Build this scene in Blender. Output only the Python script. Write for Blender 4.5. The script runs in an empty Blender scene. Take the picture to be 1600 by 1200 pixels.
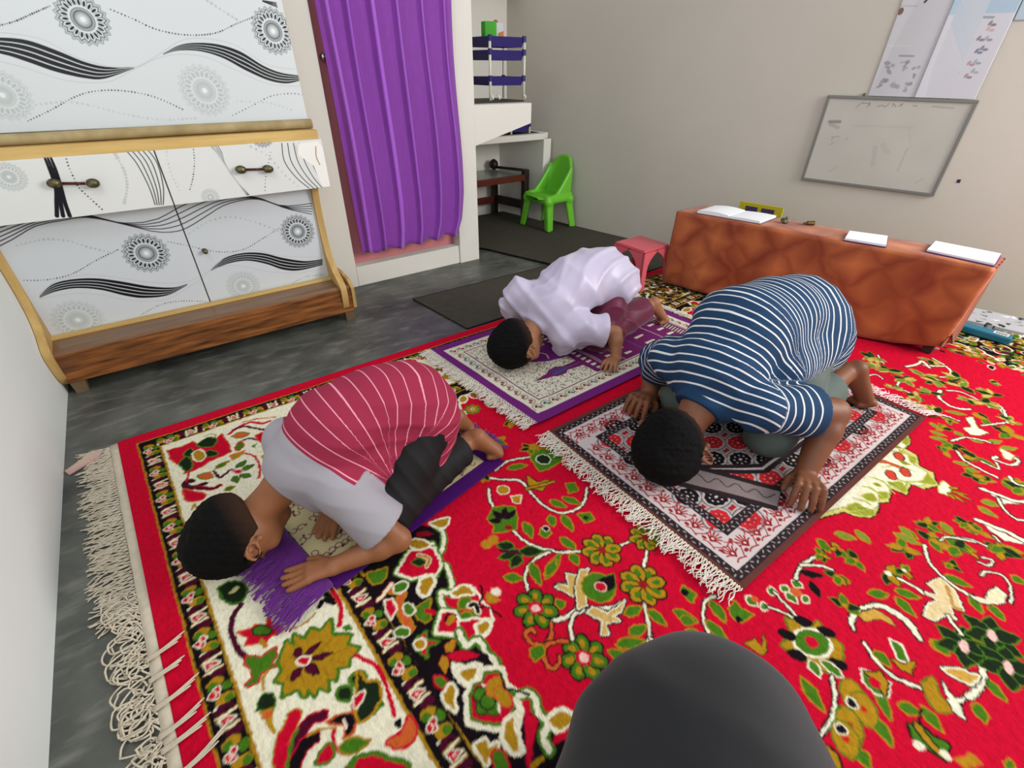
import bpy, bmesh, math, random
import numpy as np
from mathutils import Vector, Matrix

# ------------------------------------------------------------------ camera, world, lights, exposure
FPX, PITCH, ROLL, CAM_H, YAW = 740.0, math.radians(33.8), math.radians(-0.5), 1.0, math.radians(37.0)
def _frame():
    f0 = np.array([0, math.cos(PITCH), -math.sin(PITCH)]); u0 = np.array([0, math.sin(PITCH), math.cos(PITCH)]); r0 = np.array([1.0, 0, 0])
    c, s = math.cos(YAW), math.sin(YAW)
    rz = lambda v: np.array([c*v[0]+s*v[1], -s*v[0]+c*v[1], v[2]])
    cr, sr = math.cos(ROLL), math.sin(ROLL)
    return rz(cr*r0-sr*u0), rz(sr*r0+cr*u0), rz(f0)
CR, CU, CF = _frame()
CPOS = np.array([0, 0, CAM_H])
scene = bpy.context.scene
cam_data = bpy.data.cameras.new('camera'); cam_data.sensor_fit = 'HORIZONTAL'; cam_data.sensor_width = 36.0
cam_data.lens = FPX*36.0/1600.0; cam_data.clip_start = 0.02; cam_data.clip_end = 50
cam = bpy.data.objects.new('camera', cam_data); scene.collection.objects.link(cam)
cam.matrix_world = Matrix(((CR[0], CU[0], -CF[0], CPOS[0]), (CR[1], CU[1], -CF[1], CPOS[1]), (CR[2], CU[2], -CF[2], CPOS[2]), (0, 0, 0, 1)))
scene.camera = cam

world = bpy.data.worlds.new('World'); scene.world = world; world.use_nodes = True
wn = world.node_tree.nodes; wn['Background'].inputs[0].default_value = (0.90, 0.95, 1.0, 1); wn['Background'].inputs[1].default_value = 0.60
def area(name, loc, target, sx, sy, power, col):
    d = bpy.data.lights.new(name, 'AREA'); d.shape = 'RECTANGLE'; d.size = sx; d.size_y = sy; d.energy = power; d.color = col
    o = bpy.data.objects.new(name, d); scene.collection.objects.link(o); o.location = loc
    o.rotation_euler = (Vector(target)-Vector(loc)).to_track_quat('-Z', 'Y').to_euler()
    return o
area('window_light_right', (2.75, -1.15, 1.6), (0.3, 1.5, 0.3), 1.4, 1.2, 74, (1.0, 0.97, 0.93))
area('left_fill_light', (-0.40, -0.75, 1.75), (1.1, 2.4, 0.6), 1.0, 1.2, 14, (0.93, 0.97, 1.0))  # added fill from the left
area('high_left_fill', (-0.42, 1.15, 1.85), (1.2, 1.9, 0.5), 0.8, 0.5, 9, (0.95, 0.98, 1.0))  # added fill aimed at the curtain so its left-facing pleats look brighter
scene.view_settings.view_transform = 'Standard'; scene.view_settings.look = 'None'
scene.view_settings.exposure = 0.12; scene.view_settings.gamma = 1.0; scene.view_settings.use_curve_mapping = False

# ------------------------------------------------------------------ pixel helpers: where a seen point lies on a known real plane
def ray(x, y): return CR*((x-800)/FPX)+CU*((600-y)/FPX)+CF
def on_z(x, y, z=0.0):
    d = ray(x, y); return CPOS+d*((z-CAM_H)/d[2])
def on_plane(x, y, p0, n):
    d = ray(x, y); n = np.array(n, float); return CPOS+d*(((np.array(p0, float)-CPOS)@n)/(d@n))

# ------------------------------------------------------------------ materials
def lin(c):
    c = np.asarray(c, float)/255.0
    return np.where(c <= 0.04045, c/12.92, ((c+0.055)/1.055)**2.4)
def mat(name, rgb=(200, 200, 200), rough=0.7, spec=0.3, noise=0.0, scale=20.0, bump=0.0, bscale=200.0, attr=None, sheen=0.0, metal=0.0, alpha=1.0, coords='Object', stretch=None, rgb2=None, detail=4.0):
    m = bpy.data.materials.new(name); m.use_nodes = True; nt = m.node_tree; b = nt.nodes['Principled BSDF']
    b.inputs['Roughness'].default_value = rough; b.inputs['Specular IOR Level'].default_value = spec
    b.inputs['Metallic'].default_value = metal; b.inputs['Sheen Weight'].default_value = sheen
    b.inputs['Alpha'].default_value = alpha
    tc = nt.nodes.new('ShaderNodeTexCoord'); vec = tc.outputs[coords]
    if stretch:
        mp = nt.nodes.new('ShaderNodeMapping'); mp.inputs['Scale'].default_value = stretch
        nt.links.new(vec, mp.inputs['Vector']); vec = mp.outputs[0]
    base = None
    if attr:
        a = nt.nodes.new('ShaderNodeAttribute'); a.attribute_name = attr; base = a.outputs['Color']
    if noise > 0 or rgb2:
        n = nt.nodes.new('ShaderNodeTexNoise'); n.inputs['Scale'].default_value = scale; n.inputs['Detail'].default_value = detail
        nt.links.new(vec, n.inputs['Vector'])
        mx = nt.nodes.new('ShaderNodeMix'); mx.data_type = 'RGBA'
        rp = nt.nodes.new('ShaderNodeMapRange'); rp.inputs[1].default_value = 0.3; rp.inputs[2].default_value = 0.7
        nt.links.new(n.outputs['Fac'], rp.inputs[0]); nt.links.new(rp.outputs[0], mx.inputs[0])
        if base is not None:
            mm = nt.nodes.new('ShaderNodeMix'); mm.data_type = 'RGBA'; mm.blend_type = 'MULTIPLY'; mm.inputs[0].default_value = 1
            mx.inputs[6].default_value = (1-noise, 1-noise, 1-noise, 1); mx.inputs[7].default_value = (1, 1, 1, 1)
            nt.links.new(base, mm.inputs[6]); nt.links.new(mx.outputs[2], mm.inputs[7]); base = mm.outputs[2]
        else:
            c1 = lin(rgb); c2 = lin(rgb2) if rgb2 else c1*(1-noise)
            mx.inputs[6].default_value = (*c2, 1); mx.inputs[7].default_value = (*c1, 1); base = mx.outputs[2]
    if base is not None: nt.links.new(base, b.inputs['Base Color'])
    else: b.inputs['Base Color'].default_value = (*lin(rgb), 1)
    if bump > 0:
        n2 = nt.nodes.new('ShaderNodeTexNoise'); n2.inputs['Scale'].default_value = bscale; n2.inputs['Detail'].default_value = 3
        nt.links.new(vec, n2.inputs['Vector'])
        bp = nt.nodes.new('ShaderNodeBump'); bp.inputs['Strength'].default_value = bump; bp.inputs['Distance'].default_value = 0.004
        nt.links.new(n2.outputs['Fac'], bp.inputs['Height']); nt.links.new(bp.outputs[0], b.inputs['Normal'])
    return m

# ------------------------------------------------------------------ objects
COL = scene.collection
def link_mesh(name, verts, faces, m, parent=None, smooth=False):
    me = bpy.data.meshes.new(name); me.from_pydata([tuple(map(float, v)) for v in verts], [], [tuple(map(int, f)) for f in faces]); me.update()
    return link_me(name, me, m, parent, smooth)
def link_me(name, me, m, parent=None, smooth=False):
    o = bpy.data.objects.new(name, me); COL.objects.link(o)
    if m is not None: me.materials.append(m)
    if smooth: me.polygons.foreach_set('use_smooth', np.ones(len(me.polygons), bool))
    if parent is not None: set_parent(o, parent)
    return o
def set_parent(o, parent):
    o.parent = parent
    if parent.type == 'EMPTY' or True:
        o.matrix_parent_inverse = Matrix.Translation(-Vector(parent.location)) if parent.rotation_euler.z == 0 else parent.matrix_basis.inverted()
def obj(name, bm, m, parent=None, smooth=False, bevel=0.0):
    if bevel > 0:
        bmesh.ops.bevel(bm, geom=[e for e in bm.edges], offset=bevel, segments=2, affect='EDGES', profile=0.6, clamp_overlap=True)
    bmesh.ops.recalc_face_normals(bm, faces=bm.faces)
    me = bpy.data.meshes.new(name); bm.to_mesh(me); bm.free()
    return link_me(name, me, m, parent, smooth)
def thing(name, label, cat, loc=(0, 0, 0), group=None):
    o = bpy.data.objects.new(name, None); COL.objects.link(o); o.location = loc; o.empty_display_size = 0.05
    return tag(o, label, cat, group)
def tag(o, label, cat, group=None):
    o['label'] = label; o['category'] = cat
    if group: o['group'] = group
    return o
def struct(o):
    o['kind'] = 'structure'; return o
def add_box(bm, c, s, rz=0.0, top=None):
    """centre, size; optional rotation about z"""
    x, y, z = s[0]/2, s[1]/2, s[2]/2; vs = []
    for dz in (-z, z):
        for dx, dy in ((-x, -y), (x, -y), (x, y), (-x, y)):
            k = 1.0 if (top is None or dz < 0) else top
            px, py = dx*k, dy*k
            X = px*math.cos(rz)-py*math.sin(rz); Y = px*math.sin(rz)+py*math.cos(rz)
            vs.append(bm.verts.new((c[0]+X, c[1]+Y, c[2]+dz)))
    for f in ((3, 2, 1, 0), (4, 5, 6, 7), (0, 1, 5, 4), (1, 2, 6, 5), (2, 3, 7, 6), (3, 0, 4, 7)): bm.faces.new([vs[i] for i in f])
    return vs
def boxb(c, s, rz=0.0):
    bm = bmesh.new(); add_box(bm, c, s, rz); return bm
def box2(x0, x1, y0, y1, z0, z1):
    return boxb(((x0+x1)/2, (y0+y1)/2, (z0+z1)/2), (x1-x0, y1-y0, z1-z0))
def add_prism(bm, pts, d):
    """closed outline pts (3D) extruded by vector d"""
    d = Vector(d); a = [bm.verts.new(Vector(p)) for p in pts]; b = [bm.verts.new(Vector(p)+d) for p in pts]
    n = len(pts); bm.faces.new(a[::-1]); bm.faces.new(b)
    for i in range(n): bm.faces.new((a[i], a[(i+1) % n], b[(i+1) % n], b[i]))
def prism(pts, d):
    bm = bmesh.new(); add_prism(bm, pts, d); return bm
def add_tube(bm, pts, rad, seg=8, cap=True):
    pts = [Vector(p) for p in pts]; n = len(pts)
    rads = [rad]*n if not hasattr(rad, '__len__') else rad
    prev = None; rings = []
    for i, p in enumerate(pts):
        t = (pts[min(i+1, n-1)]-pts[max(i-1, 0)])
        if t.length < 1e-9: t = Vector((0, 0, 1))
        t.normalize()
        if prev is None:
            up = Vector((0, 0, 1)) if abs(t.z) < 0.9 else Vector((1, 0, 0)); a = t.cross(up).normalized()
        else:
            a = (prev-t*prev.dot(t))
            a = a.normalized() if a.length > 1e-6 else t.orthogonal().normalized()
        prev = a; b = t.cross(a)
        rings.append([bm.verts.new(p+(a*math.cos(2*math.pi*k/seg)+b*math.sin(2*math.pi*k/seg))*rads[i]) for k in range(seg)])
    for i in range(n-1):
        for k in range(seg): bm.faces.new((rings[i][k], rings[i][(k+1) % seg], rings[i+1][(k+1) % seg], rings[i+1][k]))
    if cap: bm.faces.new(rings[0][::-1]); bm.faces.new(rings[-1])
def tube(pts, rad, seg=8):
    bm = bmesh.new(); add_tube(bm, pts, rad, seg); return bm
def add_lathe(bm, c, prof, seg=20):
    rings = []
    for r, z in prof: rings.append([bm.verts.new((c[0]+r*math.cos(2*math.pi*k/seg), c[1]+r*math.sin(2*math.pi*k/seg), c[2]+z)) for k in range(seg)])
    for i in range(len(rings)-1):
        for k in range(seg): bm.faces.new((rings[i][k], rings[i][(k+1) % seg], rings[i+1][(k+1) % seg], rings[i+1][k]))
    bm.faces.new(rings[0][::-1]); bm.faces.new(rings[-1])
def catmull(pts, n=8):
    P = np.array(pts, float); out = []
    for i in range(len(P)-1):
        p0 = P[max(i-1, 0)]; p1 = P[i]; p2 = P[i+1]; p3 = P[min(i+2, len(P)-1)]
        for t in np.linspace(0, 1, n, endpoint=False):
            out.append(0.5*((2*p1)+(-p0+p2)*t+(2*p0-5*p1+4*p2-p3)*t*t+(-p0+3*p1-3*p2+p3)*t**3))
    out.append(P[-1]); return np.array(out)

# ------------------------------------------------------------------ colour fields painted on fine meshes (woven / printed patterns)
def vnoise(shape, cell, seed):
    rng = np.random.default_rng(seed); ny, nx = shape; gy, gx = int(ny/cell)+3, int(nx/cell)+3; g = rng.random((gy, gx)).astype(np.float32)
    y = np.arange(ny)/cell; x = np.arange(nx)/cell; yi = y.astype(int); xi = x.astype(int)
    fy = (y-yi)[:, None]; fx = (x-xi)[None, :]; fy = fy*fy*(3-2*fy); fx = fx*fx*(3-2*fx)
    a = g[yi][:, xi]; b = g[yi][:, xi+1]; c = g[yi+1][:, xi]; d = g[yi+1][:, xi+1]
    return (a*(1-fx)+b*fx)*(1-fy)+(c*(1-fx)+d*fx)*fy
class Field2:
    def __init__(s, x0, x1, y0, y1, res, bg, warp=0.0, seed=1):
        s.x0, s.x1, s.y0, s.y1 = x0, x1, y0, y1
        s.nx = int(round((x1-x0)/res))+1; s.ny = int(round((y1-y0)/res))+1
        s.X, s.Y = np.meshgrid(np.linspace(x0, x1, s.nx, dtype=np.float32), np.linspace(y0, y1, s.ny, dtype=np.float32))
        s.dx = (x1-x0)/(s.nx-1); s.dy = (y1-y0)/(s.ny-1); s.res = res
        s.WX, s.WY = s.X.copy(), s.Y.copy()
        if warp > 0:
            s.WX += (vnoise(s.X.shape, 2.2, seed)-0.5)*warp*2+(vnoise(s.X.shape, 9, seed+5)-0.5)*warp; s.WY += (vnoise(s.X.shape, 2.2, seed+9)-0.5)*warp*2
        s.img = np.empty((s.ny, s.nx, 3), np.float32); s.img[:] = lin(bg)
        s.hgt = None
    def win(s, P, m):
        P = np.asarray(P, float); lo = P.min(0)-m; hi = P.max(0)+m
        i0 = max(int((lo[0]-s.x0)/s.dx), 0); i1 = min(int((hi[0]-s.x0)/s.dx)+2, s.nx); j0 = max(int((lo[1]-s.y0)/s.dy), 0); j1 = min(int((hi[1]-s.y0)/s.dy)+2, s.ny)
        if i1 <= i0 or j1 <= j0: return None
        return slice(j0, j1), slice(i0, i1)
    def put(s, w, d, col, a=1.0):
        k = np.clip(0.5-d/s.res, 0, 1)[..., None]*a; s.img[w] = s.img[w]*(1-k)+lin(col).astype(np.float32)*k
    def sd_line(s, w, P, W):
        X, Y = s.WX[w], s.WY[w]; d = np.full(X.shape, 1e9, np.float32)
        for i in range(len(P)-1):
            a, b = P[i], P[i+1]; ex, ey = b[0]-a[0], b[1]-a[1]; L = ex*ex+ey*ey+1e-12
            t = np.clip(((X-a[0])*ex+(Y-a[1])*ey)/L, 0, 1); q = np.hypot(X-a[0]-ex*t, Y-a[1]-ey*t)-(W[i]*(1-t)+W[i+1]*t)
            d = np.minimum(d, q)
        return d
    def sd_poly(s, w, P):
        X, Y = s.WX[w], s.WY[w]; d = np.full(X.shape, 1e9, np.float32); ins = np.zeros(X.shape, bool); n = len(P)
        for i in range(n):
            a, b = P[i], P[(i+1) % n]; ex, ey = b[0]-a[0], b[1]-a[1]; L = ex*ex+ey*ey+1e-12
            t = np.clip(((X-a[0])*ex+(Y-a[1])*ey)/L, 0, 1); d = np.minimum(d, np.hypot(X-a[0]-ex*t, Y-a[1]-ey*t))
            if abs(ey) > 1e-12:
                c = ((a[1] > Y) != (b[1] > Y)) & (X < ex*(Y-a[1])/ey+a[0]); ins ^= c
        return np.where(ins, -d, d)
    def line(s, P, wd, col, out=None, ow=0.003, smooth=True, a=1.0):
        P = np.array(P, float)[:, :2]
        if smooth and len(P) > 2: P = catmull(P, 6)
        W = np.full(len(P), wd/2) if not hasattr(wd, '__len__') else np.interp(np.linspace(0, 1, len(P)), np.linspace(0, 1, len(wd)), np.array(wd)/2)
        w = s.win(P, W.max()+ow+0.006)
        if w is None: return
        d = s.sd_line(w, P, W)
        if out is not None: s.put(w, d-ow, out)
        s.put(w, d, col, a)
    def poly(s, P, col, out=None, ow=0.003, smooth=False, a=1.0, out2=None, ow2=0.006):
        P = np.array(P, float)[:, :2]
        if smooth: P = catmull(np.vstack([P, P[:1]]), 5)[:-1]
        w = s.win(P, max(ow, ow2)+0.006)
        if w is None: return
        d = s.sd_poly(w, P)
        if out2 is not None: s.put(w, d-ow2, out2)
        if out is not None: s.put(w, d-ow, out)
        s.put(w, d, col, a)
    def ell(s, c, r, col, ang=0.0, out=None, ow=0.003, a=1.0):
        rx, ry = (r, r) if not hasattr(r, '__len__') else r
        w = s.win([(c[0], c[1])], max(rx, ry)+ow+0.006)
        if w is None: return
        X, Y = s.WX[w]-c[0], s.WY[w]-c[1]; ca, sa = math.cos(ang), math.sin(ang); U, V = X*ca+Y*sa, -X*sa+Y*ca
        k = np.hypot(U/rx, V/ry)+1e-6; k1 = np.hypot(U/rx/rx, V/ry/ry)+1e-6; d = k*(k-1)/k1
        if out is not None: s.put(w, d-ow, out)
        s.put(w, d, col, a)
    def rect(s, x0, x1, y0, y1, col, a=1.0):
        w = s.win([(x0, y0), (x1, y1)], 0.004)
        if w is None: return
        X, Y = s.WX[w], s.WY[w]; d = np.maximum(np.maximum(x0-X, X-x1), np.maximum(y0-Y, Y-y1)); s.put(w, d, col, a)
    def sheet(s, name, m, mapf, thick, parent=None, hf=None, flip=False):
        """fine grid whose front carries the painted colours, with a rim and a back so that it has real thickness.
        mapf(X, Y, H) -> arrays x, y, z ; hf is the height above the sheet's own plane"""
        ny, nx = s.ny, s.nx; Hh = hf if hf is not None else np.zeros((ny, nx), np.float32)
        x, y, z = mapf(s.X.astype(np.float64), s.Y.astype(np.float64), Hh); top = np.stack([x, y, z], -1).reshape(-1, 3)
        b = np.concatenate([np.arange(nx), np.arange(1, ny)*nx+nx-1, (ny-1)*nx+np.arange(nx-2, -1, -1), np.arange(ny-2, 0, -1)*nx])
        fl = s.X.reshape(-1)[b], s.Y.reshape(-1)[b]
        bx, by, bz = mapf(fl[0].astype(np.float64), fl[1].astype(np.float64), np.full(len(b), -thick)); back = np.stack([bx, by, bz], -1)
        V = np.vstack([top, back]); i = np.arange(ny-1)[:, None]*nx+np.arange(nx-1)[None, :]; i = i.reshape(-1)
        Q = np.stack([i, i+1, i+nx+1, i+nx], 1); N0 = nx*ny; nb = len(b); k = np.arange(nb); k2 = (k+1) % nb
        S = np.stack([b[k2], b[k], N0+k, N0+k2], 1)
        if flip: Q = Q[:, ::-1]; S = S[:, ::-1]
        F = np.vstack([Q, S]); me = bpy.data.meshes.new(name)
        nf = len(F); loops = np.concatenate([F.reshape(-1), (N0+k)[::-1] if not flip else (N0+k)])
        me.vertices.add(len(V)); me.vertices.foreach_set('co', V.astype(np.float32).reshape(-1))
        me.loops.add(len(loops)); me.loops.foreach_set('vertex_index', loops.astype(np.int32))
        me.polygons.add(nf+1); st = np.concatenate([np.arange(nf)*4, [nf*4]]); me.polygons.foreach_set('loop_start', st.astype(np.int32))
        me.update(calc_edges=True)
        ca = me.color_attributes.new('Col', 'FLOAT_COLOR', 'POINT'); cc = np.ones((len(V), 4), np.float32); cc[:N0, :3] = s.img.reshape(-1, 3); cc[N0:, :3] = s.img.reshape(-1, 3)[b]
        ca.data.foreach_set('color', cc.reshape(-1))
        o = link_me(name, me, m, parent)
        sm = np.ones(len(me.polygons), bool); sm[len(Q):] = False; me.polygons.foreach_set('use_smooth', sm)
        return o

# ------------------------------------------------------------------ soft bodies: distance fields turned into one continuous skin
class Body:
    def __init__(s, lo, hi, h):
        s.lo = np.array(lo, float); s.h = h; s.n = np.ceil((np.array(hi)-s.lo)/h).astype(int)+1
        s.A = np.full(s.n, 0.08, np.float32)
    def sub(s, lo, hi):
        a = np.clip(((np.array(lo)-s.lo)/s.h).astype(int), 0, s.n); b = np.clip(((np.array(hi)-s.lo)/s.h).astype(int)+2, 0, s.n)
        sl = tuple(slice(a[i], b[i]) for i in range(3))
        g = np.meshgrid(*[s.lo[i]+np.arange(a[i], b[i])*s.h for i in range(3)], indexing='ij')
        return sl, [q.astype(np.float32) for q in g]
    def grid(s): return s.sub(s.lo, s.lo+s.n*s.h)
    @staticmethod
    def smin(a, b, k):
        if k <= 0: return np.minimum(a, b)
        q = np.clip(0.5+0.5*(b-a)/k, 0, 1); return b*(1-q)+a*q-k*q*(1-q)
    def merge(s, sl, d, k, op='u'):
        if op == 'u': s.A[sl] = s.smin(s.A[sl], d, k)
        elif op == 's': s.A[sl] = -s.smin(-s.A[sl], d, k)
    def cap(s, a, b, ra, rb, k=0.02, op='u', flat=None):
        a = np.array(a, float); b = np.array(b, float); m = max(ra, rb)+0.03+k
        sl, (X, Y, Z) = s.sub(np.minimum(a, b)-m, np.maximum(a, b)+m)
        e = b-a; L = e@e+1e-12; px, py, pz = X-a[0], Y-a[1], Z-a[2]
        t = np.clip((px*e[0]+py*e[1]+pz*e[2])/L, 0, 1)
        qx, qy, qz = px-e[0]*t, py-e[1]*t, pz-e[2]*t
        if flat is not None:   # flatten along a direction by a factor (>1 squashes)
            f, kf = np.array(flat[0], float), flat[1]; f /= np.linalg.norm(f); dd = qx*f[0]+qy*f[1]+qz*f[2]
            qx, qy, qz = qx+f[0]*dd*(kf-1), qy+f[1]*dd*(kf-1), qz+f[2]*dd*(kf-1)
        d = np.sqrt(qx*qx+qy*qy+qz*qz)-(ra*(1-t)+rb*t)
        s.merge(sl, d, k, op)
    def chain(s, pts, rads, k=0.02, flat=None):
        for i in range(len(pts)-1): s.cap(pts[i], pts[i+1], rads[i], rads[i+1], k, flat=flat)
    def ell(s, c, r, R=None, k=0.02, op='u'):
        c = np.array(c, float); m = max(r)+0.03+k; sl, (X, Y, Z) = s.sub(c-m, c+m)
        px, py, pz = X-c[0], Y-c[1], Z-c[2]
        if R is not None:
            R = np.asarray(R, float); px, py, pz = [px*R[0][i]+py*R[1][i]+pz*R[2][i] for i in range(3)]
        k0 = np.sqrt((px/r[0])**2+(py/r[1])**2+(pz/r[2])**2)+1e-6; k1 = np.sqrt((px/r[0]**2)**2+(py/r[1]**2)**2+(pz/r[2]**2)**2)+1e-6
        s.merge(sl, (k0*(k0-1)/k1).astype(np.float32), k, op)
    def cut(s, p, n, k=0.004):
        """remove everything on the side n points to"""
        n = np.array(n, float); n /= np.linalg.norm(n); sl, (X, Y, Z) = s.grid()
        d = (X-p[0])*n[0]+(Y-p[1])*n[1]+(Z-p[2])*n[2]; s.A = -s.smin(-s.A, -d.astype(np.float32), k)
    def nets(s):
        A = s.A; S = A < 0
        c = np.zeros(tuple(s.n-1), np.int8)
        for dx in (0, 1):
            for dy in (0, 1):
                for dz in (0, 1): c += S[dx:dx+s.n[0]-1, dy:dy+s.n[1]-1, dz:dz+s.n[2]-1]
        act = (c > 0) & (c < 8); idx = -np.ones(act.shape, np.int64); ii = np.argwhere(act); idx[act] = np.arange(len(ii))
        acc = np.zeros((len(ii), 3)); cnt = np.zeros(len(ii)); cor = [(0, 0, 0), (1, 0, 0), (0, 1, 0), (1, 1, 0), (0, 0, 1), (1, 0, 1), (0, 1, 1), (1, 1, 1)]
        for i0, i1 in ((0, 1), (2, 3), (4, 5), (6, 7), (0, 2), (1, 3), (4, 6), (5, 7), (0, 4), (1, 5), (2, 6), (3, 7)):
            a, b = np.array(cor[i0]), np.array(cor[i1]); va = A[tuple((ii+a).T)]; vb = A[tuple((ii+b).T)]; m = (va < 0) != (vb < 0)
            t = np.where(m, va/np.where(m, va-vb, 1), 0)[:, None]; p = a+(b-a)*t; acc[m] += p[m]; cnt[m] += 1
        V = s.lo+(ii+acc/cnt[:, None])*s.h; F = []
        for ax in range(3):
            o = [0, 0, 0]; o[ax] = 1; sl0 = [slice(0, n) for n in s.n]; sl1 = [slice(0, n) for n in s.n]; sl0[ax] = slice(0, s.n[ax]-1); sl1[ax] = slice(1, s.n[ax])
            a, b = S[tuple(sl0)], S[tuple(sl1)]; u, v = (ax+1) % 3, (ax+2) % 3
            E = np.argwhere(a != b); E = E[(E[:, u] > 0) & (E[:, v] > 0) & (E[:, u] < s.n[u]-1) & (E[:, v] < s.n[v]-1)]
            fl = a[tuple(E.T)]; du = np.zeros(3, int); du[u] = 1; dv = np.zeros(3, int); dv[v] = 1
            q = np.stack([idx[tuple((E-du-dv).T)], idx[tuple((E-dv).T)], idx[tuple(E.T)], idx[tuple((E-du).T)]], 1)
            q[~fl] = q[~fl][:, ::-1]; F.append(q)
        return V, np.vstack(F)
    def build(s, name, m, parent=None, attrs=None, relax=1):
        V, F = s.nets()
        if relax:
            for _ in range(relax):   # light smoothing over face neighbours
                acc = np.zeros_like(V); cnt = np.zeros(len(V)); cen = V[F].mean(1)
                for j in range(4): np.add.at(acc, F[:, j], cen); np.add.at(cnt, F[:, j], 1)
                V = V*0.4+0.6*acc/np.maximum(cnt, 1)[:, None]
        me = bpy.data.meshes.new(name); me.vertices.add(len(V)); me.vertices.foreach_set('co', V.astype(np.float32).reshape(-1))
        me.loops.add(F.size); me.loops.foreach_set('vertex_index', F.reshape(-1).astype(np.int32)); me.polygons.add(len(F)); me.polygons.foreach_set('loop_start', (np.arange(len(F))*4).astype(np.int32))
        me.update(calc_edges=True); me.validate()
        if attrs:
            for k, fn in attrs.items():
                at = me.attributes.new(k, 'FLOAT', 'POINT'); at.data.foreach_set('value', fn(V).astype(np.float32))
        return link_me(name, me, m, parent, True)
# ================================================================== THE ROOM
M_wall = mat('painted_plaster', (228, 225, 216), rough=0.85, noise=0.05, scale=1.6, bump=0.15, bscale=35)
M_wall_r = mat('painted_plaster_warm', (204, 197, 186), rough=0.85, rgb2=(194, 189, 176), scale=1.2, bump=0.12, bscale=30)
M_wall_l = mat('painted_plaster_cool', (238, 242, 240), rough=0.85, noise=0.03, scale=1.5, bump=0.1, bscale=35)
M_floor = mat('polished_cement', (100, 102, 94), rough=0.40, spec=0.45, rgb2=(54, 57, 54), scale=5.5, bump=0.05, bscale=40, detail=8.0)
# floor with long trowel streaks
nt = M_floor.node_tree; b = nt.nodes['Principled BSDF']
n = nt.nodes.new('ShaderNodeTexNoise'); n.inputs['Scale'].default_value = 26; n.inputs['Detail'].default_value = 6; tcn = nt.nodes.new('ShaderNodeTexCoord')
mpn = nt.nodes.new('ShaderNodeMapping'); mpn.inputs['Scale'].default_value = (0.35, 1.0, 1.0); mpn.inputs['Rotation'].default_value = (0, 0, 0.5)
nt.links.new(tcn.outputs['Object'], mpn.inputs[0]); nt.links.new(mpn.outputs[0], n.inputs['Vector'])
rp = nt.nodes.new('ShaderNodeMapRange'); rp.inputs[1].default_value = 0.52; rp.inputs[2].default_value = 0.75; rp.inputs[4].default_value = 0.38
nt.links.new(n.outputs['Fac'], rp.inputs[0]); mx = nt.nodes.new('ShaderNodeMix'); mx.data_type = 'RGBA'
old = b.inputs['Base Color'].links[0].from_socket; nt.links.new(old, mx.inputs[6]); mx.inputs[7].default_value = (*lin((156, 156, 144)), 1); nt.links.new(rp.outputs[0], mx.inputs[0]); nt.links.new(mx.outputs[2], b.inputs['Base Color'])

struct(obj('floor', box2(-0.6, 3.6, -1.2, 3.5, -0.08, 0.0), M_floor))
struct(obj('wall_left', box2(-0.56, -0.445, -0.6, 2.57, 0.0, 2.2), M_wall_l))
# wall behind the cabinet, up to the door opening
struct(obj('wall_back', box2(-0.56, 0.80, 2.455, 2.57, 0.0, 2.2), M_wall))
struct(obj('wall_pillar', box2(1.44, 1.575, 2.44, 2.60, 0.0, 2.2), M_wall, bevel=0.004))
struct(obj('trim_door_sill', box2(0.80, 1.44, 2.452, 2.57, 0.0, 0.105), M_wall, bevel=0.003))
struct(obj('trim_door_head', box2(0.80, 1.44, 2.455, 2.57, 1.75, 2.2), M_wall))
# right wall stands slightly out of square
RW0, RW1 = np.array([3.19, -0.39]), np.array([2.37, 3.61]); RWD = (RW1-RW0)/np.linalg.norm(RW1-RW0); RWN = np.array([-RWD[1], RWD[0]])
if RWN[0] > 0: RWN = -RWN
def rwp(y, z, off=0.0):
    """point on the right wall at depth y, height z, off metres into the room"""
    t = (y-RW0[1])/RWD[1]; p = RW0+RWD*t+RWN*off; return (p[0], p[1], z)
a = RW0-RWD*0.7; bb = RW1+RWD*0.1
struct(obj('wall_right', prism([(a[0], a[1], 0), (bb[0], bb[1], 0), (bb[0]+0.12, bb[1], 0), (a[0]+0.12, a[1], 0)], (0, 0, 2.2)), M_wall_r))
struct(obj('wall_alcove', box2(1.46, 2.56, 3.32, 3.44, 0.0, 2.2), M_wall))
struct(obj('wall_alcove_side', box2(1.40, 1.52, 2.60, 3.32, 0.0, 2.2), M_wall))
struct(obj('trim_alcove_beam', box2(1.52, 2.44, 3.18, 3.32, 1.40, 1.55), M_wall))
# knee-high partition and the two masonry ledges of the alcove
struct(obj('wall_partition', prism([(2.445, 2.89, 0), (2.505, 2.88, 0), (2.415, 3.319, 0), (2.36, 3.319, 0)], (0, 0, 0.575)), M_wall, bevel=0.003))
struct(obj("trim_rear_ledge", prism([(1.525, 2.90, 0.572), (2.43, 2.88, 0.572), (2.49, 2.90, 0.58), (2.43, 3.319, 0.58), (1.525, 3.319, 0.572)], (0, 0, 0.036)), M_wall, bevel=0.006))
lo = box2(1.577, 1.968, 2.45, 2.86, 0.815, 0.83)
add_prism(lo, [(1.577, 2.45, 0.815), (1.968, 2.45, 0.815), (1.968, 2.45, 0.729), (1.577, 2.45, 0.635)], (0, 0.07, 0))
struct(obj('trim_front_ledge', lo, M_wall, bevel=0.0))
# smudges and scuffs on the right wall
M_smudge = mat('wall_smudge', (150, 146, 142), rough=0.9, noise=0.2, scale=60)

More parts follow.
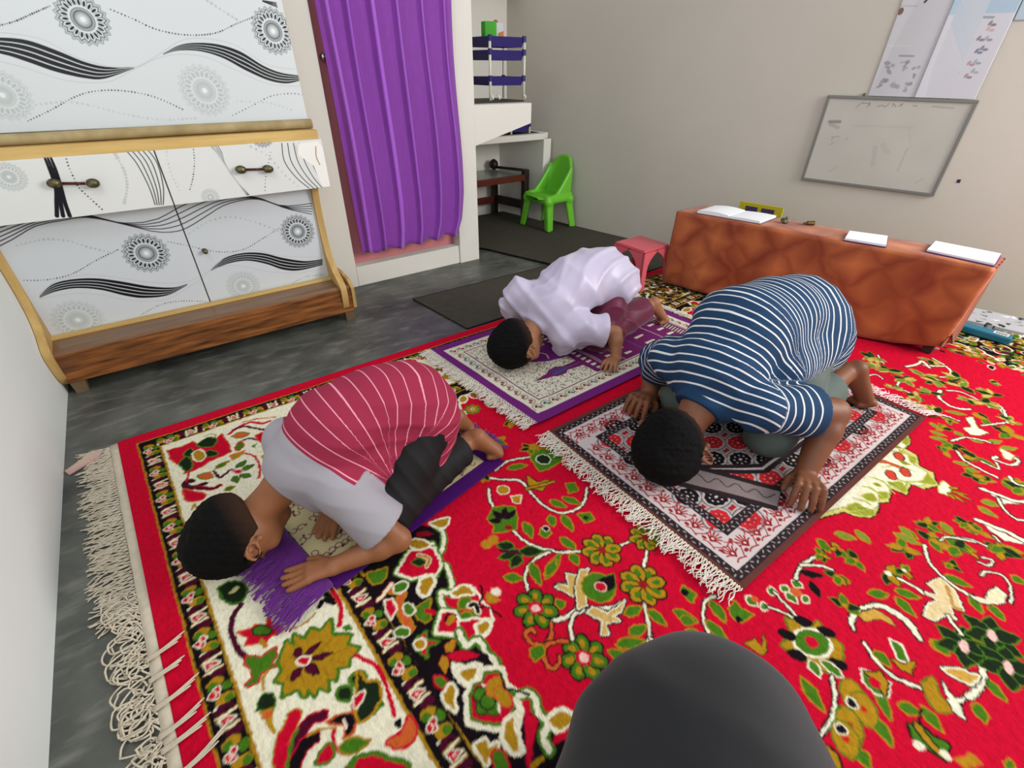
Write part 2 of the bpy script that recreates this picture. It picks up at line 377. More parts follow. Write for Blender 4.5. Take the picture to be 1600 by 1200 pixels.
# ------------------------------------------------------------------ pink door behind the curtain
M_pink = mat('pink_door_paint', (206, 128, 132), rough=0.55, noise=0.06, scale=6)
dr = obj('door_1', box2(0.802, 1.438, 2.515, 2.55, 0.107, 1.75), M_pink); struct(dr)
M_chrome = mat('brushed_steel', (190, 190, 188), rough=0.25, metal=1.0)
bm = bmesh.new(); add_tube(bm, [(0.838, 2.514, 1.03), (0.838, 2.497, 1.03)], [0.011, 0.009], 12); add_tube(bm, [(0.838, 2.499, 1.03), (0.838, 2.487, 1.03), (0.838, 2.478, 1.03)], [0.011, 0.017, 0.012], 14)
kn = obj('door_knob', bm, M_chrome, dr, smooth=True)

# ------------------------------------------------------------------ purple curtain
M_curt = mat('purple_voile', (146, 64, 178), rough=0.6, sheen=0.3, noise=0.12, alpha=0.80, scale=90, bump=0.1, bscale=600, stretch=(1, 1, 0.25))
M_curt.node_tree.nodes['Principled BSDF'].inputs['Transmission Weight'].default_value = 0.0
RIDGES = [0.05, 0.20, 0.355, 0.55, 0.735, 0.925]
def rpos(k, v): return RIDGES[k]+0.018*math.sin(3.1*k+v*2.6)*(1-v)+(0.01+.012*k/5)*(1-v)
def ry_(u, v):
    y = 2.417
    for k in range(6):
        rr = rpos(k, v); w0 = 0.030; d = u-rr
        if -w0 < d <= 0: y -= 0.022*(1+d/w0)
        elif d > 0: y -= 0.022*math.exp(-d/0.05)
    return y+0.004*math.sin(u*38+v*4)+0.003*math.sin(v*11+u*9)
def cx_(u, v):
    xl = 0.838-0.022*min(v/0.75, 1); xr = 1.452+0.014*math.sin(v*7)-0.02*max(0, 0.15-v)/0.15+0.01*v
    if v < 0.06: xr -= (0.06-v)*0.35
    return xl+(xr-xl)*u
def cz_(u, v): return 0.178+v*1.5+(0.008*math.sin(u*31)+0.012*u)*(1-v)
def curtain():
    nx, nz = 260, 70; V = []; F = []
    for j in range(nz):
        v = j/(nz-1)
        for i in range(nx): u = i/(nx-1); V.append((cx_(u, v), ry_(u, v), cz_(u, v)))
    for j in range(nz-1):
        for i in range(nx-1): a0 = j*nx+i; F.append((a0, a0+1, a0+nx+1, a0+nx))
    o = link_mesh('curtain', V, F, M_curt, None, True)
    s = o.modifiers.new('thick', 'SOLIDIFY'); s.thickness = 0.0008; s.offset = 0
    # opaque strip along each ridge: the folds' highlight put into a lighter colour
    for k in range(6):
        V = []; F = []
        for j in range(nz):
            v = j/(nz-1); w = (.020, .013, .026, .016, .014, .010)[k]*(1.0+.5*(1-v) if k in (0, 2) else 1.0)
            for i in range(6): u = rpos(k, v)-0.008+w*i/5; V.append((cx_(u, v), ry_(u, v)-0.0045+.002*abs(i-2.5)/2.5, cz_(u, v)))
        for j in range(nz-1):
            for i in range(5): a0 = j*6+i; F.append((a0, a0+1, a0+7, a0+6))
        p = link_mesh('pleat_highlight', V, F, M_pleat_hl, o, True); s = p.modifiers.new('thick', 'SOLIDIFY'); s.thickness = 0.0012; s.offset = 0
    return o
M_pleat_hl = mat('purple_pleat_highlight', (170, 84, 214), rough=0.45, sheen=0.5, noise=0.06, scale=90, stretch=(1, 1, 0.25))  # paler than the curtain cloth; the highlight is part of this colour
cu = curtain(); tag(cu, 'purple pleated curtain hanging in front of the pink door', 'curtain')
# ------------------------------------------------------------------ CABINET with printed paper fronts
M_print = mat('printed_paper', attr='Col', rough=0.35, spec=0.3, bump=0.03, bscale=9)
M_ply = mat('pale_plywood_edge', (216, 184, 118), rough=0.6, rgb2=(188, 152, 88), scale=14, stretch=(0.25, 1, 3))
M_plyv = mat('pale_plywood_side', (206, 172, 108), rough=0.6, rgb2=(180, 144, 86), scale=12, stretch=(3, 3, 0.3))
M_tan = mat('worn_tan_edge', (176, 158, 118), rough=0.7, rgb2=(150, 132, 92), scale=18)
M_wood = mat('brown_wood_grain_veneer', (160, 98, 46), rough=0.35, spec=0.5, rgb2=(56, 28, 14), scale=7, stretch=(0.9, 4, 9), detail=10)
M_wood_t = mat('brown_wood_shelf_top', (132, 98, 68), rough=0.25, spec=0.6, rgb2=(108, 78, 54), scale=9, stretch=(0.5, 6, 6))
M_knob = mat('worn_bronze', (120, 116, 84), rough=0.4, metal=0.7, rgb2=(70, 60, 44), scale=80)
M_mar = mat('maroon_handle_bar', (72, 22, 20), rough=0.3)
YD, YR, YU = 2.20, 2.125, 2.215      # planes of the doors, drawer fronts, upper flap
BLK, GR1, GR2, GR3 = (14, 14, 24), (140, 146, 148), (182, 188, 188), (192, 198, 198)
def pt(y):
    return lambda x, yy: (lambda q: (q[0], q[2]))(on_plane(x, yy, (0, y, 0), (0, 1, 0)))
def bundle(f, top, bot, n, gap=0.20, col=(10, 10, 18)):
    T = catmull(top, 6); B = catmull(bot, 6); m = 40
    T = np.array([T[int(i)] for i in np.linspace(0, len(T)-1, m)]); B = np.array([B[int(i)] for i in np.linspace(0, len(B)-1, m)])
    c_ = (T+B)/2; T = c_+(T-c_)*1.28; B = c_+(B-c_)*1.28
    for i in range(n):
        a0 = i/n; a1 = (i+1-gap)/n; P = np.vstack([T*(1-a0)+B*a0, (T*(1-a1)+B*a1)[::-1]]); f.poly(P, col)
def strands(f, top, bot, n, w=0.0030, col=BLK):
    T = catmull(top, 6); B = catmull(bot, 6); m = 40
    T = np.array([T[int(i)] for i in np.linspace(0, len(T)-1, m)]); B = np.array([B[int(i)] for i in np.linspace(0, len(B)-1, m)])
    for i in range(n): a0 = i/(n-1); f.line(T*(1-a0)+B*a0, w, col, smooth=False)
def medallion(f, c, R, faint=False):
    g1, g2, k = ((196, 202, 202), (184, 191, 190), (176, 184, 182)) if faint else ((160, 166, 168), (104, 110, 114), BLK)
    N = 22
    for j in range(N):
        a = 2*math.pi*j/N
        for rr, ww in ((0.97, 0.06), (0.86, 0.05)):
            p0 = (c[0]+R*(rr-0.12)*math.cos(a-math.pi/N), c[1]+R*(rr-0.12)*math.sin(a-math.pi/N)); p1 = (c[0]+R*rr*math.cos(a), c[1]+R*rr*math.sin(a)); p2 = (c[0]+R*(rr-0.12)*math.cos(a+math.pi/N), c[1]+R*(rr-0.12)*math.sin(a+math.pi/N))
            f.line([p0, p1, p2], R*ww, g1 if rr > .9 else g2, smooth=False)
        f.ell((c[0]+R*0.62*math.cos(a), c[1]+R*0.62*math.sin(a)), (R*0.115, R*0.045), k, a)
        f.ell((c[0]+R*0.62*math.cos(a+math.pi/N), c[1]+R*0.62*math.sin(a+math.pi/N)), (R*0.10, R*0.012), g2, a+math.pi/N)
    f.ell(c, R*0.43, g2); f.ell(c, R*0.40, g1); f.ell(c, R*0.34, g2); f.ell(c, R*0.27, g1 if not faint else g2); f.ell(c, R*0.19, GR3); f.ell(c, R*0.10, (226, 230, 229))
def dots(f, P, n, r=0.0022, col=BLK, seed=3):
    rg = random.Random(seed); C = catmull(P, 12); L = np.concatenate([[0], np.cumsum(np.hypot(*np.diff(C, axis=0).T))])
    for i in range(n):
        t = L[-1]*i/(n-1); f.ell((np.interp(t, L, C[:, 0]), np.interp(t, L, C[:, 1])), r*rg.uniform(0.7, 1.25), col)
PAPER = (208, 213, 214)
def P1(y, L, s=560/1600, ox=0, oy=0):
    g = pt(y); return [g(ox+a*s, oy+b_*s) for a, b_ in L]
s1 = 560/1600.0
# upper flap (origin photo crop at 0,0)
fu = Field2(-0.44, 0.638, 0.822, 1.36, 0.0015, PAPER)
Q = lambda *L: P1(YU, L, s1)
bundle(fu, Q((-260, 240), (-120, 178), (0, 175), (120, 190), (250, 235), (380, 285), (480, 305), (600, 300)), Q((-260, 250), (-120, 230), (0, 235), (120, 270), (250, 315), (380, 345), (470, 348), (600, 305)), 4)
bundle(fu, Q((730, 240), (800, 205), (880, 195), (980, 205), (1080, 240), (1180, 300), (1260, 330), (1345, 340)), Q((730, 244), (800, 224), (900, 227), (1000, 257), (1100, 310), (1200, 355), (1280, 370), (1345, 358)), 4)
fu.line(Q((-100, 140), (60, 150), (200, 180), (330, 250), (480, 295), (600, 300), (700, 250), (800, 185), (900, 170), (1050, 200), (1200, 290), (1340, 310)), 0.0016, GR2)
fu.line(Q((-100, 250), (100, 300), (300, 360), (480, 365), (600, 310), (740, 250), (900, 250), (1050, 310), (1200, 375), (1340, 385)), 0.0016, GR2)
def medp(f, y, c, r, faint=False):
    g = pt(y); q = g(c[0]*s1, c[1]*s1); e = g((c[0])*s1, (c[1]+r)*s1); medallion(f, q, abs(q[1]-e[1]), faint)
medp(fu, YU, (370, 85), 122); medp(fu, YU, (1225, 138), 110); medp(fu, YU, (915, 405), 118, True); medp(fu, YU, (10, 425), 120, True)
dots(fu, Q((-40, 120), (60, 95), (140, 60), (220, 25)), 26, 0.0021); dots(fu, Q((495, 40), (600, 85), (700, 130), (830, 155), (960, 148), (1060, 105), (1130, 78)), 50, 0.0021)
dots(fu, Q((125, 540), (230, 490), (330, 435), (420, 408), (540, 405), (680, 430), (815, 488)), 52, 0.0019); dots(fu, Q((1040, 515), (1130, 470), (1210, 430), (1290, 418), (1350, 422)), 22, 0.0019)
dots(fu, Q((160, 468), (300, 455), (420, 475), (560, 510), (720, 535), (870, 528)), 34, 0.0034, GR3, 5); dots(fu, Q((930, 0), (990, 40), (1060, 85)), 8, 0.0045, (186, 192, 192), 6); dots(fu, Q((1060, 452), (1200, 460), (1300, 490)), 14, 0.0034, GR3, 8)
strands(fu, Q((1180, 0), (1240, 10)), Q((1180, 4), (1245, 30)), 4)
# lower doors (crop origin 0,200, scale 600/1600)
s2 = 600/1600.0
fd = Field2(-0.43, 0.585, 0.15, 0.60, 0.0015, (206, 211, 215))
Q = lambda *L: P1(YD, L, s2, 0, 200)
strands(fd, Q((-60, 440), (30, 405), (150, 372), (250, 360), (350, 358), (430, 378), (520, 396), (640, 385), (740, 335), (820, 300), (900, 283), (1000, 280), (1080, 292), (1180, 325), (1300, 315)),
        Q((-60, 520), (50, 465), (150, 408), (260, 385), (350, 372), (440, 384), (560, 412), (660, 434), (760, 425), (850, 375), (930, 325), (1020, 300), (1090, 300), (1200, 338), (1300, 360)), 5, 0.0032)
bundle(fd, Q((165, 700), (220, 655), (300, 635), (400, 632), (500, 645), (620, 665), (720, 668), (780, 650)), Q((165, 708), (230, 680), (320, 665), (420, 672), (520, 695), (600, 705), (700, 695), (780, 655)), 4)
bundle(fd, Q((880, 590), (940, 545), (1020, 525), (1100, 528), (1180, 548), (1270, 560), (1345, 550)), Q((880, 596), (950, 565), (1030, 552), (1110, 565), (1180, 588), (1250, 592), (1345, 570)), 4)
fd.line(Q((165, 690), (240, 635), (360, 612), (500, 625), (640, 645), (780, 640), (880, 590), (960, 525), (1060, 510), (1180, 535), (1340, 540)), 0.0014, GR2)
fd.line(Q((165, 712), (300, 690), (420, 695), (560, 720), (700, 712), (820, 640), (900, 585), (1000, 575), (1120, 600), (1240, 605), (1340, 590)), 0.0014, GR2)
def med2(c, r, faint=False):
    g = pt(YD); q = g(c[0]*s2, 200+c[1]*s2); e = g(c[0]*s2, 200+(c[1]+r)*s2); medallion(fd, q, abs(q[1]-e[1]), faint)
med2((610, 522), 86); med2((1242, 432), 72); med2((325, 800), 88, True); med2((1015, 660), 66, True)
dots(fd, Q((100, 635), (200, 632), (300, 608), (400, 552), (490, 508)), 36, 0.0019); dots(fd, Q((700, 474), (780, 490), (860, 510), (940, 518), (1020, 505), (1090, 465), (1165, 418)), 44, 0.0019)
dots(fd, Q((590, 778), (660, 740), (740, 722), (855, 722)), 26, 0.0018); dots(fd, Q((1210, 655), (1270, 622), (1350, 612)), 14, 0.0018)
dots(fd, Q((70, 490), (180, 465), (280, 470), (380, 500), (470, 520)), 22, 0.0033, (180, 186, 190), 4); dots(fd, Q((790, 440), (870, 390), (960, 372), (1060, 392), (1160, 430)), 20, 0.0036, (180, 186, 190), 4)
# drawers
fr = Field2(-0.44, 0.648, 0.582, 0.758, 0.0014, (222, 223, 220))
Q = lambda *L: P1(YR, L, 280/1600.0, 0, 180)
K = lambda *L: P1(YR, L, s1)
for o_ in (0, 24, 50): fr.line(Q((385+o_*1.1, 350), (440+o_*1.1, 480), (495+o_, 640), (505+o_*1.5, 780), (508+o_*2.3, 900)), [0.005, 0.008, 0.009, 0.011, 0.011], BLK)
fr.rect(*(lambda a, b_: (a[0], b_[0], b_[1], a[1]))(*Q((455, 565), (560, 690))), (236, 237, 235)) if False else None
for i in range(5): fr.line(Q((1110+i*50, 298), (1220+i*46, 430), (1330+i*32, 640), (1385+i*18, 800)), 0.003, BLK)
dots(fr, Q((575, 330), (610, 450), (650, 540), (700, 640), (780, 720), (910, 840)), 20, 0.0022); dots(fr, Q((1030, 350), (1110, 500), (1135, 640), (1110, 780)), 16, 0.0045, (196, 200, 200), 2)
dots(fr, K((862, 655), (868, 720), (862, 790), (848, 845)), 17, 0.002); dots(fr, K((1208, 680), (1195, 740), (1185, 800), (1183, 850)), 12, 0.0018)
for i in range(4): fr.line(K((935+i*11, 645), (965+i*8, 680), (1000+i*2, 730), (1050, 800), (1100+i*4, 870)), [0.0022, 0.0022, 0.0008, 0.001, 0.0026], BLK)
fr.line(K((955, 660), (1000, 730), (1050, 800), (1100, 865)), 0.006, (205, 210, 209), a=0.6)
for i in range(5): fr.line(K((1258+i*26, 640), (1270+i*30, 720), (1320+i*26, 790), (1380+i*20, 840)), 0.0032, BLK)
medp(fr, YR, (1165, 600), 62); medp(fr, YR, (40, 790), 70, True); medp(fr, YR, (940, 880), 40, True)
dots(fr, K((740, 660), (760, 760), (800, 850)), 12, 0.0026, (196, 200, 200), 2); dots(fr, K((1120, 655), (1200, 700), (1270, 780), (1330, 830)), 12, 0.004, (196, 200, 200), 2)
# torn bare patch at the right end
fr.poly(K((1335, 640), (1420, 630), (1470, 700), (1475, 840), (1440, 835), (1400, 740), (1330, 690)), (240, 238, 232)); fr.line(K((1410, 655), (1412, 700), (1428, 735)), 0.004, (170, 130, 84)); fr.line(K((1320, 650), (1328, 690)), 0.003, (200, 190, 160))
cab = thing('cabinet', 'old wooden cabinet papered in white print with black waves and starburst circles', 'cabinet', (0.1, 2.3, 0))
def cut(f, x0, x1):
    g = Field2.__new__(Field2); i0 = int(round((x0-f.x0)/f.dx)); i1 = int(round((x1-f.x0)/f.dx)); i0 = max(i0, 0); i1 = min(i1, f.nx-1)
    g.X = f.X[:, i0:i1+1]; g.Y = f.Y[:, i0:i1+1]; g.img = f.img[:, i0:i1+1]; g.nx = i1-i0+1; g.ny = f.ny; g.res = f.res; return g
def vert(y0): return lambda X, Y, H: (X, y0-H, Y)
fu.sheet('upper_door', M_print, lambda X, Y, H: (X, YU-H+(Y-0.82)*0.06, Y), 0.018, cab)
JX = 0.095
def lean(j): return lambda X, Y, H: (X, YD-H, Y)
dl = cut(fd, -0.43, 0.088).sheet('door', M_print, lean(0), 0.016, cab); drr = cut(fd, 0.093, 0.585).sheet('door', M_print, lambda X, Y, H: (X, YD+0.004-H, Y), 0.016, cab)
bm = bmesh.new(); q = on_plane(320, 392, (0, YD, 0), (0, 1, 0)); add_lathe(bm, (0, 0, 0), [(0.004, 0), (0.010, 0.002), (0.009, 0.006), (0.004, 0.012), (0.009, 0.018), (0.007, 0.024)], 12)
bmesh.ops.rotate(bm, verts=bm.verts, cent=(0, 0, 0), matrix=Matrix.Rotation(math.radians(90), 3, 'X')); bmesh.ops.translate(bm, verts=bm.verts, vec=(q[0], YD+0.003, q[2]))
obj('knob', bm, M_knob, drr, smooth=True)['label'] = 'small worn bronze knob'
for x0, x1, hx, hz in ((-0.44, 0.086, (85, 285), (145, 285)), (0.091, 0.648, (375, 264), (417, 263))):
    d = cut(fr, x0, x1).sheet('drawer', M_print, vert(YR), 0.02, cab)
    pa = on_plane(*hx, (0, YR, 0), (0, 1, 0)); pb = on_plane(*hz, (0, YR, 0), (0, 1, 0))
    bm = bmesh.new()
    pa[1] = pb[1] = YR-0.02
    add_tube(bm, [pa*0.8+pb*0.2, pa*0.2+pb*0.8], 0.0045, 10); hd = obj('handle', bm, M_mar, d, smooth=True); hd['label'] = 'maroon handle bar'
    for p in (pa, pb):
        bm = bmesh.new(); p2 = p.copy(); p2[1] = YR
        add_tube(bm, [p2, (p2[0], YR-0.006, p2[2]), (p2[0], YR-0.012, p2[2]), (p2[0], YR-0.024, p2[2]), (p2[0], YR-0.030, p2[2])], [0.011, 0.013, 0.008, 0.0135, 0.006], 12)
        bmesh.ops.scale(bm, verts=bm.verts, vec=(1.35, 1, 1), space=Matrix.Translation((-p2[0], -p2[1], -p2[2])))
        obj('handle_end', bm, M_knob, d, smooth=True)
# body carcase behind the fronts
M_leg = mat('brown_leg_wood', (120, 96, 72), rough=.6, noise=.2, scale=20)
M_case = mat('cabinet_case', (196, 176, 134), rough=0.7, noise=0.1, scale=12)
bm = bmesh.new(); add_box(bm, (0.08, 2.34, 0.37), (1.02, 0.22, 0.42)); obj('lower_case', bm, M_case, cab)
bm = bmesh.new(); add_box(bm, (0.098, 2.295, 0.67), (1.074, 0.29, 0.17)); obj('drawer_case', bm, M_case, cab)
bm = bmesh.new(); add_box(bm, (0.098, 2.35, 1.09), (1.07, 0.19, 0.53)); obj('upper_case', bm, M_case, cab)
# rails between upper flap and drawers
obj('pale_rail', box2(-0.444, 0.642, 2.135, 2.44, 0.756, 0.790), M_ply, cab, bevel=0.003)
bm = bmesh.new(); add_tube(bm, catmull([(-0.444, 2.185, 0.806), (-0.1, 2.183, 0.807), (0.2, 2.185, 0.809), (0.64, 2.185, 0.808)], 6), 0.0165, 12); obj('rounded_edge', bm, M_tan, cab, smooth=True)
# curved side panels
def side(x0, x1, nm):
    front = [(2.10, 0.0+0.035), (2.066, 0.075), (2.055, 0.155), (2.075, 0.19), (2.135, 0.235), (2.175, 0.30), (2.190, 0.40), (2.188, 0.50), (2.17, 0.58), (2.14, 0.60)]
    c = catmull(front, 5); pts = [(x0, y, z) for y, z in c]+[(x0, 2.44, 0.60), (x0, 2.44, 0.035)]
    o = obj(nm, prism(pts, (x1-x0, 0, 0)), M_plyv, cab); return o
side(-0.443, -0.419, 'side_panel'); side(0.585, 0.611, 'side_panel')
# plinth: wood-grain fascia, shelf top, feet
obj('plinth_fascia', box2(-0.424, 0.632, 2.068, 2.088, 0.048, 0.160), M_wood, cab, bevel=0.002)
bm = bmesh.new(); add_prism(bm, [(-0.424, 2.070, 0.158), (-0.424, 2.085, 0.168), (-0.424, 2.185, 0.178), (-0.424, 2.185, 0.150)], (1.056, 0, 0)); obj('plinth_top', bm, M_wood_t, cab)
obj('plinth_rail', box2(-0.424, 0.584, 2.170, 2.196, 0.172, 0.186), M_ply, cab, bevel=0.002)
bm = bmesh.new(); add_prism(bm, [(0.632, 2.066, 0.062), (0.632, 2.058, 0.16), (0.632, 2.10, 0.19), (0.632, 2.2, 0.2), (0.632, 2.42, 0.19), (0.632, 2.42, 0.062)], (0.014, 0, 0)); obj('plinth_end', bm, M_plyv, cab)
for x in (-0.40, 0.61):
    for y in (2.095, 2.39):
        bm = bmesh.new(); add_box(bm, (x, y, 0.030), (0.036, 0.036, 0.060), top=1.25); obj('leg', bm, M_leg, cab)
# ------------------------------------------------------------------ storage rack on the front ledge, green pack on top
M_blue = mat('dark_blue_plastic', (44, 34, 104), rough=0.45); M_wpl = mat('off_white_plastic', (214, 214, 200), rough=0.5)
def basket(bm, x0, x1, y0, y1, z0, h):
    bx = (x0+x1)/2; by = (y0+y1)/2
    def ring(k, z): return [bm.verts.new((bx+(px-bx)*k, by+(py-by)*k, z)) for px, py in ((x0, y0), (x1, y0), (x1, y1), (x0, y1))]
    o0 = ring(0.90, z0); o1 = ring(1.0, z0+h); i1 = ring(0.95, z0+h); i0 = ring(0.86, z0+0.006)
    bm.faces.new(o0[::-1]); bm.faces.new(i0)
    for a_, b_ in ((o0, o1), (o1, i1), (i1, i0)):
        for k in range(4): bm.faces.new((a_[k], a_[(k+1) % 4], b_[(k+1) % 4], b_[k]))
    for px, py in ((x0, y0), (x1, y0), (x1, y1), (x0, y1)):  # corner sockets
        add_tube(bm, [(bx+(px-bx)*0.98, by+(py-by)*0.98, z0+h-0.022), (bx+(px-bx)*0.98, by+(py-by)*0.98, z0+h+0.006)], 0.012, 10)
def rack(loc, w, d, levels, top, base, label):
    r = thing('storage_rack', label, 'rack', loc); x0, y0, z0 = loc[0]-w/2, loc[1]-d/2, loc[2]; x1, y1 = x0+w, y0+d
    for px, py in ((x0, y0), (x1, y0), (x1, y1), (x0, y1)): obj('post', tube([(px, py, z0+0.002), (px, py, top)], 0.0075, 10), M_wpl, r, smooth=True)
    for z, h in levels: bm = bmesh.new(); basket(bm, x0, x1, y0, y1, z, h); obj('basket', bm, M_blue, r)
    return r
rk = rack((1.875, 2.655, 0.8395), 0.235, 0.20, [(0.912, 0.042), (1.030, 0.046), (1.090, 0.046)], 1.142, 0.833, 'dark blue three tier plastic rack with white posts on the upper alcove ledge')
for x in (1.755, 1.80, 1.985):
    obj('curved_foot', tube([(x, 2.548, 0.868), (x+0.012, 2.546, 0.858), (x+0.012, 2.544, 0.8465)], 0.006, 8), M_wpl, rk, smooth=True)
M_bdark = mat('dark_board', (52, 44, 40), rough=0.6)
tg = obj('board', box2(1.58, 1.985, 2.54, 2.84, 0.831, 0.839), M_bdark, None); tag(tg, 'thin dark board lying on the upper alcove ledge under the rack', 'board')
rack((2.27, 3.02, 0.612), 0.16, 0.16, [(0.625, 0.05), (0.70, 0.05)], 0.78, 0.61, 'dark blue plastic rack standing on the lower alcove ledge, mostly hidden')
tb = obj('board', box2(1.75, 2.44, 2.94, 3.2, 0.609, 0.613), M_bdark, None); tag(tb, 'dark sheet lying on the lower alcove ledge against the right wall', 'board')
M_grn = mat('bright_green_film', (66, 170, 40), rough=0.35); M_wht = mat('white_film', (206, 206, 212), rough=0.4)
gp = thing('snack_pack', 'bright green and white pack standing in the top basket of the rack', 'pack', (1.86, 2.66, 1.10))
bm = bmesh.new(); add_prism(bm, [(1.80, 2.66, 1.105), (1.86, 2.635, 1.105), (1.872, 2.65, 1.105), (1.84, 2.70, 1.105), (1.80, 2.70, 1.105)], (0, 0, 0.10)); obj('green_wrapper', bm, M_grn, gp, bevel=0.004)
bm = bmesh.new(); add_prism(bm, [(1.863, 2.64, 1.105), (1.92, 2.655, 1.105), (1.92, 2.70, 1.105), (1.85, 2.70, 1.105)], (0, 0, 0.095)); obj('white_wrapper', bm, M_wht, gp, bevel=0.004)
M_or = mat('orange_print', (206, 128, 60), rough=0.5); bm = bmesh.new(); add_prism(bm, [(1.885, 2.6435, 1.11), (1.918, 2.6525, 1.11), (1.918, 2.6525, 1.165), (1.875, 2.641, 1.155)], (0.0, -0.0015, 0)); obj('printed_patch', bm, M_or, gp)
M_red = mat('red_cap', (190, 50, 60), rough=0.5); bm = bmesh.new(); add_lathe(bm, (1.878, 2.67, 1.2), [(0.012, 0), (0.012, 0.008), (0.005, 0.014)], 12); obj('cap', bm, M_red, gp)

# ------------------------------------------------------------------ dark wooden bench in the alcove
M_dk = mat('dark_stained_wood', (52, 34, 28), rough=0.4, rgb2=(28, 18, 16), scale=10, stretch=(1, 1, 4)); M_rd = mat('reddish_wood_rail', (92, 36, 26), rough=0.35, noise=0.2, scale=12)
M_gl = mat('grey_green_top', (132, 140, 128), rough=0.2, spec=0.6, noise=0.05)
bn = thing('wooden_bench', 'dark wooden bench with grey glass top inside the alcove', 'bench', (2.1, 3.1, 0))
for x, y, h in ((2.325, 2.945, 0.38), (1.80, 2.945, 0.345), (2.262, 3.255, 0.34), (1.80, 3.255, 0.34)): obj('leg', box2(x-0.022, x+0.022, y-0.022, y+0.022, 0.01, h), M_dk, bn, bevel=0.006)
obj('glass_top', box2(1.79, 2.30, 2.95, 3.26, 0.333, 0.345), M_gl, bn)
obj('front_rail', box2(1.79, 2.32, 2.925, 2.95, 0.305, 0.347), M_rd, bn, bevel=0.003)
obj('low_rail', box2(1.79, 2.25, 3.235, 3.255, 0.10, 0.15), M_rd, bn, bevel=0.003)
bm = bmesh.new(); add_tube(bm, [(2.262, 3.255, 0.36), (2.325, 2.945, 0.372)], 0.010, 8); obj('side_rail', bm, M_dk, bn, smooth=True)
obj('side_low_rail', prism([(2.27, 3.255, 0.10), (2.335, 2.945, 0.10), (2.315, 2.945, 0.10), (2.25, 3.255, 0.10)], (0, 0, 0.06)), M_dk, bn)
obj('side_apron', prism([(2.27, 3.255, 0.29), (2.335, 2.945, 0.29), (2.315, 2.945, 0.29), (2.25, 3.255, 0.29)], (0, 0, 0.05)), M_dk, bn)
bm = bmesh.new(); add_lathe(bm, (2.255, 3.25, 0.345), [(0.012, 0), (0.03, 0.015), (0.036, 0.035), (0.03, 0.055), (0.01, 0.07)], 14); obj('knob', bm, M_dk, bn, smooth=True)
# ================================================================== RED FLORAL CARPET (pattern follows the seen motifs on the floor plane)
RED, BLACK, GOLD, GREEN, CREAM, PURP, ORNG, DGRN, PINK = (202, 7, 45), (22, 14, 20), (176, 132, 26), (70, 118, 26), (238, 232, 204), (78, 10, 40), (206, 96, 44), (26, 40, 22), (240, 190, 180)
CZ = 0.010
cf = Field2(-0.31, 3.14, -0.66, 1.65, 0.0029, RED, warp=0.0020, seed=4)
def SH(x, y): return x-0.048*(1.65-y)
def fp(x, y):
    q = on_z(x, y, CZ); return (SH(q[0], q[1]), q[1])
class Tr:
    def __init__(s, ox, oy, k): s.o = (ox, oy, k)
    def __call__(s, *L): return [fp(s.o[0]+a*s.o[2], s.o[1]+b_*s.o[2]) for a, b_ in L]
TA, TB, TC, TD = Tr(180, 560, .2), Tr(300, 900, .25), Tr(560, 760, .2125), Tr(560, 960, .2125)
TE, TF, TG, TH, TI = Tr(1200, 900, .25), Tr(1300, 640, .1875), Tr(1340, 480, .1625), Tr(760, 700, .35), Tr(1100, 700, 500/1200)
def leaf(a, b_, w, col=GREEN, out=GOLD, ow=0.003, bend=0.0):
    a, b_ = np.array(a), np.array(b_); d = b_-a; n = np.array([-d[1], d[0]])
    L = np.linalg.norm(d)+1e-9; n = n/L; P = []
    for t in np.linspace(0, 1, 9): P.append(a+d*t+n*(w/2*math.sin(math.pi*t**0.8)+bend*L*math.sin(math.pi*t)))
    for t in np.linspace(1, 0, 9)[1:-1]: P.append(a+d*t+n*(-w/2*math.sin(math.pi*t**0.8)+bend*L*math.sin(math.pi*t)))
    cf.poly(P, col, out, ow)
def vine(P, w=0.0062): cf.line(P, w, CREAM, BLACK, 0.0035)
def rosette(c, r, n, petal, ring, centre=PINK, core=None, rot=0.0, out=BLACK):
    for k in range(n):
        a = rot+2*math.pi*k/n; cf.ell((c[0]+r*.58*math.cos(a), c[1]+r*.58*math.sin(a)), (r*.42, r*.30), petal, a, out, 0.004)
    for k in range(n):
        a = rot+2*math.pi*k/n
        if ring: cf.ell((c[0]+r*.62*math.cos(a), c[1]+r*.62*math.sin(a)), (r*.2, r*.13), ring, a)
    if core: cf.ell(c, r*.34, core)
    cf.ell(c, r*.20, centre)
def spiky(c, r, n, col, out, inner, rot=0.0, k=0.72):
    P = [(c[0]+(r if j % 2 == 0 else r*k)*math.cos(rot+math.pi*j/n), c[1]+(r if j % 2 == 0 else r*k)*math.sin(rot+math.pi*j/n)) for j in range(2*n)]
    cf.poly(P, col, out, 0.006)
X0, Y1 = -0.31, 1.65
W = [0.050, 0.104, 0.338, 0.397]   # red, dark, cream, dark ends (distance from the edge)
XR, YB = 3.14, -1.55
# nested frames: red edge, dark flowered band, cream band, dark band, black scalloped band, red field
def frame(d0, col): cf.rect(X0+d0, XR-d0, YB+d0, Y1-d0, col)
frame(W[0]-0.004, GOLD); frame(W[0], BLACK); frame(W[1]-0.006, GOLD); frame(W[1], CREAM); frame(W[2]-0.007, GOLD); frame(W[2], BLACK); frame(W[3]-0.005, GOLD); frame(W[3]+0.001, BLACK)
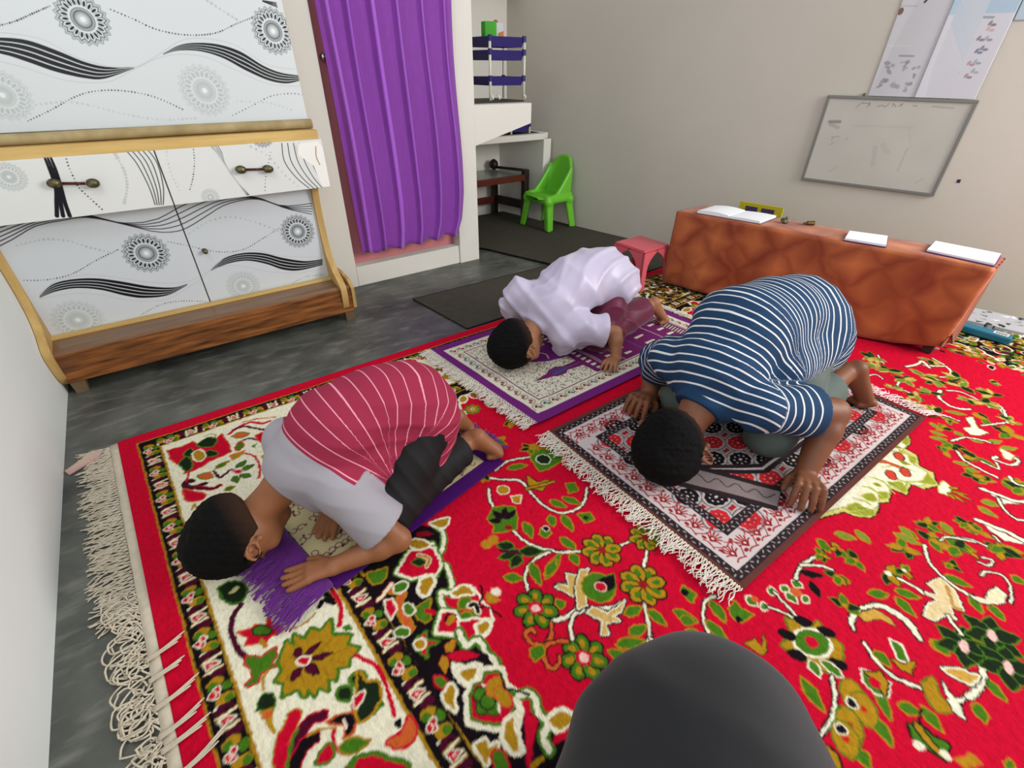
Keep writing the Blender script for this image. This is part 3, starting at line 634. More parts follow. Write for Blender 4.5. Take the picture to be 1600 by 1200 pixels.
# inner red field with a scalloped outline
IN = 0.60
pts = []
def scal(p, q, n, nrm):
    p, q = np.array(p), np.array(q); nrm = np.array(nrm)
    for k in range(n):
        for t, h in ((0.0, -0.05), (0.10, 0.012), (0.25, 0.045), (0.38, 0.02), (0.46, 0.075), (0.54, 0.075), (0.62, 0.02), (0.75, 0.045), (0.90, 0.012)):
            pts.append(tuple(p+(q-p)*((k+t)/n)+nrm*h))
xa, xb, ya, yb = X0+IN, XR-IN+0.0, YB+IN, Y1-0.48
scal((xa, ya), (xa, yb), 4, (-1, 0)); scal((xa, yb), (xb, yb), 7, (0, 1)); scal((xb, yb), (xb, ya), 4, (1, 0)); scal((xb, ya), (xa, ya), 7, (0, -1))
cf.poly(pts, RED, CREAM, 0.011, out2=GREEN, ow2=0.0)
# --- narrow dark bands: rosebuds, hearts, leaves
def bands(d):
    rg = random.Random(9); out = []
    a0 = Y1-d
    y = a0-0.03
    while y > YB: out.append(((X0+d, y), 0)); y -= 0.0625
    x = X0+d+0.05
    while x < XR-d: out.append(((x, Y1-d), 1)); x += 0.0625
    y = a0-0.06
    while y > YB: out.append(((XR-d, y), 0)); y -= 0.0625
    return out
def mini(c, ori, kind):
    def q(u, v): return (c[0]+(v if ori == 0 else u), c[1]+(u if ori == 0 else v))
    def E(u, v, ru, rv, col, out=None, ow=0.002): cf.ell(q(u, v), (rv, ru) if ori == 0 else (ru, rv), col, 0, out, ow)
    if kind == 0:
        E(-0.020, 0.004, 0.011, 0.016, GOLD); E(-0.022, 0.010, 0.008, 0.008, GREEN); E(0.022, -0.004, 0.010, 0.015, GOLD); E(0.017, -0.010, 0.009, 0.008, GREEN)
        E(0.005, 0.012, 0.010, 0.008, GREEN); E(-0.030, -0.012, 0.003, 0.006, CREAM)
        for u, v in ((-0.006, -0.008), (0.005, -0.004), (-0.001, -0.014)): E(u, v, 0.0055, 0.0055, RED, CREAM, 0.0025)
        E(-0.001, -0.008, 0.003, 0.003, PINK)
    else:
        E(-0.024, 0.004, 0.009, 0.014, PURP); E(0.024, -0.002, 0.010, 0.016, PURP); E(0.022, 0.003, 0.004, 0.006, BLACK)
        cf.line([q(-0.014, -0.016), q(-0.012, 0.014)], 0.0045, CREAM, GOLD, 0.0015); cf.line([q(0.012, -0.014), q(0.015, 0.016)], 0.0045, CREAM, GOLD, 0.0015)
        cf.poly([q(-0.007, -0.010), q(0.006, -0.013), q(0.008, -0.003), q(-0.002, 0.013), q(-0.004, 0.0)], RED, CREAM, 0.003); E(0.0, -0.002, 0.002, 0.004, PINK)
for d in ((W[0]+W[1])/2, (W[2]+W[3])/2):
    for k, (c, o_) in enumerate(bands(d)):
        if cf.x0 < c[0] < cf.x1 and cf.y0 < c[1]: mini(c, o_, k % 2)
# --- generic black-band and cream-band motifs on the parts farther off (right and far sides)
rg = random.Random(5)
def blotch(c, s):
    k = rg.randrange(4); a = rg.uniform(0, 6.28); v = lambda l, t: (c[0]+l*math.cos(a+t), c[1]+l*math.sin(a+t))
    if k == 0: cf.poly([v(s*1.1, 0), v(s, 1.2), v(s*1.1, 2.5), v(s*.9, 3.8), v(s, 5)], RED, CREAM, 0.006, True); cf.ell(v(s*.2, 1), s*.45, GREEN, 0, GOLD); cf.ell(v(s*.5, 3), s*.2, GOLD)
    elif k == 1: cf.ell(c, (s*1.15, s*.6), GOLD, a, CREAM, 0.007)
    elif k == 2: leaf(v(s*1.2, 0), v(s*1.2, 3.1), s*.9, GREEN, GOLD); cf.line([v(s, 1.4), v(s*.3, 1), v(s*.9, 4)], 0.008, RED)
    else: spiky(c, s, 8, GOLD, GREEN, None, a); cf.ell(c, s*.35, PURP); cf.ell(c, s*.18, RED, 0, CREAM)
def spread(x0, x1, y0, y1, step, s, skip=lambda p: False):
    y = y0+step/2
    while y < y1:
        x = x0+step/2
        while x < x1:
            p = (x+rg.uniform(-.2, .2)*step, y+rg.uniform(-.2, .2)*step)
            if not skip(p): blotch(p, s*rg.uniform(.8, 1.15))
            x += step
        y += step
spread(0.45, XR-W[3], Y1-0.54, Y1-W[3], 0.062, 0.021); spread(XR-0.66, XR-W[3], YB, Y1-W[3], 0.064, 0.023); spread(0.42, XR, Y1-W[2]+0.01, Y1-W[1]-0.01, 0.085, 0.032)
spread(XR-W[2]+0.01, XR-W[1]-0.01, YB, Y1-W[1], 0.09, 0.034)
# far and right cream bands are crowded with leaves and flowers
def crowd(x0, x1, y0, y1, n):
    for _ in range(n):
        c = (rg.uniform(x0, x1), rg.uniform(y0, y1)); a = rg.uniform(0, 6.28); l = rg.uniform(.02, .045)
        leaf(c, (c[0]+l*math.cos(a), c[1]+l*math.sin(a)), l*.5, rg.choice([BLACK, DGRN, GREEN, GOLD, PURP, (196, 184, 132)]), rg.choice([GOLD, BLACK, GREEN, CREAM]), .003)
crowd(1.3, XR, Y1-W[2], Y1-W[1], 420)
for _ in range(420):
    c = (rg.uniform(1.5, XR-.1), rg.uniform(Y1-W[2]+.01, Y1-W[1]-.01)); a = rg.uniform(0, 6.28); leaf(c, (c[0]+.035*math.cos(a), c[1]+.035*math.sin(a)), .016, rg.choice([BLACK, DGRN, (84, 74, 30), GOLD, PURP, BLACK]), rg.choice([BLACK, GOLD]), .002)
crowd(XR-W[2], XR-W[1], -.6, Y1-W[1], 420); crowd(XR-.68, XR-W[3], -.6, Y1-.4, 420)
# --- cream band, far left corner
cf.poly(TA((410, 720), (520, 690), (600, 650), (700, 690), (780, 640), (830, 590), (880, 660), (900, 730), (840, 760), (740, 800), (680, 840), (600, 880), (540, 900), (590, 830), (480, 820), (430, 780)), RED, ORNG, .004)
for L in (((500, 820), (560, 770), (600, 830), (560, 880)), ((640, 670), (720, 620), (790, 630), (760, 680), (680, 690)), ((690, 750), (740, 720), (800, 745), (740, 765)), ((540, 740), (590, 705), (610, 750), (560, 765))): cf.poly(TA(*L), DGRN, GREEN, .004, True)
cf.poly(TA((610, 740), (660, 715), (700, 760), (660, 800), (620, 780)), GOLD, CREAM, .005, True)
cf.line(TA((700, 610), (740, 590), (790, 600), (770, 620)), .004, GOLD)
cf.line(TA((890, 590), (960, 540), (1060, 500), (1150, 510), (1210, 490)), .011, RED); cf.line(TA((920, 560), (1010, 530), (1090, 545), (1180, 560)), .009, PURP); cf.line(TA((1000, 500), (1100, 475), (1250, 460)), .006, ORNG)
cf.poly(TA((910, 610), (970, 580), (1040, 590), (980, 620)), ORNG, GREEN, .004, True); cf.line(TA((1000, 640), (1060, 625), (1120, 640), (1160, 610)), .007, PURP, CREAM); cf.poly(TA((940, 700), (975, 650), (1000, 680), (960, 720)), GREEN, RED, .004, True)
cf.poly(TA((1100, 600), (1160, 580), (1200, 620), (1170, 660), (1120, 640)), RED, ORNG, .004, True); cf.poly(TA((1060, 690), (1110, 660), (1090, 700)), GREEN)
cf.line(TA((900, 760), (980, 740), (1070, 755), (1110, 800), (1130, 860), (1120, 930)), .007, RED); cf.poly(TA((900, 760), (1010, 720), (960, 770), (920, 790)), GOLD, ORNG, .003)
cf.line(TA((600, 960), (560, 960), (550, 1000), (620, 1010), (700, 980)), .010, PURP, DGRN, .004); cf.line(TA((580, 880), (560, 960)), .006, RED); cf.line(TA((640, 1010), (760, 1020), (820, 990)), .009, PURP, RED, .003)
cf.poly(TA((640, 920), (740, 890), (760, 930), (680, 940)), ORNG, GREEN, .004, True); cf.line(TA((770, 880), (820, 930), (900, 870), (980, 890)), .008, PURP, CREAM, .003); leaf(*TA((780, 860), (890, 800)), .016)
for L in (((950, 850), (1020, 800)), ((990, 870), (1080, 830)), ((980, 910), (1060, 920)), ((930, 920), (950, 970))): leaf(*TA(*L), .018, GREEN, DGRN)
cf.poly(TA((900, 880), (1000, 870), (960, 900)), RED, PINK, .003)
cf.poly(TA((530, 1020), (600, 1040), (700, 1060), (680, 1100), (560, 1110)), RED, ORNG, .004, True); cf.line(TA((600, 1180), (620, 1140), (640, 1180)), .006, GOLD); leaf(*TA((860, 1030), (930, 1000)), .016)
# --- cream band, near left
cf.poly(TB((170, 80), (240, 40), (330, 60), (330, 130), (270, 170), (200, 140)), DGRN, GREEN, .005, True); cf.ell(TB((265, 90))[0], (.010, .006), (196, 188, 130), .2)
cf.line(TB((305, 180), (260, 250), (245, 340), (270, 430), (310, 480), (350, 510)), .009, PURP, DGRN, .0015)
P = TB((480, 250), (500, 300), (560, 310), (560, 345), (500, 370), (470, 400), (455, 440), (430, 410), (330, 430), (350, 385), (285, 350), (370, 330), (400, 300), (460, 310)); cf.poly(P, RED, ORNG, .003)
cf.poly(TB((375, 335), (430, 310), (490, 330), (470, 360), (400, 360)), GREEN, DGRN, .004, True); cf.line(TB((430, 400), (455, 440)), .008, GOLD)
cf.line(TB((560, 330), (640, 325), (720, 280), (770, 230)), .004, GOLD)
cf.line(TB((610, 270), (600, 200), (660, 150), (700, 110), (780, 90), (850, 120), (900, 150)), .011, BLACK, GREEN, .003); cf.line(TB((790, 190), (830, 150), (880, 170)), .012, BLACK); cf.line(TB((610, 270), (585, 200)), .007, RED)
cf.line(TB((870, 80), (915, 150), (930, 220), (920, 310)), .008, RED, ORNG, .001)
cf.poly(TB((340, 500), (430, 510), (480, 470), (520, 450), (525, 500), (490, 545), (540, 560), (480, 570), (430, 610), (410, 660), (350, 690), (330, 680), (375, 640), (370, 580), (330, 550)), GREEN, RED, .004)
spc = TB((760, 520))[0]
S = TB((860, 280), (870, 370), (990, 370), (960, 430), (1040, 450), (980, 510), (970, 560), (900, 570), (900, 640), (840, 640), (850, 710), (790, 690), (765, 745), (720, 700), (700, 750), (660, 700), (570, 745), (580, 660), (525, 650), (570, 590), (545, 530), (570, 480), (590, 410), (640, 440), (640, 370), (700, 400), (740, 330), (800, 350))
cf.poly(S, GOLD, GREEN, .007)
for L in (((780, 420), (700, 500)), ((880, 380), (800, 470)), ((990, 440), (880, 490)), ((950, 540), (850, 520)), ((860, 620), (780, 560)), ((700, 690), (680, 600)), ((590, 640), (640, 580)), ((600, 500), (650, 520)), ((640, 420), (680, 470))): cf.line(TB(*L), .0022, (150, 108, 18))
for L in (((620, 650), (690, 560), .014), ((700, 500), (800, 410), .010), ((740, 520), (880, 480), .012), ((710, 550), (790, 610), .016), ((640, 460), (690, 500), .015)): leaf(*TB(L[0], L[1]), L[2], PURP, BLACK, .002)
cf.poly(TB((655, 530), (700, 500), (735, 505), (720, 545), (670, 550)), RED, CREAM, .004); cf.poly(TB((935, 320), (980, 300), (1010, 330), (960, 345)), GREEN)
cf.line(TB((1020, 490), (1100, 530), (1170, 580), (1200, 650)), .008, RED); cf.line(TB((470, 590), (440, 650), (450, 710)), .006, GOLD)
cf.poly(TB((400, 840), (430, 760), (480, 730), (520, 770), (500, 840), (440, 830)), DGRN, GREEN, .003, True); cf.poly(TB((430, 850), (500, 830), (490, 900), (440, 880)), ORNG, GOLD, .003); cf.line(TB((480, 900), (510, 970)), .010, GOLD)
for L in (((1040, 600), (1040, 690), .026), ((1060, 730), (1160, 670), .018), ((1040, 850), (1180, 800), .020), ((930, 700), (980, 770), .022)): leaf(*TB(L[0], L[1]), L[2], DGRN, GREEN, .006)
cf.poly(TB((990, 800), (1040, 740), (1085, 710), (1080, 760), (1040, 820), (1010, 880)), RED, CREAM, .004)
cf.poly(TB((850, 910), (920, 870), (1000, 850), (1030, 880), (1000, 980), (950, 1010), (960, 930), (900, 920)), BLACK, ORNG, .004); cf.line(TB((945, 900), (960, 960)), .004, CREAM)
cf.line(TB((890, 960), (890, 1050), (930, 1100), (1010, 1100), (1110, 1030)), .007, RED); leaf(*TB((920, 1080), (1110, 1030)), .024); cf.poly(TB((780, 1160), (820, 1080), (860, 1050), (880, 1100), (840, 1170)), RED, GREEN, .005, True)
cf.line(TB((640, 870), (600, 960), (560, 1050), (560, 1200)), .022, RED, GOLD, .003); cf.line(TB((820, 870), (740, 900), (670, 990), (630, 1080)), .016, PURP, RED, .003); cf.line(TB((760, 1010), (700, 1060), (660, 1140), (640, 1200)), .02, BLACK, RED, .003)
cf.line(TB((660, 960), (620, 1050), (600, 1200)), .006, GREEN); cf.line(TB((720, 1000), (800, 960), (900, 950)), .005, GOLD)
cf.poly(TB((980, 1200), (1040, 1150), (1160, 1140), (1240, 1170), (1260, 1220)), RED, GREEN, .008, True)
# --- orange curl leaf at the edge of the cream band, crop D
cf.line(TD((0, 310), (110, 370), (180, 470), (215, 560), (265, 740)), .008, RED); cf.poly(TD((370, 750), (420, 820), (400, 920), (300, 980), (210, 940), (290, 890), (340, 830)), ORNG, RED, .004, True); cf.poly(TD((260, 790), (320, 755), (320, 830), (280, 840)), BLACK)
cf.poly(TD((0, 420), (60, 500), (130, 500), (150, 620), (90, 720), (0, 760)), DGRN, GOLD, .006, True); cf.poly(TD((-40, 620), (40, 560), (20, 640), (-20, 690)), RED, CREAM, .003); cf.poly(TD((0, 1060), (120, 1040), (200, 1070), (330, 1100), (330, 1160), (0, 1160)), RED, GREEN, .008, True)
# --- black scalloped band, crops C and D: wipe with black to the traced edge, then the motifs
cf.rect(0.16, 0.80, -0.66, 0.93, RED)
cf.poly(TC((20, 690), (60, 640), (200, 560), (330, 380), (420, 280), (600, 300), (640, 360), (620, 470), (575, 490), (640, 580), (690, 700), (690, 760), (850, 760), (980, 980), (900, 1130), (960, 1300), (1040, 1500), (1200, 1700), (1600, 1750), (1600, 2100), (960, 2090), (500, 1440), (280, 1050), (40, 705)), BLACK)
cf.poly(TC((700, 790), (850, 760), (900, 850), (960, 900), (980, 980), (920, 1060), (900, 1110), (780, 1180), (730, 1080), (740, 960), (640, 880), (620, 790)), RED, CREAM, .006)
edge = TC((640, 240), (580, 290), (620, 330), (630, 410), (600, 490), (570, 480), (540, 420)); cf.line(edge, .009, CREAM, GREEN, .005)
cf.line(TC((590, 570), (650, 580), (670, 650), (690, 720), (680, 790)), .009, CREAM, GREEN, .004); cf.line(TC((680, 790), (610, 780), (610, 850), (650, 910), (720, 930)), .010, CREAM, GREEN, .005)
cf.poly(TC((480, 450), (550, 460), (590, 540), (600, 590), (560, 650), (500, 640), (400, 670), (290, 630), (330, 560), (380, 480)), RED, CREAM, .007, out2=GREEN, ow2=.012); cf.poly(TC((390, 560), (440, 530), (490, 555), (450, 580)), DGRN, GREEN, .003, True); cf.line(TC((440, 500), (520, 530), (500, 590)), .007, GOLD, CREAM, .002)
cf.poly(TC((370, 400), (440, 390), (520, 430), (450, 455), (390, 440)), GOLD, CREAM, .006, True); cf.poly(TC((530, 270), (600, 245), (660, 235), (640, 290), (590, 300)), GOLD, CREAM, .006, True); leaf(*TC((420, 350), (560, 345)), .018, (140, 10, 30), BLACK, .002)
cf.poly(TC((470, 690), (530, 660), (550, 700), (520, 760), (490, 800), (450, 760)), GOLD, CREAM, .008, True); cf.poly(TC((690, 790), (760, 740), (820, 750), (840, 790), (780, 790), (720, 810)), GOLD, CREAM, .007, True)
for L in ((780, 860), (830, 960), (790, 970)): cf.ell(TC(L)[0], (.014, .012), GREEN, .4, GOLD, .003)
cf.line(TC((820, 880), (860, 870), (880, 920)), .010, BLACK, CREAM, .003); cf.poly(TC((870, 1030), (930, 990), (960, 1000), (930, 1060), (880, 1100)), GOLD, CREAM, .008, True)
cf.poly(TC((620, 930), (700, 930), (740, 1000), (720, 1080), (580, 1070), (600, 1000)), RED, CREAM, .008, out2=GREEN, ow2=.012); cf.line(TC((640, 990), (660, 950), (720, 950)), .005, BLACK); cf.ell(TC((680, 985))[0], (.013, .007), GOLD, .3)
cf.poly(TC((410, 930), (450, 870), (530, 830), (520, 900), (530, 980), (500, 1000), (440, 980)), GREEN, GOLD, .003); cf.line(TC((500, 920), (550, 930)), .012, RED)
cf.line(TC((240, 760), (320, 780), (300, 860), (330, 940), (380, 1040)), .016, ORNG, GOLD, .003); cf.poly(TC((200, 840), (250, 830), (280, 900), (240, 970), (200, 910)), RED, CREAM, .004); cf.line(TC((240, 720), (180, 800), (150, 830)), .009, CREAM, ORNG, .002)
cf.ell(TC((310, 740))[0], (.016, .012), GREEN, 0, CREAM, .004); cf.ell(TC((370, 900))[0], (.009, .014), GREEN, 0, CREAM, .004); cf.poly(TC((60, 640), (140, 620), (210, 600), (180, 690), (100, 710)), GREEN, GOLD, .004, True)
cf.ell(TC((320, 1070))[0], (.015, .010), GREEN, -.6, CREAM, .003)
cf.line(TC((900, 730), (910, 800), (890, 870)), .005, BLACK); cf.line(TC((880, 890), (960, 890), (1050, 960)), .005, BLACK); cf.ell(TC((1010, 775))[0], .009, CREAM, 0, PINK); cf.poly(TC((950, 780), (990, 800), (1040, 840), (970, 850), (940, 820)), GOLD, ORNG, .002, True)
# crop D part
cf.poly(TD((740, 60), (860, 40), (960, 60), (940, 130), (860, 190), (800, 200), (760, 130)), RED, CREAM, .006); cf.poly(TD((870, 90), (940, 50), (960, 90), (900, 150)), GOLD, CREAM, .008, True)
cf.line(TD((740, 130), (790, 230), (860, 190), (910, 220), (940, 290), (1000, 340), (1020, 420)), .011, CREAM, GREEN, .006); cf.line(TD((700, 350), (710, 430), (760, 500), (830, 510), (900, 400), (860, 370), (780, 390), (720, 370)), .010, CREAM, None); cf.poly(TD((740, 420), (860, 400), (850, 460), (790, 490)), GOLD, CREAM, .008, True)
cf.poly(TD((880, 250), (950, 300), (1000, 400), (940, 360), (870, 350), (800, 330)), BLACK); leaf(*TD((650, 310), (890, 300)), .022, RED, PURP, .002)
for L in (((650, 270), (710, 190)), ((620, 310), (640, 430))): leaf(*TD(*L), .016, GOLD, ORNG, .002)
cf.poly(TD((430, 180), (500, 130), (480, 190), (580, 200), (500, 240), (500, 310), (440, 250)), RED, GREEN, .005); cf.ell(TD((455, 215))[0], .010, GOLD, 0, CREAM, .004)
cf.poly(TD((560, 460), (600, 460), (650, 500), (600, 540)), GREEN, RED, .004, True); cf.poly(TD((640, 580), (670, 520), (710, 560), (700, 620), (710, 700), (650, 650), (620, 600)), GOLD, CREAM, .006, True)
cf.poly(TD((940, 440), (1030, 430), (1060, 540), (1150, 600), (1140, 680), (1060, 790), (1000, 800), (840, 760), (830, 600), (860, 530), (920, 500)), RED, GREEN, .006, out2=CREAM, ow2=.015)
for L in ((900, 590), (980, 610), (920, 680), (990, 690), (950, 640)): cf.ell(TD(L)[0], .012, GREEN, 0, DGRN, .003)
cf.line(TD((910, 520), (1000, 560), (1030, 630), (1040, 710)), .005, CREAM); cf.ell(TD((1010, 530))[0], (.018, .014), GOLD, 0, ORNG); cf.ell(TD((1060, 600))[0], (.010, .02), GOLD, 0, ORNG)
cf.line(TD((1180, 600), (1250, 580), (1300, 640), (1330, 740), (1400, 790), (1360, 900), (1400, 1000)), .011, CREAM, GREEN, .006); cf.line(TD((1160, 620), (1190, 700), (1180, 800), (1160, 880), (1210, 1000)), .011, CREAM, None)
cf.poly(TD((1090, 800), (1130, 760), (1150, 860), (1180, 1000), (1120, 980), (1080, 900)), GOLD, CREAM, .009, True); cf.poly(TD((1400, 780), (1480, 720), (1560, 740), (1560, 800), (1470, 850)), GOLD, CREAM, .008, True); cf.poly(TD((1440, 900), (1560, 830), (1560, 900), (1430, 970)), RED)
cf.line(TD((1270, 800), (1260, 960), (1250, 1120)), [.024, .012, .006], RED, PURP, .002); cf.line(TD((1050, 430), (1080, 530), (1160, 560), (1250, 590)), .005, BLACK)
cf.poly(TD((860, 960), (930, 930), (960, 980), (1020, 950), (1020, 1010), (960, 1060), (940, 1100), (880, 1010)), GOLD, CREAM, .006, True); cf.line(TD((1030, 1050), (1060, 1120)), .02, GREEN, RED, .004); cf.line(TD((1280, 1120), (1350, 1060)), .008, GOLD)
# --- red field: vines, flowers and leaves, crops C, H
def rectify_field(): pass
vine(TH((110, 360), (180, 420), (260, 450), (340, 465), (440, 458))); vine(TH((280, 465), (210, 500), (175, 560), (185, 635))); vine(TH((580, 440), (660, 410), (690, 400))); vine(TH((715, 400), (715, 470), (700, 540), (700, 640), (715, 740), (730, 840), (700, 920), (650, 990), (580, 1000), (520, 975)))
vine(TH((735, 850), (770, 920))); vine(TH((0, 130), (70, 140), (150, 145), (200, 200), (260, 260), (340, 290), (410, 270), (440, 230), (450, 180))); vine(TH((40, 100), (90, 60), (160, 45), (215, 40))); vine(TH((10, 180), (15, 230), (30, 260)))
vine(TH((1020, 660), (975, 690), (970, 760), (1000, 840), (1040, 880))); vine(TH((180, 720), (210, 765), (300, 770), (380, 740), (410, 690), (380, 620), (320, 610)), .009); vine(TH((390, 870), (375, 800), (400, 740), (470, 720), (560, 710), (600, 690)), .007)
rosette(TH((220, 715))[0], .047, 7, GREEN, GOLD, PINK, RED); rosette(TH((435, 935))[0], .046, 7, GREEN, GOLD, PINK, RED)
for c, r in (((515, 455), .048), ((700, 608), .052), ((710, 400), .040)): rosette(TH(c)[0], r, 8, GOLD, GREEN, (150, 30, 30), None, .3)
cf.poly(TC((950, 240), (990, 160), (1060, 140), (1150, 150), (1170, 230), (1160, 310), (1080, 330), (990, 340), (1000, 290)), GREEN, GOLD, .003)
for L in (((1060, 240), (990, 180)), ((1070, 240), (1080, 150)), ((1080, 240), (1160, 170)), ((1050, 250), (960, 250))): leaf(*TC(*L), .018, BLACK, PURP, .001)
cf.ell(TC((1105, 300))[0], .009, (150, 20, 24))
for L in ((((120, 440), (50, 430)), GREEN), (((150, 460), (60, 490)), GREEN), (((150, 480), (110, 530)), GREEN), (((150, 460), (250, 460)), GREEN)): leaf(*TH(*L[0]), .024, DGRN, GREEN, .004)
cf.line(TH((60, 455), (150, 470)), .008, PURP)
lv = [((80, 575), (165, 580)), ((200, 510), (240, 610)), ((265, 580), (330, 470)), ((380, 470), (410, 520)), ((170, 330), (205, 400)), ((330, 400), (400, 450)), ((285, 300), (300, 350)), ((340, 300), (385, 370)), ((95, 90), (180, 75)), ((285, 235), (355, 265)), ((340, 220), (420, 250)), ((620, 740), (695, 710)), ((725, 720), (800, 790)), ((835, 725), (945, 775)), ((870, 760), (930, 780)), ((545, 905), (680, 960)), ((580, 880), (710, 860)), ((640, 830), (715, 790)), ((1000, 680), (1070, 780)), ((980, 770), (1075, 860)), ((580, 1020), (625, 1060)), ((890, 820), (960, 840)), ((820, 860), (870, 840)), ((310, 700), (350, 690)), ((270, 565), (310, 500))]
for a, b_ in lv: leaf(*TH(a, b_), .021)
for L in (((310, 620), (350, 640), (385, 660), (420, 620), (410, 570), (360, 560), (370, 620), (330, 610)), ((420, 545), (455, 540), (430, 600), (445, 700), (410, 720), (400, 620)), ((470, 710), (540, 740), (600, 700), (615, 680), (600, 730), (560, 750), (600, 770), (530, 780), (545, 830), (515, 830), (520, 770), (450, 735))): cf.poly(TH(*L), (206, 170, 96), CREAM, .003, out2=BLACK, ow2=.0065)
cf.line(TH((290, 780), (290, 840), (250, 880), (200, 870), (175, 830), (200, 805), (215, 825)), .0075, ORNG, BLACK, .003); cf.line(TH((360, 860), (280, 870), (255, 920), (280, 980), (320, 970), (325, 930)), .0075, ORNG, BLACK, .003); cf.poly(TH((195, 900), (250, 880), (255, 920), (220, 950), (195, 930)), GREEN, GOLD, .003)
cf.ell(TH((500, 620))[0], .036, GREEN, 0, GOLD); cf.poly(TH((490, 590), (530, 575), (570, 560), (575, 620), (550, 640), (520, 610)), BLACK, GREEN, .003); cf.ell(TH((510, 618))[0], .011, (190, 20, 40), 0, PINK)
cf.poly(TH((240, 360), (265, 350), (290, 380), (265, 400), (240, 385)), GREEN, GOLD, .003); cf.ell(TH((265, 360))[0], .008, BLACK, 0, CREAM, .002); cf.poly(TH((355, 160), (395, 155), (410, 190), (370, 200)), GREEN, GOLD, .003); cf.poly(TH((410, 295), (460, 290), (480, 320), (440, 335)), GREEN, GOLD, .003); cf.ell(TH((445, 312))[0], .007, DGRN)
cf.poly(TH((195, 10), (320, 0), (340, 50), (280, 90), (240, 100), (200, 50)), GREEN, GOLD, .004); cf.ell(TH((255, 50))[0], .02, DGRN, 0, CREAM, .003); cf.poly(TH((180, 120), (190, 180), (250, 190), (280, 140), (230, 150)), GOLD, BLACK, .003); cf.line(TH((180, 180), (220, 170), (300, 150)), .009, GOLD, BLACK, .003); cf.ell(TH((75, 185))[0], .016, GOLD, 0, CREAM, .003); cf.poly(TH((110, 215), (155, 210), (150, 245), (120, 240)), GOLD, CREAM, .003)
cf.poly(TH((870, 640), (880, 615), (935, 650), (920, 690), (895, 670)), GREEN, GOLD, .003); cf.ell(TH((885, 645))[0], .008, BLACK); cf.poly(TH((1085, 720), (1110, 685), (1140, 720), (1190, 740), (1140, 780), (1100, 760)), GREEN, GOLD, .003); cf.ell(TH((1125, 765))[0], .008, BLACK)
cf.poly(TH((1150, 870), (1200, 850), (1230, 890), (1240, 830), (1250, 900), (1230, 930)), GOLD, BLACK, .002)
for c in ((0, 430), (30, 410)): cf.ell(TH(c)[0], .012, GOLD, 0, ORNG)
# crop I / E : right foreground
def starf(P, r, n, col, out, cen): 
    c = np.mean(np.array(P), 0)
for (a, b_) in [((160, 560), (200, 590)), ((215, 590), (240, 600)), ((240, 530), (275, 545)), ((290, 520), (320, 540)), ((310, 545), (350, 580)), ((330, 500), (370, 520)), ((370, 560), (395, 575))]: leaf(*TI(a, b_), .02, GREEN, CREAM, .003)
cf.ell(TI((345, 540))[0], .012, ORNG); cf.ell(TI((190, 568))[0], .008, ORNG)
vine(TI((345, 490), (360, 450), (410, 410), (450, 405))); vine(TI((365, 440), (430, 440), (480, 455))); vine(TI((265, 540), (310, 590), (350, 640)), .005); vine(TI((240, 595), (300, 620), (340, 640)), .005)
for (a, b_) in [((360, 465), (450, 480)), ((400, 500), (435, 560))]: leaf(*TI(a, b_), .018, BLACK, DGRN, .002)
cf.poly(TI((305, 640), (345, 650), (380, 680), (430, 650), (465, 700), (520, 740), (515, 800), (460, 800), (500, 850), (420, 830), (380, 800), (320, 760), (290, 740), (330, 700)), GOLD, GREEN, .004); cf.ell(TI((405, 730))[0], (.036, .026), GREEN, -.4, CREAM, .006); cf.ell(TI((405, 730))[0], .012, RED)
for c in ((310, 700), (350, 780), (370, 650), (460, 690), (500, 810)): cf.ell(TI(c)[0], (.012, .018), BLACK, .5)
for (a, b_) in [((400, 800), (430, 860)), ((440, 800), (520, 860))]: leaf(*TI(a, b_), .02, GREEN, CREAM, .003)
vine(TI((480, 860), (490, 930), (485, 1000), (450, 1060), (430, 1090))); vine(TI((600, 730), (640, 790), (700, 850), (760, 880), (810, 900)), .007); vine(TI((560, 680), (555, 640), (590, 600), (660, 590), (720, 620), (770, 660), (810, 720)), [.006, .010, .008, .010, .014, .016, .006])
cf.poly(TI((580, 620), (640, 600), (700, 640), (720, 670), (660, 640), (600, 650)), (206, 160, 70), BLACK, .002)
for (a, b_) in [((365, 860), (450, 990)), ((630, 860), (700, 1020)), ((640, 1010), (705, 1120)), ((730, 965), (810, 990)), ((820, 970), (890, 1060)), ((1020, 960), (1055, 1030)), ((1045, 860), (1130, 950)), ((640, 760), (700, 820)), ((620, 545), (690, 550)), ((715, 535), (810, 560)), ((720, 560), (790, 630)), ((580, 1130), (620, 1200)), ((855, 720), (900, 770)), ((1000, 560), (1040, 620)), ((1070, 590), (1125, 650)), ((490, 320), (570, 340)), ((575, 310), (620, 360)), ((430, 340), (470, 390)), ((710, 320), (810, 360)), ((740, 300), (800, 340)), ((900, 480), (1000, 520)), ((890, 290), (940, 330)), ((1130, 1180), (1160, 1200)), ((860, 720), (920, 780)), ((1150, 480), (1200, 510)), ((1030, 220), (1090, 260)), ((1050, 200), (1110, 215)), ((990, 95), (1060, 130))]: leaf(*TI(a, b_), .021)
for c in ((560, 930), (600, 980), (545, 1040), (530, 1090)): cf.ell(TI(c)[0], (.030, .020), GOLD, .6, GREEN, .003); cf.ell(TI(c)[0], .006, (200, 40, 30))
for c in ((555, 955), (515, 1055)): cf.ell(TI(c)[0], .008, BLACK, 0, CREAM, .003)
cf.poly(TI((700, 720), (740, 740), (765, 800), (730, 790)), GREEN, CREAM, .004); cf.poly(TI((700, 790), (750, 810), (790, 800), (780, 850), (740, 830)), GOLD, BLACK, .003)
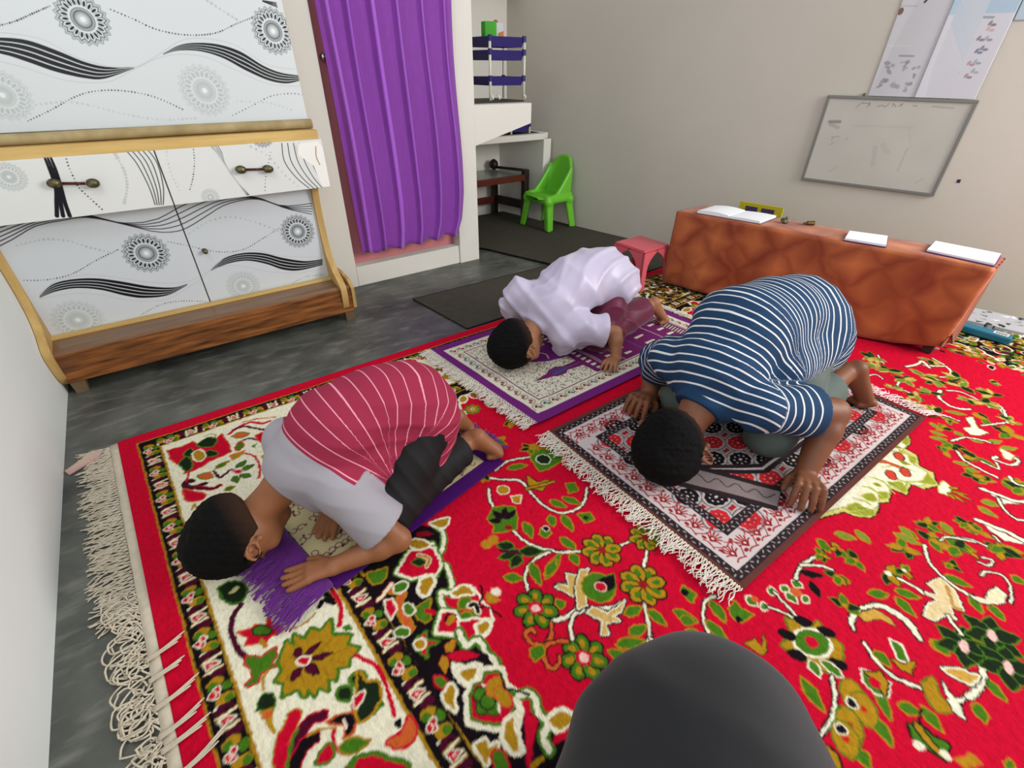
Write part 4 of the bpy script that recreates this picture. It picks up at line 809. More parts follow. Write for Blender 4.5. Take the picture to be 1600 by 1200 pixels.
cf.poly(TI((590, 830), (660, 850), (695, 880), (690, 930), (640, 920), (600, 880)), GREEN, CREAM, .003); cf.poly(TI((600, 840), (660, 840), (690, 880), (680, 930), (650, 880)), GOLD, BLACK, .003); cf.ell(TI((640, 880))[0], .01, RED)
cf.poly(TI((820, 880), (860, 860), (880, 920), (930, 980), (880, 990), (840, 940)), GOLD, GREEN, .003, True); cf.poly(TI((890, 870), (940, 940), (1000, 930), (1040, 870), (1030, 920), (960, 960), (980, 1020), (930, 980)), CREAM, BLACK, .003)
cf.line(TI((1020, 790), (1045, 840), (1030, 900), (990, 935)), .010, CREAM, BLACK, .003); cf.poly(TI((895, 830), (960, 830), (1030, 860), (1000, 890), (940, 860)), (206, 160, 70), CREAM, .004, out2=BLACK, ow2=.007)
cf.poly(TI((770, 1040), (800, 1030), (860, 1080), (920, 1110), (900, 1170), (840, 1130), (780, 1080)), GREEN, BLACK, .004); cf.line(TI((800, 1040), (850, 1110), (890, 1150)), .010, GOLD, DGRN, .004); cf.ell(TI((805, 1115))[0], .008, CREAM); cf.ell(TI((905, 1150))[0], .009, CREAM); cf.line(TI((815, 980), (805, 1030)), .005, BLACK)
cf.poly(TI((940, 1170), (1000, 1150), (1040, 1180), (980, 1200)), GOLD, ORNG, .003); cf.ell(TI((462, 1165))[0], .02, GOLD, 0, BLACK, .004)
def dflower(c, r):
    q = TI(c)[0]
    for k in range(6): a = k*1.047+.3; leaf(q, (q[0]+r*math.cos(a), q[1]+r*math.sin(a)), r*.6, DGRN, GREEN, .003)
    cf.ell(q, (r*.3, r*.15), PINK, .3)
for c in ((975, 745), (1080, 705), (1140, 825)): dflower(c, .052)
cf.poly(TI((815, 540), (880, 555), (840, 510), (890, 490), (940, 540), (970, 610), (920, 590), (940, 640), (905, 625), (860, 645), (825, 630), (840, 590), (880, 570)), (224, 200, 150), CREAM, .003, out2=BLACK, ow2=.006); cf.line(TI((910, 520), (935, 590), (960, 605)), .008, (190, 140, 70)); vine(TI((915, 630), (940, 670), (965, 700)))
vine(TI((825, 365), (845, 430), (900, 490), (980, 545), (1010, 555)), .006); cf.poly(TI((1000, 555), (1060, 570), (1070, 540), (1100, 525), (1130, 550), (1120, 580), (1070, 585), (1030, 575)), (232, 220, 180), CREAM, .002, out2=BLACK, ow2=.005); vine(TI((1150, 580), (1150, 530), (1120, 480), (1060, 465), (1040, 480)), .005)
for c, r in (((690, 470), .036), ((570, 420), .03), ((510, 380), .026), ((500, 480), .026), ((530, 590), .03), ((440, 400), .022), ((960, 370), .03), ((1000, 390), .022), ((840, 295), .022), ((1010, 300), .024), ((770, 390), .026), ((750, 460), .022), ((1110, 390), .034), ((930, 440), .02), ((1150, 390), .02), ((1160, 130), .03)):
    q = TI(c)[0]; k_ = rg.randrange(3)
    for j in range(5): a = rg.uniform(0, 6.28); leaf(q, (q[0]+r*math.cos(a), q[1]+r*math.sin(a)), r*.55, (GREEN, GOLD, DGRN)[(j+k_) % 3], (GOLD, BLACK, GREEN)[(j+k_) % 3], .0025)
    cf.ell(q, r*.2, (CREAM, ORNG, GOLD)[k_])
vine(TI((880, 350), (920, 335), (1000, 345), (1060, 370)), .005); vine(TI((730, 490), (790, 520), (820, 545)), .006); vine(TI((1085, 330), (1105, 350)), .005); vine(TI((1040, 410), (1080, 420), (1070, 440), (1030, 430)), .004)
cf.poly(TI((1030, 270), (1090, 300), (1140, 330), (1200, 360), (1130, 350), (1070, 310)), CREAM, BLACK, .002); cf.poly(TI((1050, 155), (1110, 190), (1190, 210), (1120, 210)), CREAM, BLACK, .002)
# medallion in the middle of the field (partly under the prayer rug)
def TFp(*L): return TF(*L)
m0 = TF((-500, 1200))[0]
med = TF((100, 850), (200, 890), (320, 905), (380, 850), (390, 780), (470, 770), (490, 690), (470, 650), (550, 680), (620, 710), (650, 620), (760, 660), (880, 630), (840, 530), (720, 460), (710, 380), (600, 320), (650, 290), (640, 220), (590, 190), (640, 170), (650, 100), (500, 40), (300, -100), (0, -200), (-300, 100), (-600, 500), (-500, 900), (-100, 900))
cf.poly(med, (214, 204, 116), BLACK, .004); cf.poly([tuple(np.array(p)*.88+np.mean(np.array(med), 0)*.12) for p in med], CREAM, GREEN, .002)
for L in (((110, 820), (200, 780), (280, 830), (350, 840), (330, 880), (220, 880)), ((240, 720), (330, 700), (370, 760), (300, 760)), ((380, 690), (450, 690), (460, 740), (400, 740)), ((490, 620), (600, 690), (620, 660), (560, 600)), ((700, 600), (860, 620), (800, 540), (760, 590)), ((640, 380), (700, 400), (690, 450), (650, 430)), ((590, 220), (640, 240), (630, 290), (590, 270)), ((150, 860), (210, 850), (240, 880)), ((560, 330), (600, 350), (580, 370))): cf.poly(TF(*L), (150, 160, 52), (204, 190, 90), .003, True)
for L in (((300, 560), (420, 600), (520, 700)), ((250, 640), (330, 660), (430, 740)), ((420, 480), (560, 470), (690, 520)), ((180, 740), (260, 760), (330, 800)), ((520, 560), (600, 600), (740, 600)), ((480, 340), (600, 360), (680, 420)), ((540, 250), (600, 260))): cf.line(TF(*L), [.004, .009, .003], (176, 186, 84))
for L in (((340, 620), (420, 640)), ((460, 600), (560, 650)), ((560, 430), (660, 460)), ((200, 820), (300, 830)), ((500, 300), (590, 320))): leaf(*TF(*L), .014, (134, 148, 44), (206, 196, 100), .002)
for c in ((560, 390), (610, 520), (490, 545)): cf.ell(TF(c)[0], (.020, .012), (206, 70, 50), .5, BLACK, .003)
cf.line(TF((400, 430), (460, 440), (540, 470)), .010, ORNG, (150, 50, 40), .003)
cf.poly(TF((890, 640), (930, 600), (990, 650), (960, 710), (900, 690)), CREAM, (190, 210, 120), .003)
for L in (((980, 660), (1050, 650)), ((990, 680), (1130, 710)), ((970, 690), (1120, 780)), ((1000, 670), (1170, 760)), ((960, 690), (1030, 750))): leaf(*TF(*L), .010, GOLD, BLACK, .002)
# crop F, G : right middle of the field
for L in (((820, 110), (900, 160)), ((820, 180), (950, 220)), ((820, 230), (960, 250)), ((1030, 180), (1090, 220)), ((1020, 440), (1140, 460)), ((1110, 490), (1230, 520)), ((1310, 270), (1410, 260)), ((1410, 320), (1540, 320)), ((1250, 770), (1380, 800)), ((1230, 820), (1370, 900)), ((910, 940), (1010, 1040)), ((570, 980), (680, 1080)), ((520, 1030), (750, 1130)), ((200, 1010), (320, 1110)), ((30, 1020), (200, 1080)), ((950, 10), (1120, 40)), ((1150, 240), (1260, 270)), ((1470, 100), (1580, 120))): leaf(*TF(*L), .018, (120, 140, 50), GOLD, .003)
for c, r in (((930, 160), .03), ((1000, 290), .036), ((940, 350), .03), ((1200, 400), .045), ((1270, 590), .028), ((1170, 550), .03), ((1480, 200), .05), ((1290, 80), .04), ((1430, 590), .045), ((1570, 660), .04), ((800, 960), .03), ((1230, 1020), .028), ((1120, 950), .026), ((820, 1090), .036), ((590, 1150), .035), ((1040, 1150), .04), ((1420, 1150), .04), ((970, 90), .026), ((1480, 380), .02)):
    q = TF(c)[0]; k_ = rg.randrange(3)
    for j in range(5): a = rg.uniform(0, 6.28); leaf(q, (q[0]+r*math.cos(a), q[1]+r*math.sin(a)), r*.5, (GREEN, GOLD, DGRN)[(j+k_) % 3], (GOLD, (150, 120, 40), GREEN)[(j+k_) % 3], .0025)
cf.poly(TF((1120, 70), (1170, 60), (1210, 150), (1300, 190), (1220, 210), (1150, 200), (1100, 150), (1170, 150)), CREAM, (200, 180, 110), .003, out2=BLACK, ow2=.005)
vine(TF((1060, 90), (1000, 70), (950, 70)), .005); vine(TF((1250, 130), (1380, 115), (1460, 100), (1440, 50), (1400, 0)), .006); vine(TF((1000, 260), (1100, 230), (1200, 240), (1320, 270)), .006); vine(TF((1045, 345), (1100, 420), (1240, 500), (1370, 565)), .007); vine(TF((1530, 400), (1560, 430), (1500, 460), (1400, 430), (1340, 405), (1380, 390)), .007)
vine(TF((1250, 430), (1330, 470), (1390, 490), (1370, 440)), .005); vine(TF((1240, 660), (1400, 720), (1500, 760), (1600, 770)), .010); vine(TF((1380, 740), (1430, 830), (1520, 910), (1600, 930)), .006); vine(TF((1210, 920), (1350, 980), (1480, 1030), (1600, 1100)), .012); vine(TF((900, 1090), (960, 1065), (1080, 1080), (1190, 1110)), .005)
cf.poly(TF((1400, 320), (1460, 350), (1520, 380), (1490, 420), (1440, 400)), CREAM, GOLD, .003); vine(TF((1480, 560), (1520, 610), (1600, 640)), .008)
vine(TG((760, 830), (800, 800), (780, 860), (860, 930), (960, 970), (1080, 980)), .009); vine(TG((860, 800), (980, 810), (1080, 850), (1160, 890)), .006); vine(TG((640, 560), (760, 565), (850, 570), (900, 620), (870, 665), (800, 670)), .009); vine(TG((400, 720), (380, 770), (420, 790), (500, 820)), .007); vine(TG((470, 570), (570, 550), (620, 520), (690, 580)), .010); vine(TG((200, 460), (220, 510), (250, 540)), .006); vine(TG((720, 490), (830, 550)), .006); vine(TG((110, 660), (180, 650), (240, 690)), .006); vine(TG((1260, 960), (1370, 950), (1430, 1050), (1440, 1110)), .007)
for c, r in (((300, 600), .05), ((460, 700), .045), ((640, 660), .055), ((740, 710), .045), ((700, 510), .04), ((960, 670), .05), ((1000, 760), .05), ((700, 820), .04), ((560, 850), .035), ((500, 920), .04), ((620, 940), .035), ((760, 1010), .045), ((1280, 840), .045), ((1220, 920), .045), ((1060, 890), .03), ((350, 780), .03), ((140, 480), .05), ((1450, 1080), .03), ((180, 580), .05), ((1290, 720), .025), ((880, 1080), .02)):
    q = TG(c)[0]; k_ = rg.randrange(3)
    for j in range(6): a = rg.uniform(0, 6.28); leaf(q, (q[0]+r*math.cos(a), q[1]+r*math.sin(a)), r*.45, ((110, 130, 44), (196, 176, 92), DGRN)[(j+k_) % 3], ((190, 170, 90), (150, 120, 40), GREEN)[(j+k_) % 3], .003)
# far part of the field
for c, r in (((1.0, 1.02), .04), ((0.72, 1.0), .03), ((0.86, 1.08), .03), ((1.9, 1.0), .05), ((2.1, 1.1), .05), ((2.2, 0.9), .05), ((1.75, 1.1), .04), ((0.5, 0.85), .03), ((0.62, 0.95), .035), ((0.55, 1.08), .04), ((0.68, 0.86), .03)):
    for j in range(6): a = rg.uniform(0, 6.28); leaf(c, (c[0]+r*math.cos(a), c[1]+r*math.sin(a)), r*.5, (GREEN, GOLD, DGRN)[j % 3], GOLD, .003)
M_carpet = mat('wool_carpet', attr='Col', rough=0.95, spec=0.08, noise=0.22, scale=170, bump=0.5, bscale=330, sheen=0.0, stretch=(1, 0.45, 1))
hh = (vnoise(cf.X.shape, 3.0, 21)-0.5)*0.0016+(vnoise(cf.X.shape, 60, 22)-0.5)*0.004
hh = hh*np.clip(np.minimum(cf.X-cf.x0, cf.y1-cf.Y)/0.02, 0, 1)
carpet = cf.sheet('carpet', M_carpet, lambda X, Y, H: (X+0.048*(1.65-Y), Y, CZ+H), 0.0085, None, hh)
tag(carpet, 'large red floral carpet with black and cream flowered borders on the cement floor', 'carpet')
# cut the corner that would pass through the right wall
def clip_right(o):
    me = o.data; bm = bmesh.new(); bm.from_mesh(me)
    p = Vector((*(RW0+RWN*0.01), 0)); bmesh.ops.bisect_plane(bm, geom=bm.verts[:]+bm.edges[:]+bm.faces[:], plane_co=p, plane_no=Vector((-RWN[0], -RWN[1], 0)), clear_outer=True)
    bm.to_mesh(me); bm.free()
clip_right(carpet)
# ------------------------------------------------------------------ fringes
M_fringe = mat('cotton_fringe', (212, 200, 178), rough=0.9, noise=0.15, scale=60, bump=0.3, bscale=500)
M_fringe_w = mat('white_cotton_fringe', (226, 218, 204), rough=0.9, noise=0.12, scale=60, bump=0.3, bscale=500)
def fringe(name, base, direction, length, n, m, parent, seed=1, rad=0.0018, curl=0.5, z=0.004, lenf=None, skew=0.0, seg=5):
    """n yarns rooted along the line base[0]..base[1]"""
    rg = random.Random(seed); bm = bmesh.new(); a, b_ = np.array(base[0], float), np.array(base[1], float); d = np.array([*direction, 0.0]); tn = (b_-a)/np.linalg.norm(b_-a)
    for k in range(n):
        t = (k+rg.uniform(-.3, .3))/max(n-1, 1); p = a+(b_-a)*t; L = length*rg.uniform(.75, 1.15)*(lenf(t) if lenf else 1); cu_ = rg.uniform(-curl, curl); w = math.sin(t*37+seed)*0.25*curl; P = []
        for j in range(8):
            s = j/7; off = tn*(L*(cu_*s*s+w*s+skew*s)+0.003*math.sin(s*9+k*1.7)); P.append(p+d*(L*s*(1-0.3*abs(cu_)*s))+off+np.array([0, 0, z*(1-s)+0.0022+0.0035*math.sin(s*3.1)*rg.random()]))
        add_tube(bm, catmull(P, 2), rad, seg)
    return obj(name, bm, m, parent, smooth=True)
bm = bmesh.new(); P0 = [(-0.3105+0.048*(1.65-y), y) for y in np.linspace(1.645, -0.6, 60)]
for i in range(len(P0)-1): pass
vs = []
for x, y in P0: vs.append([bm.verts.new((x-0.022+0.002*math.sin(y*60), y, 0.001)), bm.verts.new((x-0.020, y, 0.008)), bm.verts.new((x+0.002, y, 0.0095)), bm.verts.new((x+0.001, y, 0.001))])
for i in range(len(vs)-1):
    for k in range(4): bm.faces.new((vs[i][k], vs[i][(k+1) % 4], vs[i+1][(k+1) % 4], vs[i+1][k]))
bm.faces.new(vs[0][::-1]); bm.faces.new(vs[-1])
obj('selvedge', bm, M_fringe, carpet, smooth=True)
fr1 = fringe('fringe', ((-0.331, 1.64, 0), (-0.298, 0.95, 0)), (-1, 0.0), 0.082, 230, M_fringe, carpet, 3, 0.0017, 0.35, skew=-0.10)
fr1['kind'] = 'stuff'
# tangled loops nearer the camera
bm = bmesh.new(); rg2 = random.Random(11)
for k in range(150):
    y = 1.0-k*0.0062+rg2.uniform(-.01, .01); x = -0.331+0.048*(1.65-y); L = rg2.uniform(.03, .075); P = [(x, y, .006)]
    c = np.array([x-L*.55, y+rg2.uniform(-.02, .02)]); r = L*rg2.uniform(.25, .45); a0 = rg2.uniform(-.5, .5); tt = rg2.choice([-1, 1])
    for j in range(9):
        a = a0+tt*j*rg2.uniform(.6, .8); P.append((c[0]+r*math.cos(a), c[1]+r*.9*math.sin(a), .004+.010*rg2.random()))
    add_tube(bm, catmull(P, 3), 0.0019, 5)
for k in (0, 1.3, 4.2, 6.1, 6.8, 9.5):   # a few yarns thrown back over the red edge
    y = 0.80-k*0.026+rg2.uniform(-.01, .01); x = -0.325+0.048*(1.65-y); L = rg2.uniform(.05, .10); s = rg2.uniform(.05, .4)
    for q in range(3): add_tube(bm, catmull([(x-.01, y+q*.0035, .012), (x+L*.4, y+.2*L*s+q*.003, .017), (x+L*(.8+.12*q), y+L*s*(.7+.3*q)+q*.004, .014)], 4), [0.0019]*8+[0.0012], 5)
f2 = obj('fringe', bm, M_fringe, carpet, smooth=True); f2['kind'] = 'stuff'
bm = bmesh.new(); add_prism(bm, [(-0.43, 1.565, .003), (-0.36, 1.60, .006), (-0.345, 1.622, .012), (-0.385, 1.63, .008), (-0.44, 1.59, .003)], (0, 0, .004)); obj('corner_tab', bm, mat('label_cloth', (196, 180, 158), rough=.8, rgb2=(206, 150, 150), scale=40), carpet)
# ================================================================== PRAYER RUGS
def rotmap(ox, oy, ang, z0):
    ca, sa = math.cos(ang), math.sin(ang)
    return lambda X, Y, H: (ox+X*ca-Y*sa, oy+X*sa+Y*ca, z0+H)
def inv(ox, oy, ang, z0):
    ca, sa = math.cos(ang), math.sin(ang)
    def g(px, py):
        q = on_z(px, py, z0); dx, dy = q[0]-ox, q[1]-oy; return (dx*ca+dy*sa, -dx*sa+dy*ca)
    return g
M_rug = mat('woven_rug', attr='Col', rough=0.85, spec=0.15, noise=0.12, scale=400, bump=0.25, bscale=700)
ZR = CZ+0.008
# --- rug of the boy in the blue striped shirt: dark bands, red scrolls on white, ogee lattice
L3, W3 = 1.10, 0.69
r3 = Field2(0, L3, 0, W3, 0.0019, (96, 52, 46), warp=0.0007, seed=7)
DK, WH, RD = (44, 32, 36), (206, 192, 190), (150, 30, 38)
def framed(f, L, Wd, d, col): f.rect(d, L-d, d, Wd-d, col)
framed(r3, L3, W3, .014, DK); framed(r3, L3, W3, .036, WH); framed(r3, L3, W3, .108, DK); framed(r3, L3, W3, .134, (168, 30, 38))
rg = random.Random(8)
# lattice: wavy ogee cells with red and black medallions
ix0, ix1, iy0, iy1 = .134, L3-.134, .134, W3-.134
def ogee(f):
    px, py = .128, .096; cells = []
    for i in range(-1, int((ix1-ix0)/px)+3):
        for j in range(-1, int((iy1-iy0)/py)+3):
            for h in (0, 1): cells.append((ix0+(i+.5*h)*px, iy0+.02+(j+.5*h)*py, (i+j+h) % 2))
    cells = [c for c in cells if ix0-.05 < c[0] < ix1+.05 and iy0-.05 < c[1] < iy1+.05]
    for r_, col in (((.052, .042), (186, 176, 174)), ((.0475, .0375), (110, 100, 102)), ((.0435, .0335), (190, 180, 178)), ((.036, .0265), None)):
        for cx, cy, k in cells: f.ell((cx, cy), r_, col if col else ((170, 34, 42), (30, 20, 26))[k])
    for cx, cy, k in cells:
        hi = (236, 128, 118) if k == 0 else (206, 196, 190); co = (206, 34, 46) if k == 0 else (20, 12, 18)
        for q in range(10): a_ = q*math.pi/5; f.ell((cx+.030*math.cos(a_), cy+.022*math.sin(a_)), (.0075, .0075), co)
        for q in range(8): a_ = q*math.pi/4+.2; f.ell((cx+.021*math.cos(a_), cy+.0155*math.sin(a_)), .0026, hi)
        f.ell((cx, cy), (.006, .004), hi)
ogee(r3)
framed_edge = [((.108, .134), DK)]
def ring(f, L, Wd, a, b_, col):
    f.rect(a, L-a, a, b_, col); f.rect(a, L-a, Wd-b_, Wd-a, col); f.rect(a, b_, a, Wd-a, col); f.rect(L-b_, L-a, a, Wd-a, col)
ring(r3, L3, W3, .108, .134, DK)
def scroll_band(f, L, Wd, d, h, col, step, draw):
    x = d
    while x < L-d+.001: draw(f, (x, d), 0); draw(f, (x, Wd-d), 2); x += step
    y = d+step
    while y < Wd-d-.5*step: draw(f, (d, y), 3); draw(f, (L-d, y), 1); y += step
def redfl(f, c, s):
    A = s*math.pi/2; R = lambda u, v: (c[0]+u*math.cos(A)-v*math.sin(A), c[1]+u*math.sin(A)+v*math.cos(A)); col = (160, 36, 44)
    for k in range(7): a = math.pi*(.05+k*.15); f.line([R(0, -.012), R(.012*math.cos(a), -.004+.012*math.sin(a)), R(.021*math.cos(a), -.004+.026*math.sin(a))], .0042, col)
    f.ell(R(0, -.002), (.009, .007), (130, 20, 32), A); f.ell(R(0, -.002), .0035, (236, 190, 180))
    f.line([R(.016, -.024), R(.026, -.012), R(.034, .002), (R(.030, .018)), R(.022, .012)], .0034, col); f.line([R(-.012, -.024), R(0, -.020), R(.02, -.026)], .004, col); f.ell(R(.036, -.016), (.007, .005), (150, 20, 40), A); f.ell(R(.031, .024), .0045, col); f.ell(R(-.02, .022), .003, col)
scroll_band(r3, L3, W3, .072, .07, None, .052, redfl)
def tinyvine(f, L, Wd, d, amp):
    for (p, q, n) in (((d, d), (L-d, d), 90), ((d, Wd-d), (L-d, Wd-d), 90), ((d, d), (d, Wd-d), 56), ((L-d, d), (L-d, Wd-d), 56)):
        for k in range(n): t = (k+.5)/n; x, y = p[0]+(q[0]-p[0])*t, p[1]+(q[1]-p[1])*t; o_ = amp*(1 if k % 2 else -1); f.ell((x+(o_ if p[0] == q[0] else 0), y+(o_ if p[1] == q[1] else 0)), (.0048, .0016), (170, 158, 158), (k*1.1) % 3.1)
tinyvine(r3, L3, W3, .025, .004); tinyvine(r3, L3, W3, .121, .005)
a3 = math.radians(-0.8); o3 = (0.800, 0.190)
g3 = inv(*o3, a3, ZR)
# niche bar
bar = [g3(*q) for q in ((1020, 718), (1085, 738), (1240, 775), (1300, 800), (1330, 770), (1230, 740), (1080, 700), (1040, 695))]
r3.poly([(.21, .300), (.40, .170), (.66, .170), (.66, .205), (.42, .205), (.24, .325)], DK); r3.poly([(.225, .315), (.405, .185), (.65, .185), (.65, .193), (.41, .193)], WH)
r3.poly([(.19, .325), (.30, .355), (.37, .085+.13), (.28, .22)], (104, 92, 92)) if False else None
r3.poly([g3(1055, 720), g3(1220, 762), g3(1214, 800), g3(1040, 755)], DK); r3.poly([g3(1056, 727), g3(1219, 769), g3(1214, 792), g3(1045, 748)], (140, 124, 124))
P_ = [g3(1060+k*15, 738+k*3.9+(5 if k % 2 else -4)) for k in range(11)]; r3.line(P_, .004, (78, 64, 66)); 
hh3 = (vnoise(r3.X.shape, 46, 3)-0.3)*0.006*np.clip(1.25-np.hypot(r3.X-.5, r3.Y-.35)*1.2, 0.25, 1)
hh3 = np.clip(hh3, 0, None)+0.0012*np.sin(r3.X*55+np.sin(r3.Y*8))*np.clip((.15-r3.Y)/.15, 0, 1)+.0015
rug3 = r3.sheet('prayer_rug', M_rug, rotmap(*o3, a3, ZR), 0.0015, None, hh3); tag(rug3, 'prayer rug with red and black medallions under the boy in the blue striped shirt', 'prayer rug', 'prayer rugs on the red carpet')
def rp_(o, a, x, y, z=ZR): return (o[0]+x*math.cos(a)-y*math.sin(a), o[1]+x*math.sin(a)+y*math.cos(a), z)
fringe('fringe', (rp_(o3, a3, .002, W3-.003), rp_(o3, a3, .002, .003)), (-math.cos(a3), -math.sin(a3)), 0.064, 260, M_fringe_w, rug3, 7, 0.0013, 0.5, z=.004)['kind'] = 'stuff'
fringe('fringe', (rp_(o3, a3, L3-.002, .003), rp_(o3, a3, L3-.002, W3-.003)), (math.cos(a3), math.sin(a3)), 0.07, 170, mat('pink_white_fringe', (232, 206, 204), rough=.9), rug3, 8, 0.0014, 0.6, z=.004, skew=-.35)['kind'] = 'stuff'
bm = bmesh.new(); add_tube(bm, catmull([rp_(o3, a3, -.002, W3, ZR+.003), rp_(o3, a3, -.003, .5, ZR+.004), rp_(o3, a3, -.002, .2, ZR+.004), rp_(o3, a3, -.002, 0, ZR+.003)], 8), .0035, 8); obj('end_binding', bm, mat('tan_binding', (186, 158, 128), rough=.8), rug3, smooth=True)
# --- purple rug of the boy in white
L2, W2 = 1.09, 0.645; o2 = (0.806, 0.932); a2 = math.radians(0.3); sh2 = -0.045
r2 = Field2(0, L2, 0, W2, 0.0020, (112, 34, 116), warp=0.0006, seed=13)
CR2, PU, OL, MAR, TEAL = (226, 218, 198), (108, 30, 92), (84, 92, 70), (134, 48, 44), (48, 112, 116)
framed(r2, L2, W2, .040, CR2); framed(r2, L2, W2, .096, PU); framed(r2, L2, W2, .101, CR2)
def hearts(f, c, s):
    col = MAR if (int((c[0]*31+c[1]*57)*7) % 5) else TEAL; A = s*math.pi/2; R = lambda u, v: (c[0]+u*math.cos(A)-v*math.sin(A), c[1]+u*math.sin(A)+v*math.cos(A))
    f.line([R(-.022, -.012), R(-.018, .010), R(-.004, .017), R(.010, .012), R(.013, -.004), R(.004, -.012)], .0028, OL)
    f.ell(R(-.005, .004), (.0085, .0055), col, A+.7); f.ell(R(.003, -.003), (.0075, .005), col, A-.8); f.ell(R(0, .001), (.0028, .002), (224, 180, 160), A)
scroll_band(r2, L2, W2, .068, .05, None, .0385, hearts)
rg = random.Random(3)
# speckled ground
for k in range(1500):
    x, y = rg.uniform(.106, .42), rg.uniform(.106, W2-.106); r2.ell((x, y), (rg.uniform(.0022, .0042), .0018), rg.choice([(38, 60, 46), (60, 84, 60), (96, 40, 60), (70, 88, 70)]), rg.uniform(0, 3))
# purple building figure: minaret pointing to the fringe end, balconies, arches
r2.rect(.40, L2-.105, .106, W2-.106, (116, 34, 100))
for y0_, ln in ((.20, .27), (.44, .30)):
    r2.poly([(.165, y0_+.002), (.245, y0_-.014), (.26, y0_-.026), (.30, y0_-.030), (.32, y0_-.016), (.42, y0_-.022), (.42, y0_+.024), (.32, y0_+.018), (.30, y0_+.034), (.26, y0_+.028), (.245, y0_+.016)], (116, 34, 100)); r2.poly([(.25, y0_-.012), (.31, y0_-.02), (.33, y0_+.01), (.27, y0_+.02)], (84, 58, 120)); r2.line([(.26, y0_-.006), (.40, y0_+.004)], .006, TEAL, a=.5)
r2.poly([(.24, .33), (.30, .29), (.36, .27), (.41, .262), (.41, .40), (.36, .392), (.30, .37)], (124, 38, 130)); r2.line([(.33, .30), (.345, .33), (.33, .36)], .005, CR2)
for x0_, n, hgt_ in ((.425, 15, .020), (.515, 12, .024), (.60, 9, .034), (.74, 7, .05), (.88, 8, .036)):
    for k in range(n):
        y = .118+(W2-.236)*(k+.5)/n; r2.poly([(x0_, y-.008), (x0_+hgt_, y-.006), (x0_+hgt_+.006, y), (x0_+hgt_, y+.006), (x0_, y+.008)], CR2, (88, 20, 78), .002)
for x0_ in (.465, .475, .565, .695, .84): r2.line([(x0_, .108), (x0_, W2-.108)], .003, CR2 if x0_ != .695 else TEAL)
r2.poly([(.58, .30), (.72, .27), (.72, .33), (.60, .35)], TEAL)
for k in range(30): y = .11+.42*(k+.5)/30; r2.line([(L2-.16, y), (L2-.12, y+.008)], .004, CR2, OL, .002)
hh2 = np.clip((vnoise(r2.X.shape, 50, 17)-0.4)*0.008, 0, None)+.001
m2 = rotmap(*o2, a2, ZR+0.0)
rug2 = r2.sheet('prayer_rug', M_rug, lambda X, Y, H: m2(X+sh2*(Y/W2), Y, H), 0.0012, None, hh2); tag(rug2, 'purple and cream prayer rug with scrolled hearts border under the boy in white', 'prayer rug', 'prayer rugs on the red carpet')
fringe('fringe', (rp_(o2, a2, sh2+.002, W2-.003), rp_(o2, a2, .002, .003)), (-0.995, -0.06), 0.058, 260, M_fringe_w, rug2, 17, 0.0013, 0.22, z=.004)['kind'] = 'stuff'
fringe('fringe', (rp_(o2, a2, L2-.002, .003), rp_(o2, a2, L2+sh2-.002, W2-.003)), (1.0, 0.0), 0.05, 160, M_fringe_w, rug2, 18, 0.0014, 0.3, z=.004)['kind'] = 'stuff'
# --- small purple-edged rug of the boy in the maroon shirt
L1, W1 = 0.56, 0.40; a1 = math.radians(11.5); o1 = (0.065, 0.738)
r1 = Field2(0, L1, 0, W1, 0.0020, (70, 14, 100), warp=0.0005, seed=23)
r1.rect(.004, L1-.040, .046, W1-.046, (206, 192, 146)); rg = random.Random(31)
for k in range(30):
    for row in (.068, .098, .128, .185, .225, .275, .305, .335):
        x = .015+k*.017; s = 1
        if x < L1-.055 and rg.random() < .85:
            a = rg.uniform(0, 6.28); c = (x, row+rg.uniform(-.006, .006)); r1.line([(c[0]+.011*math.cos(a+t)*(1-t/9), c[1]+.011*math.sin(a+t)*(1-t/9)) for t in np.linspace(0, 5.2, 9)], .0026, (92, 26, 70)); r1.ell((c[0]+.013*math.cos(a), c[1]+.013*math.sin(a)), .0035, (92, 26, 70))
r1.line([(.01, .095), (L1-.05, .095)], .002, (92, 26, 70)); r1.line([(.01, .305), (L1-.05, .305)], .002, (92, 26, 70))
rug1 = r1.sheet('prayer_rug', M_rug, rotmap(*o1, a1, ZR), 0.0015, None, np.full(r1.X.shape, .0015)); tag(rug1, 'small cream prayer rug with purple edge and tassels under the boy in maroon', 'prayer rug', 'prayer rugs on the red carpet')
M_pf = mat('purple_fringe', (98, 14, 124), rough=0.7, noise=.15, scale=60, sheen=.3)
fringe('fringe', (rp_(o1, a1, .0, W1-.1), rp_(o1, a1, .0, .01)), (-.93, -.36), 0.125, 240, M_pf, rug1, 27, 0.0017, 0.16, z=.006, skew=-.05)['kind'] = 'stuff'
fringe('fringe', (rp_(o1, a1, L1, .05), rp_(o1, a1, L1, W1)), (math.cos(a1+.3), math.sin(a1+.3)), 0.07, 160, M_pf, rug1, 28, 0.002, 0.9, z=.02)['kind'] = 'stuff'
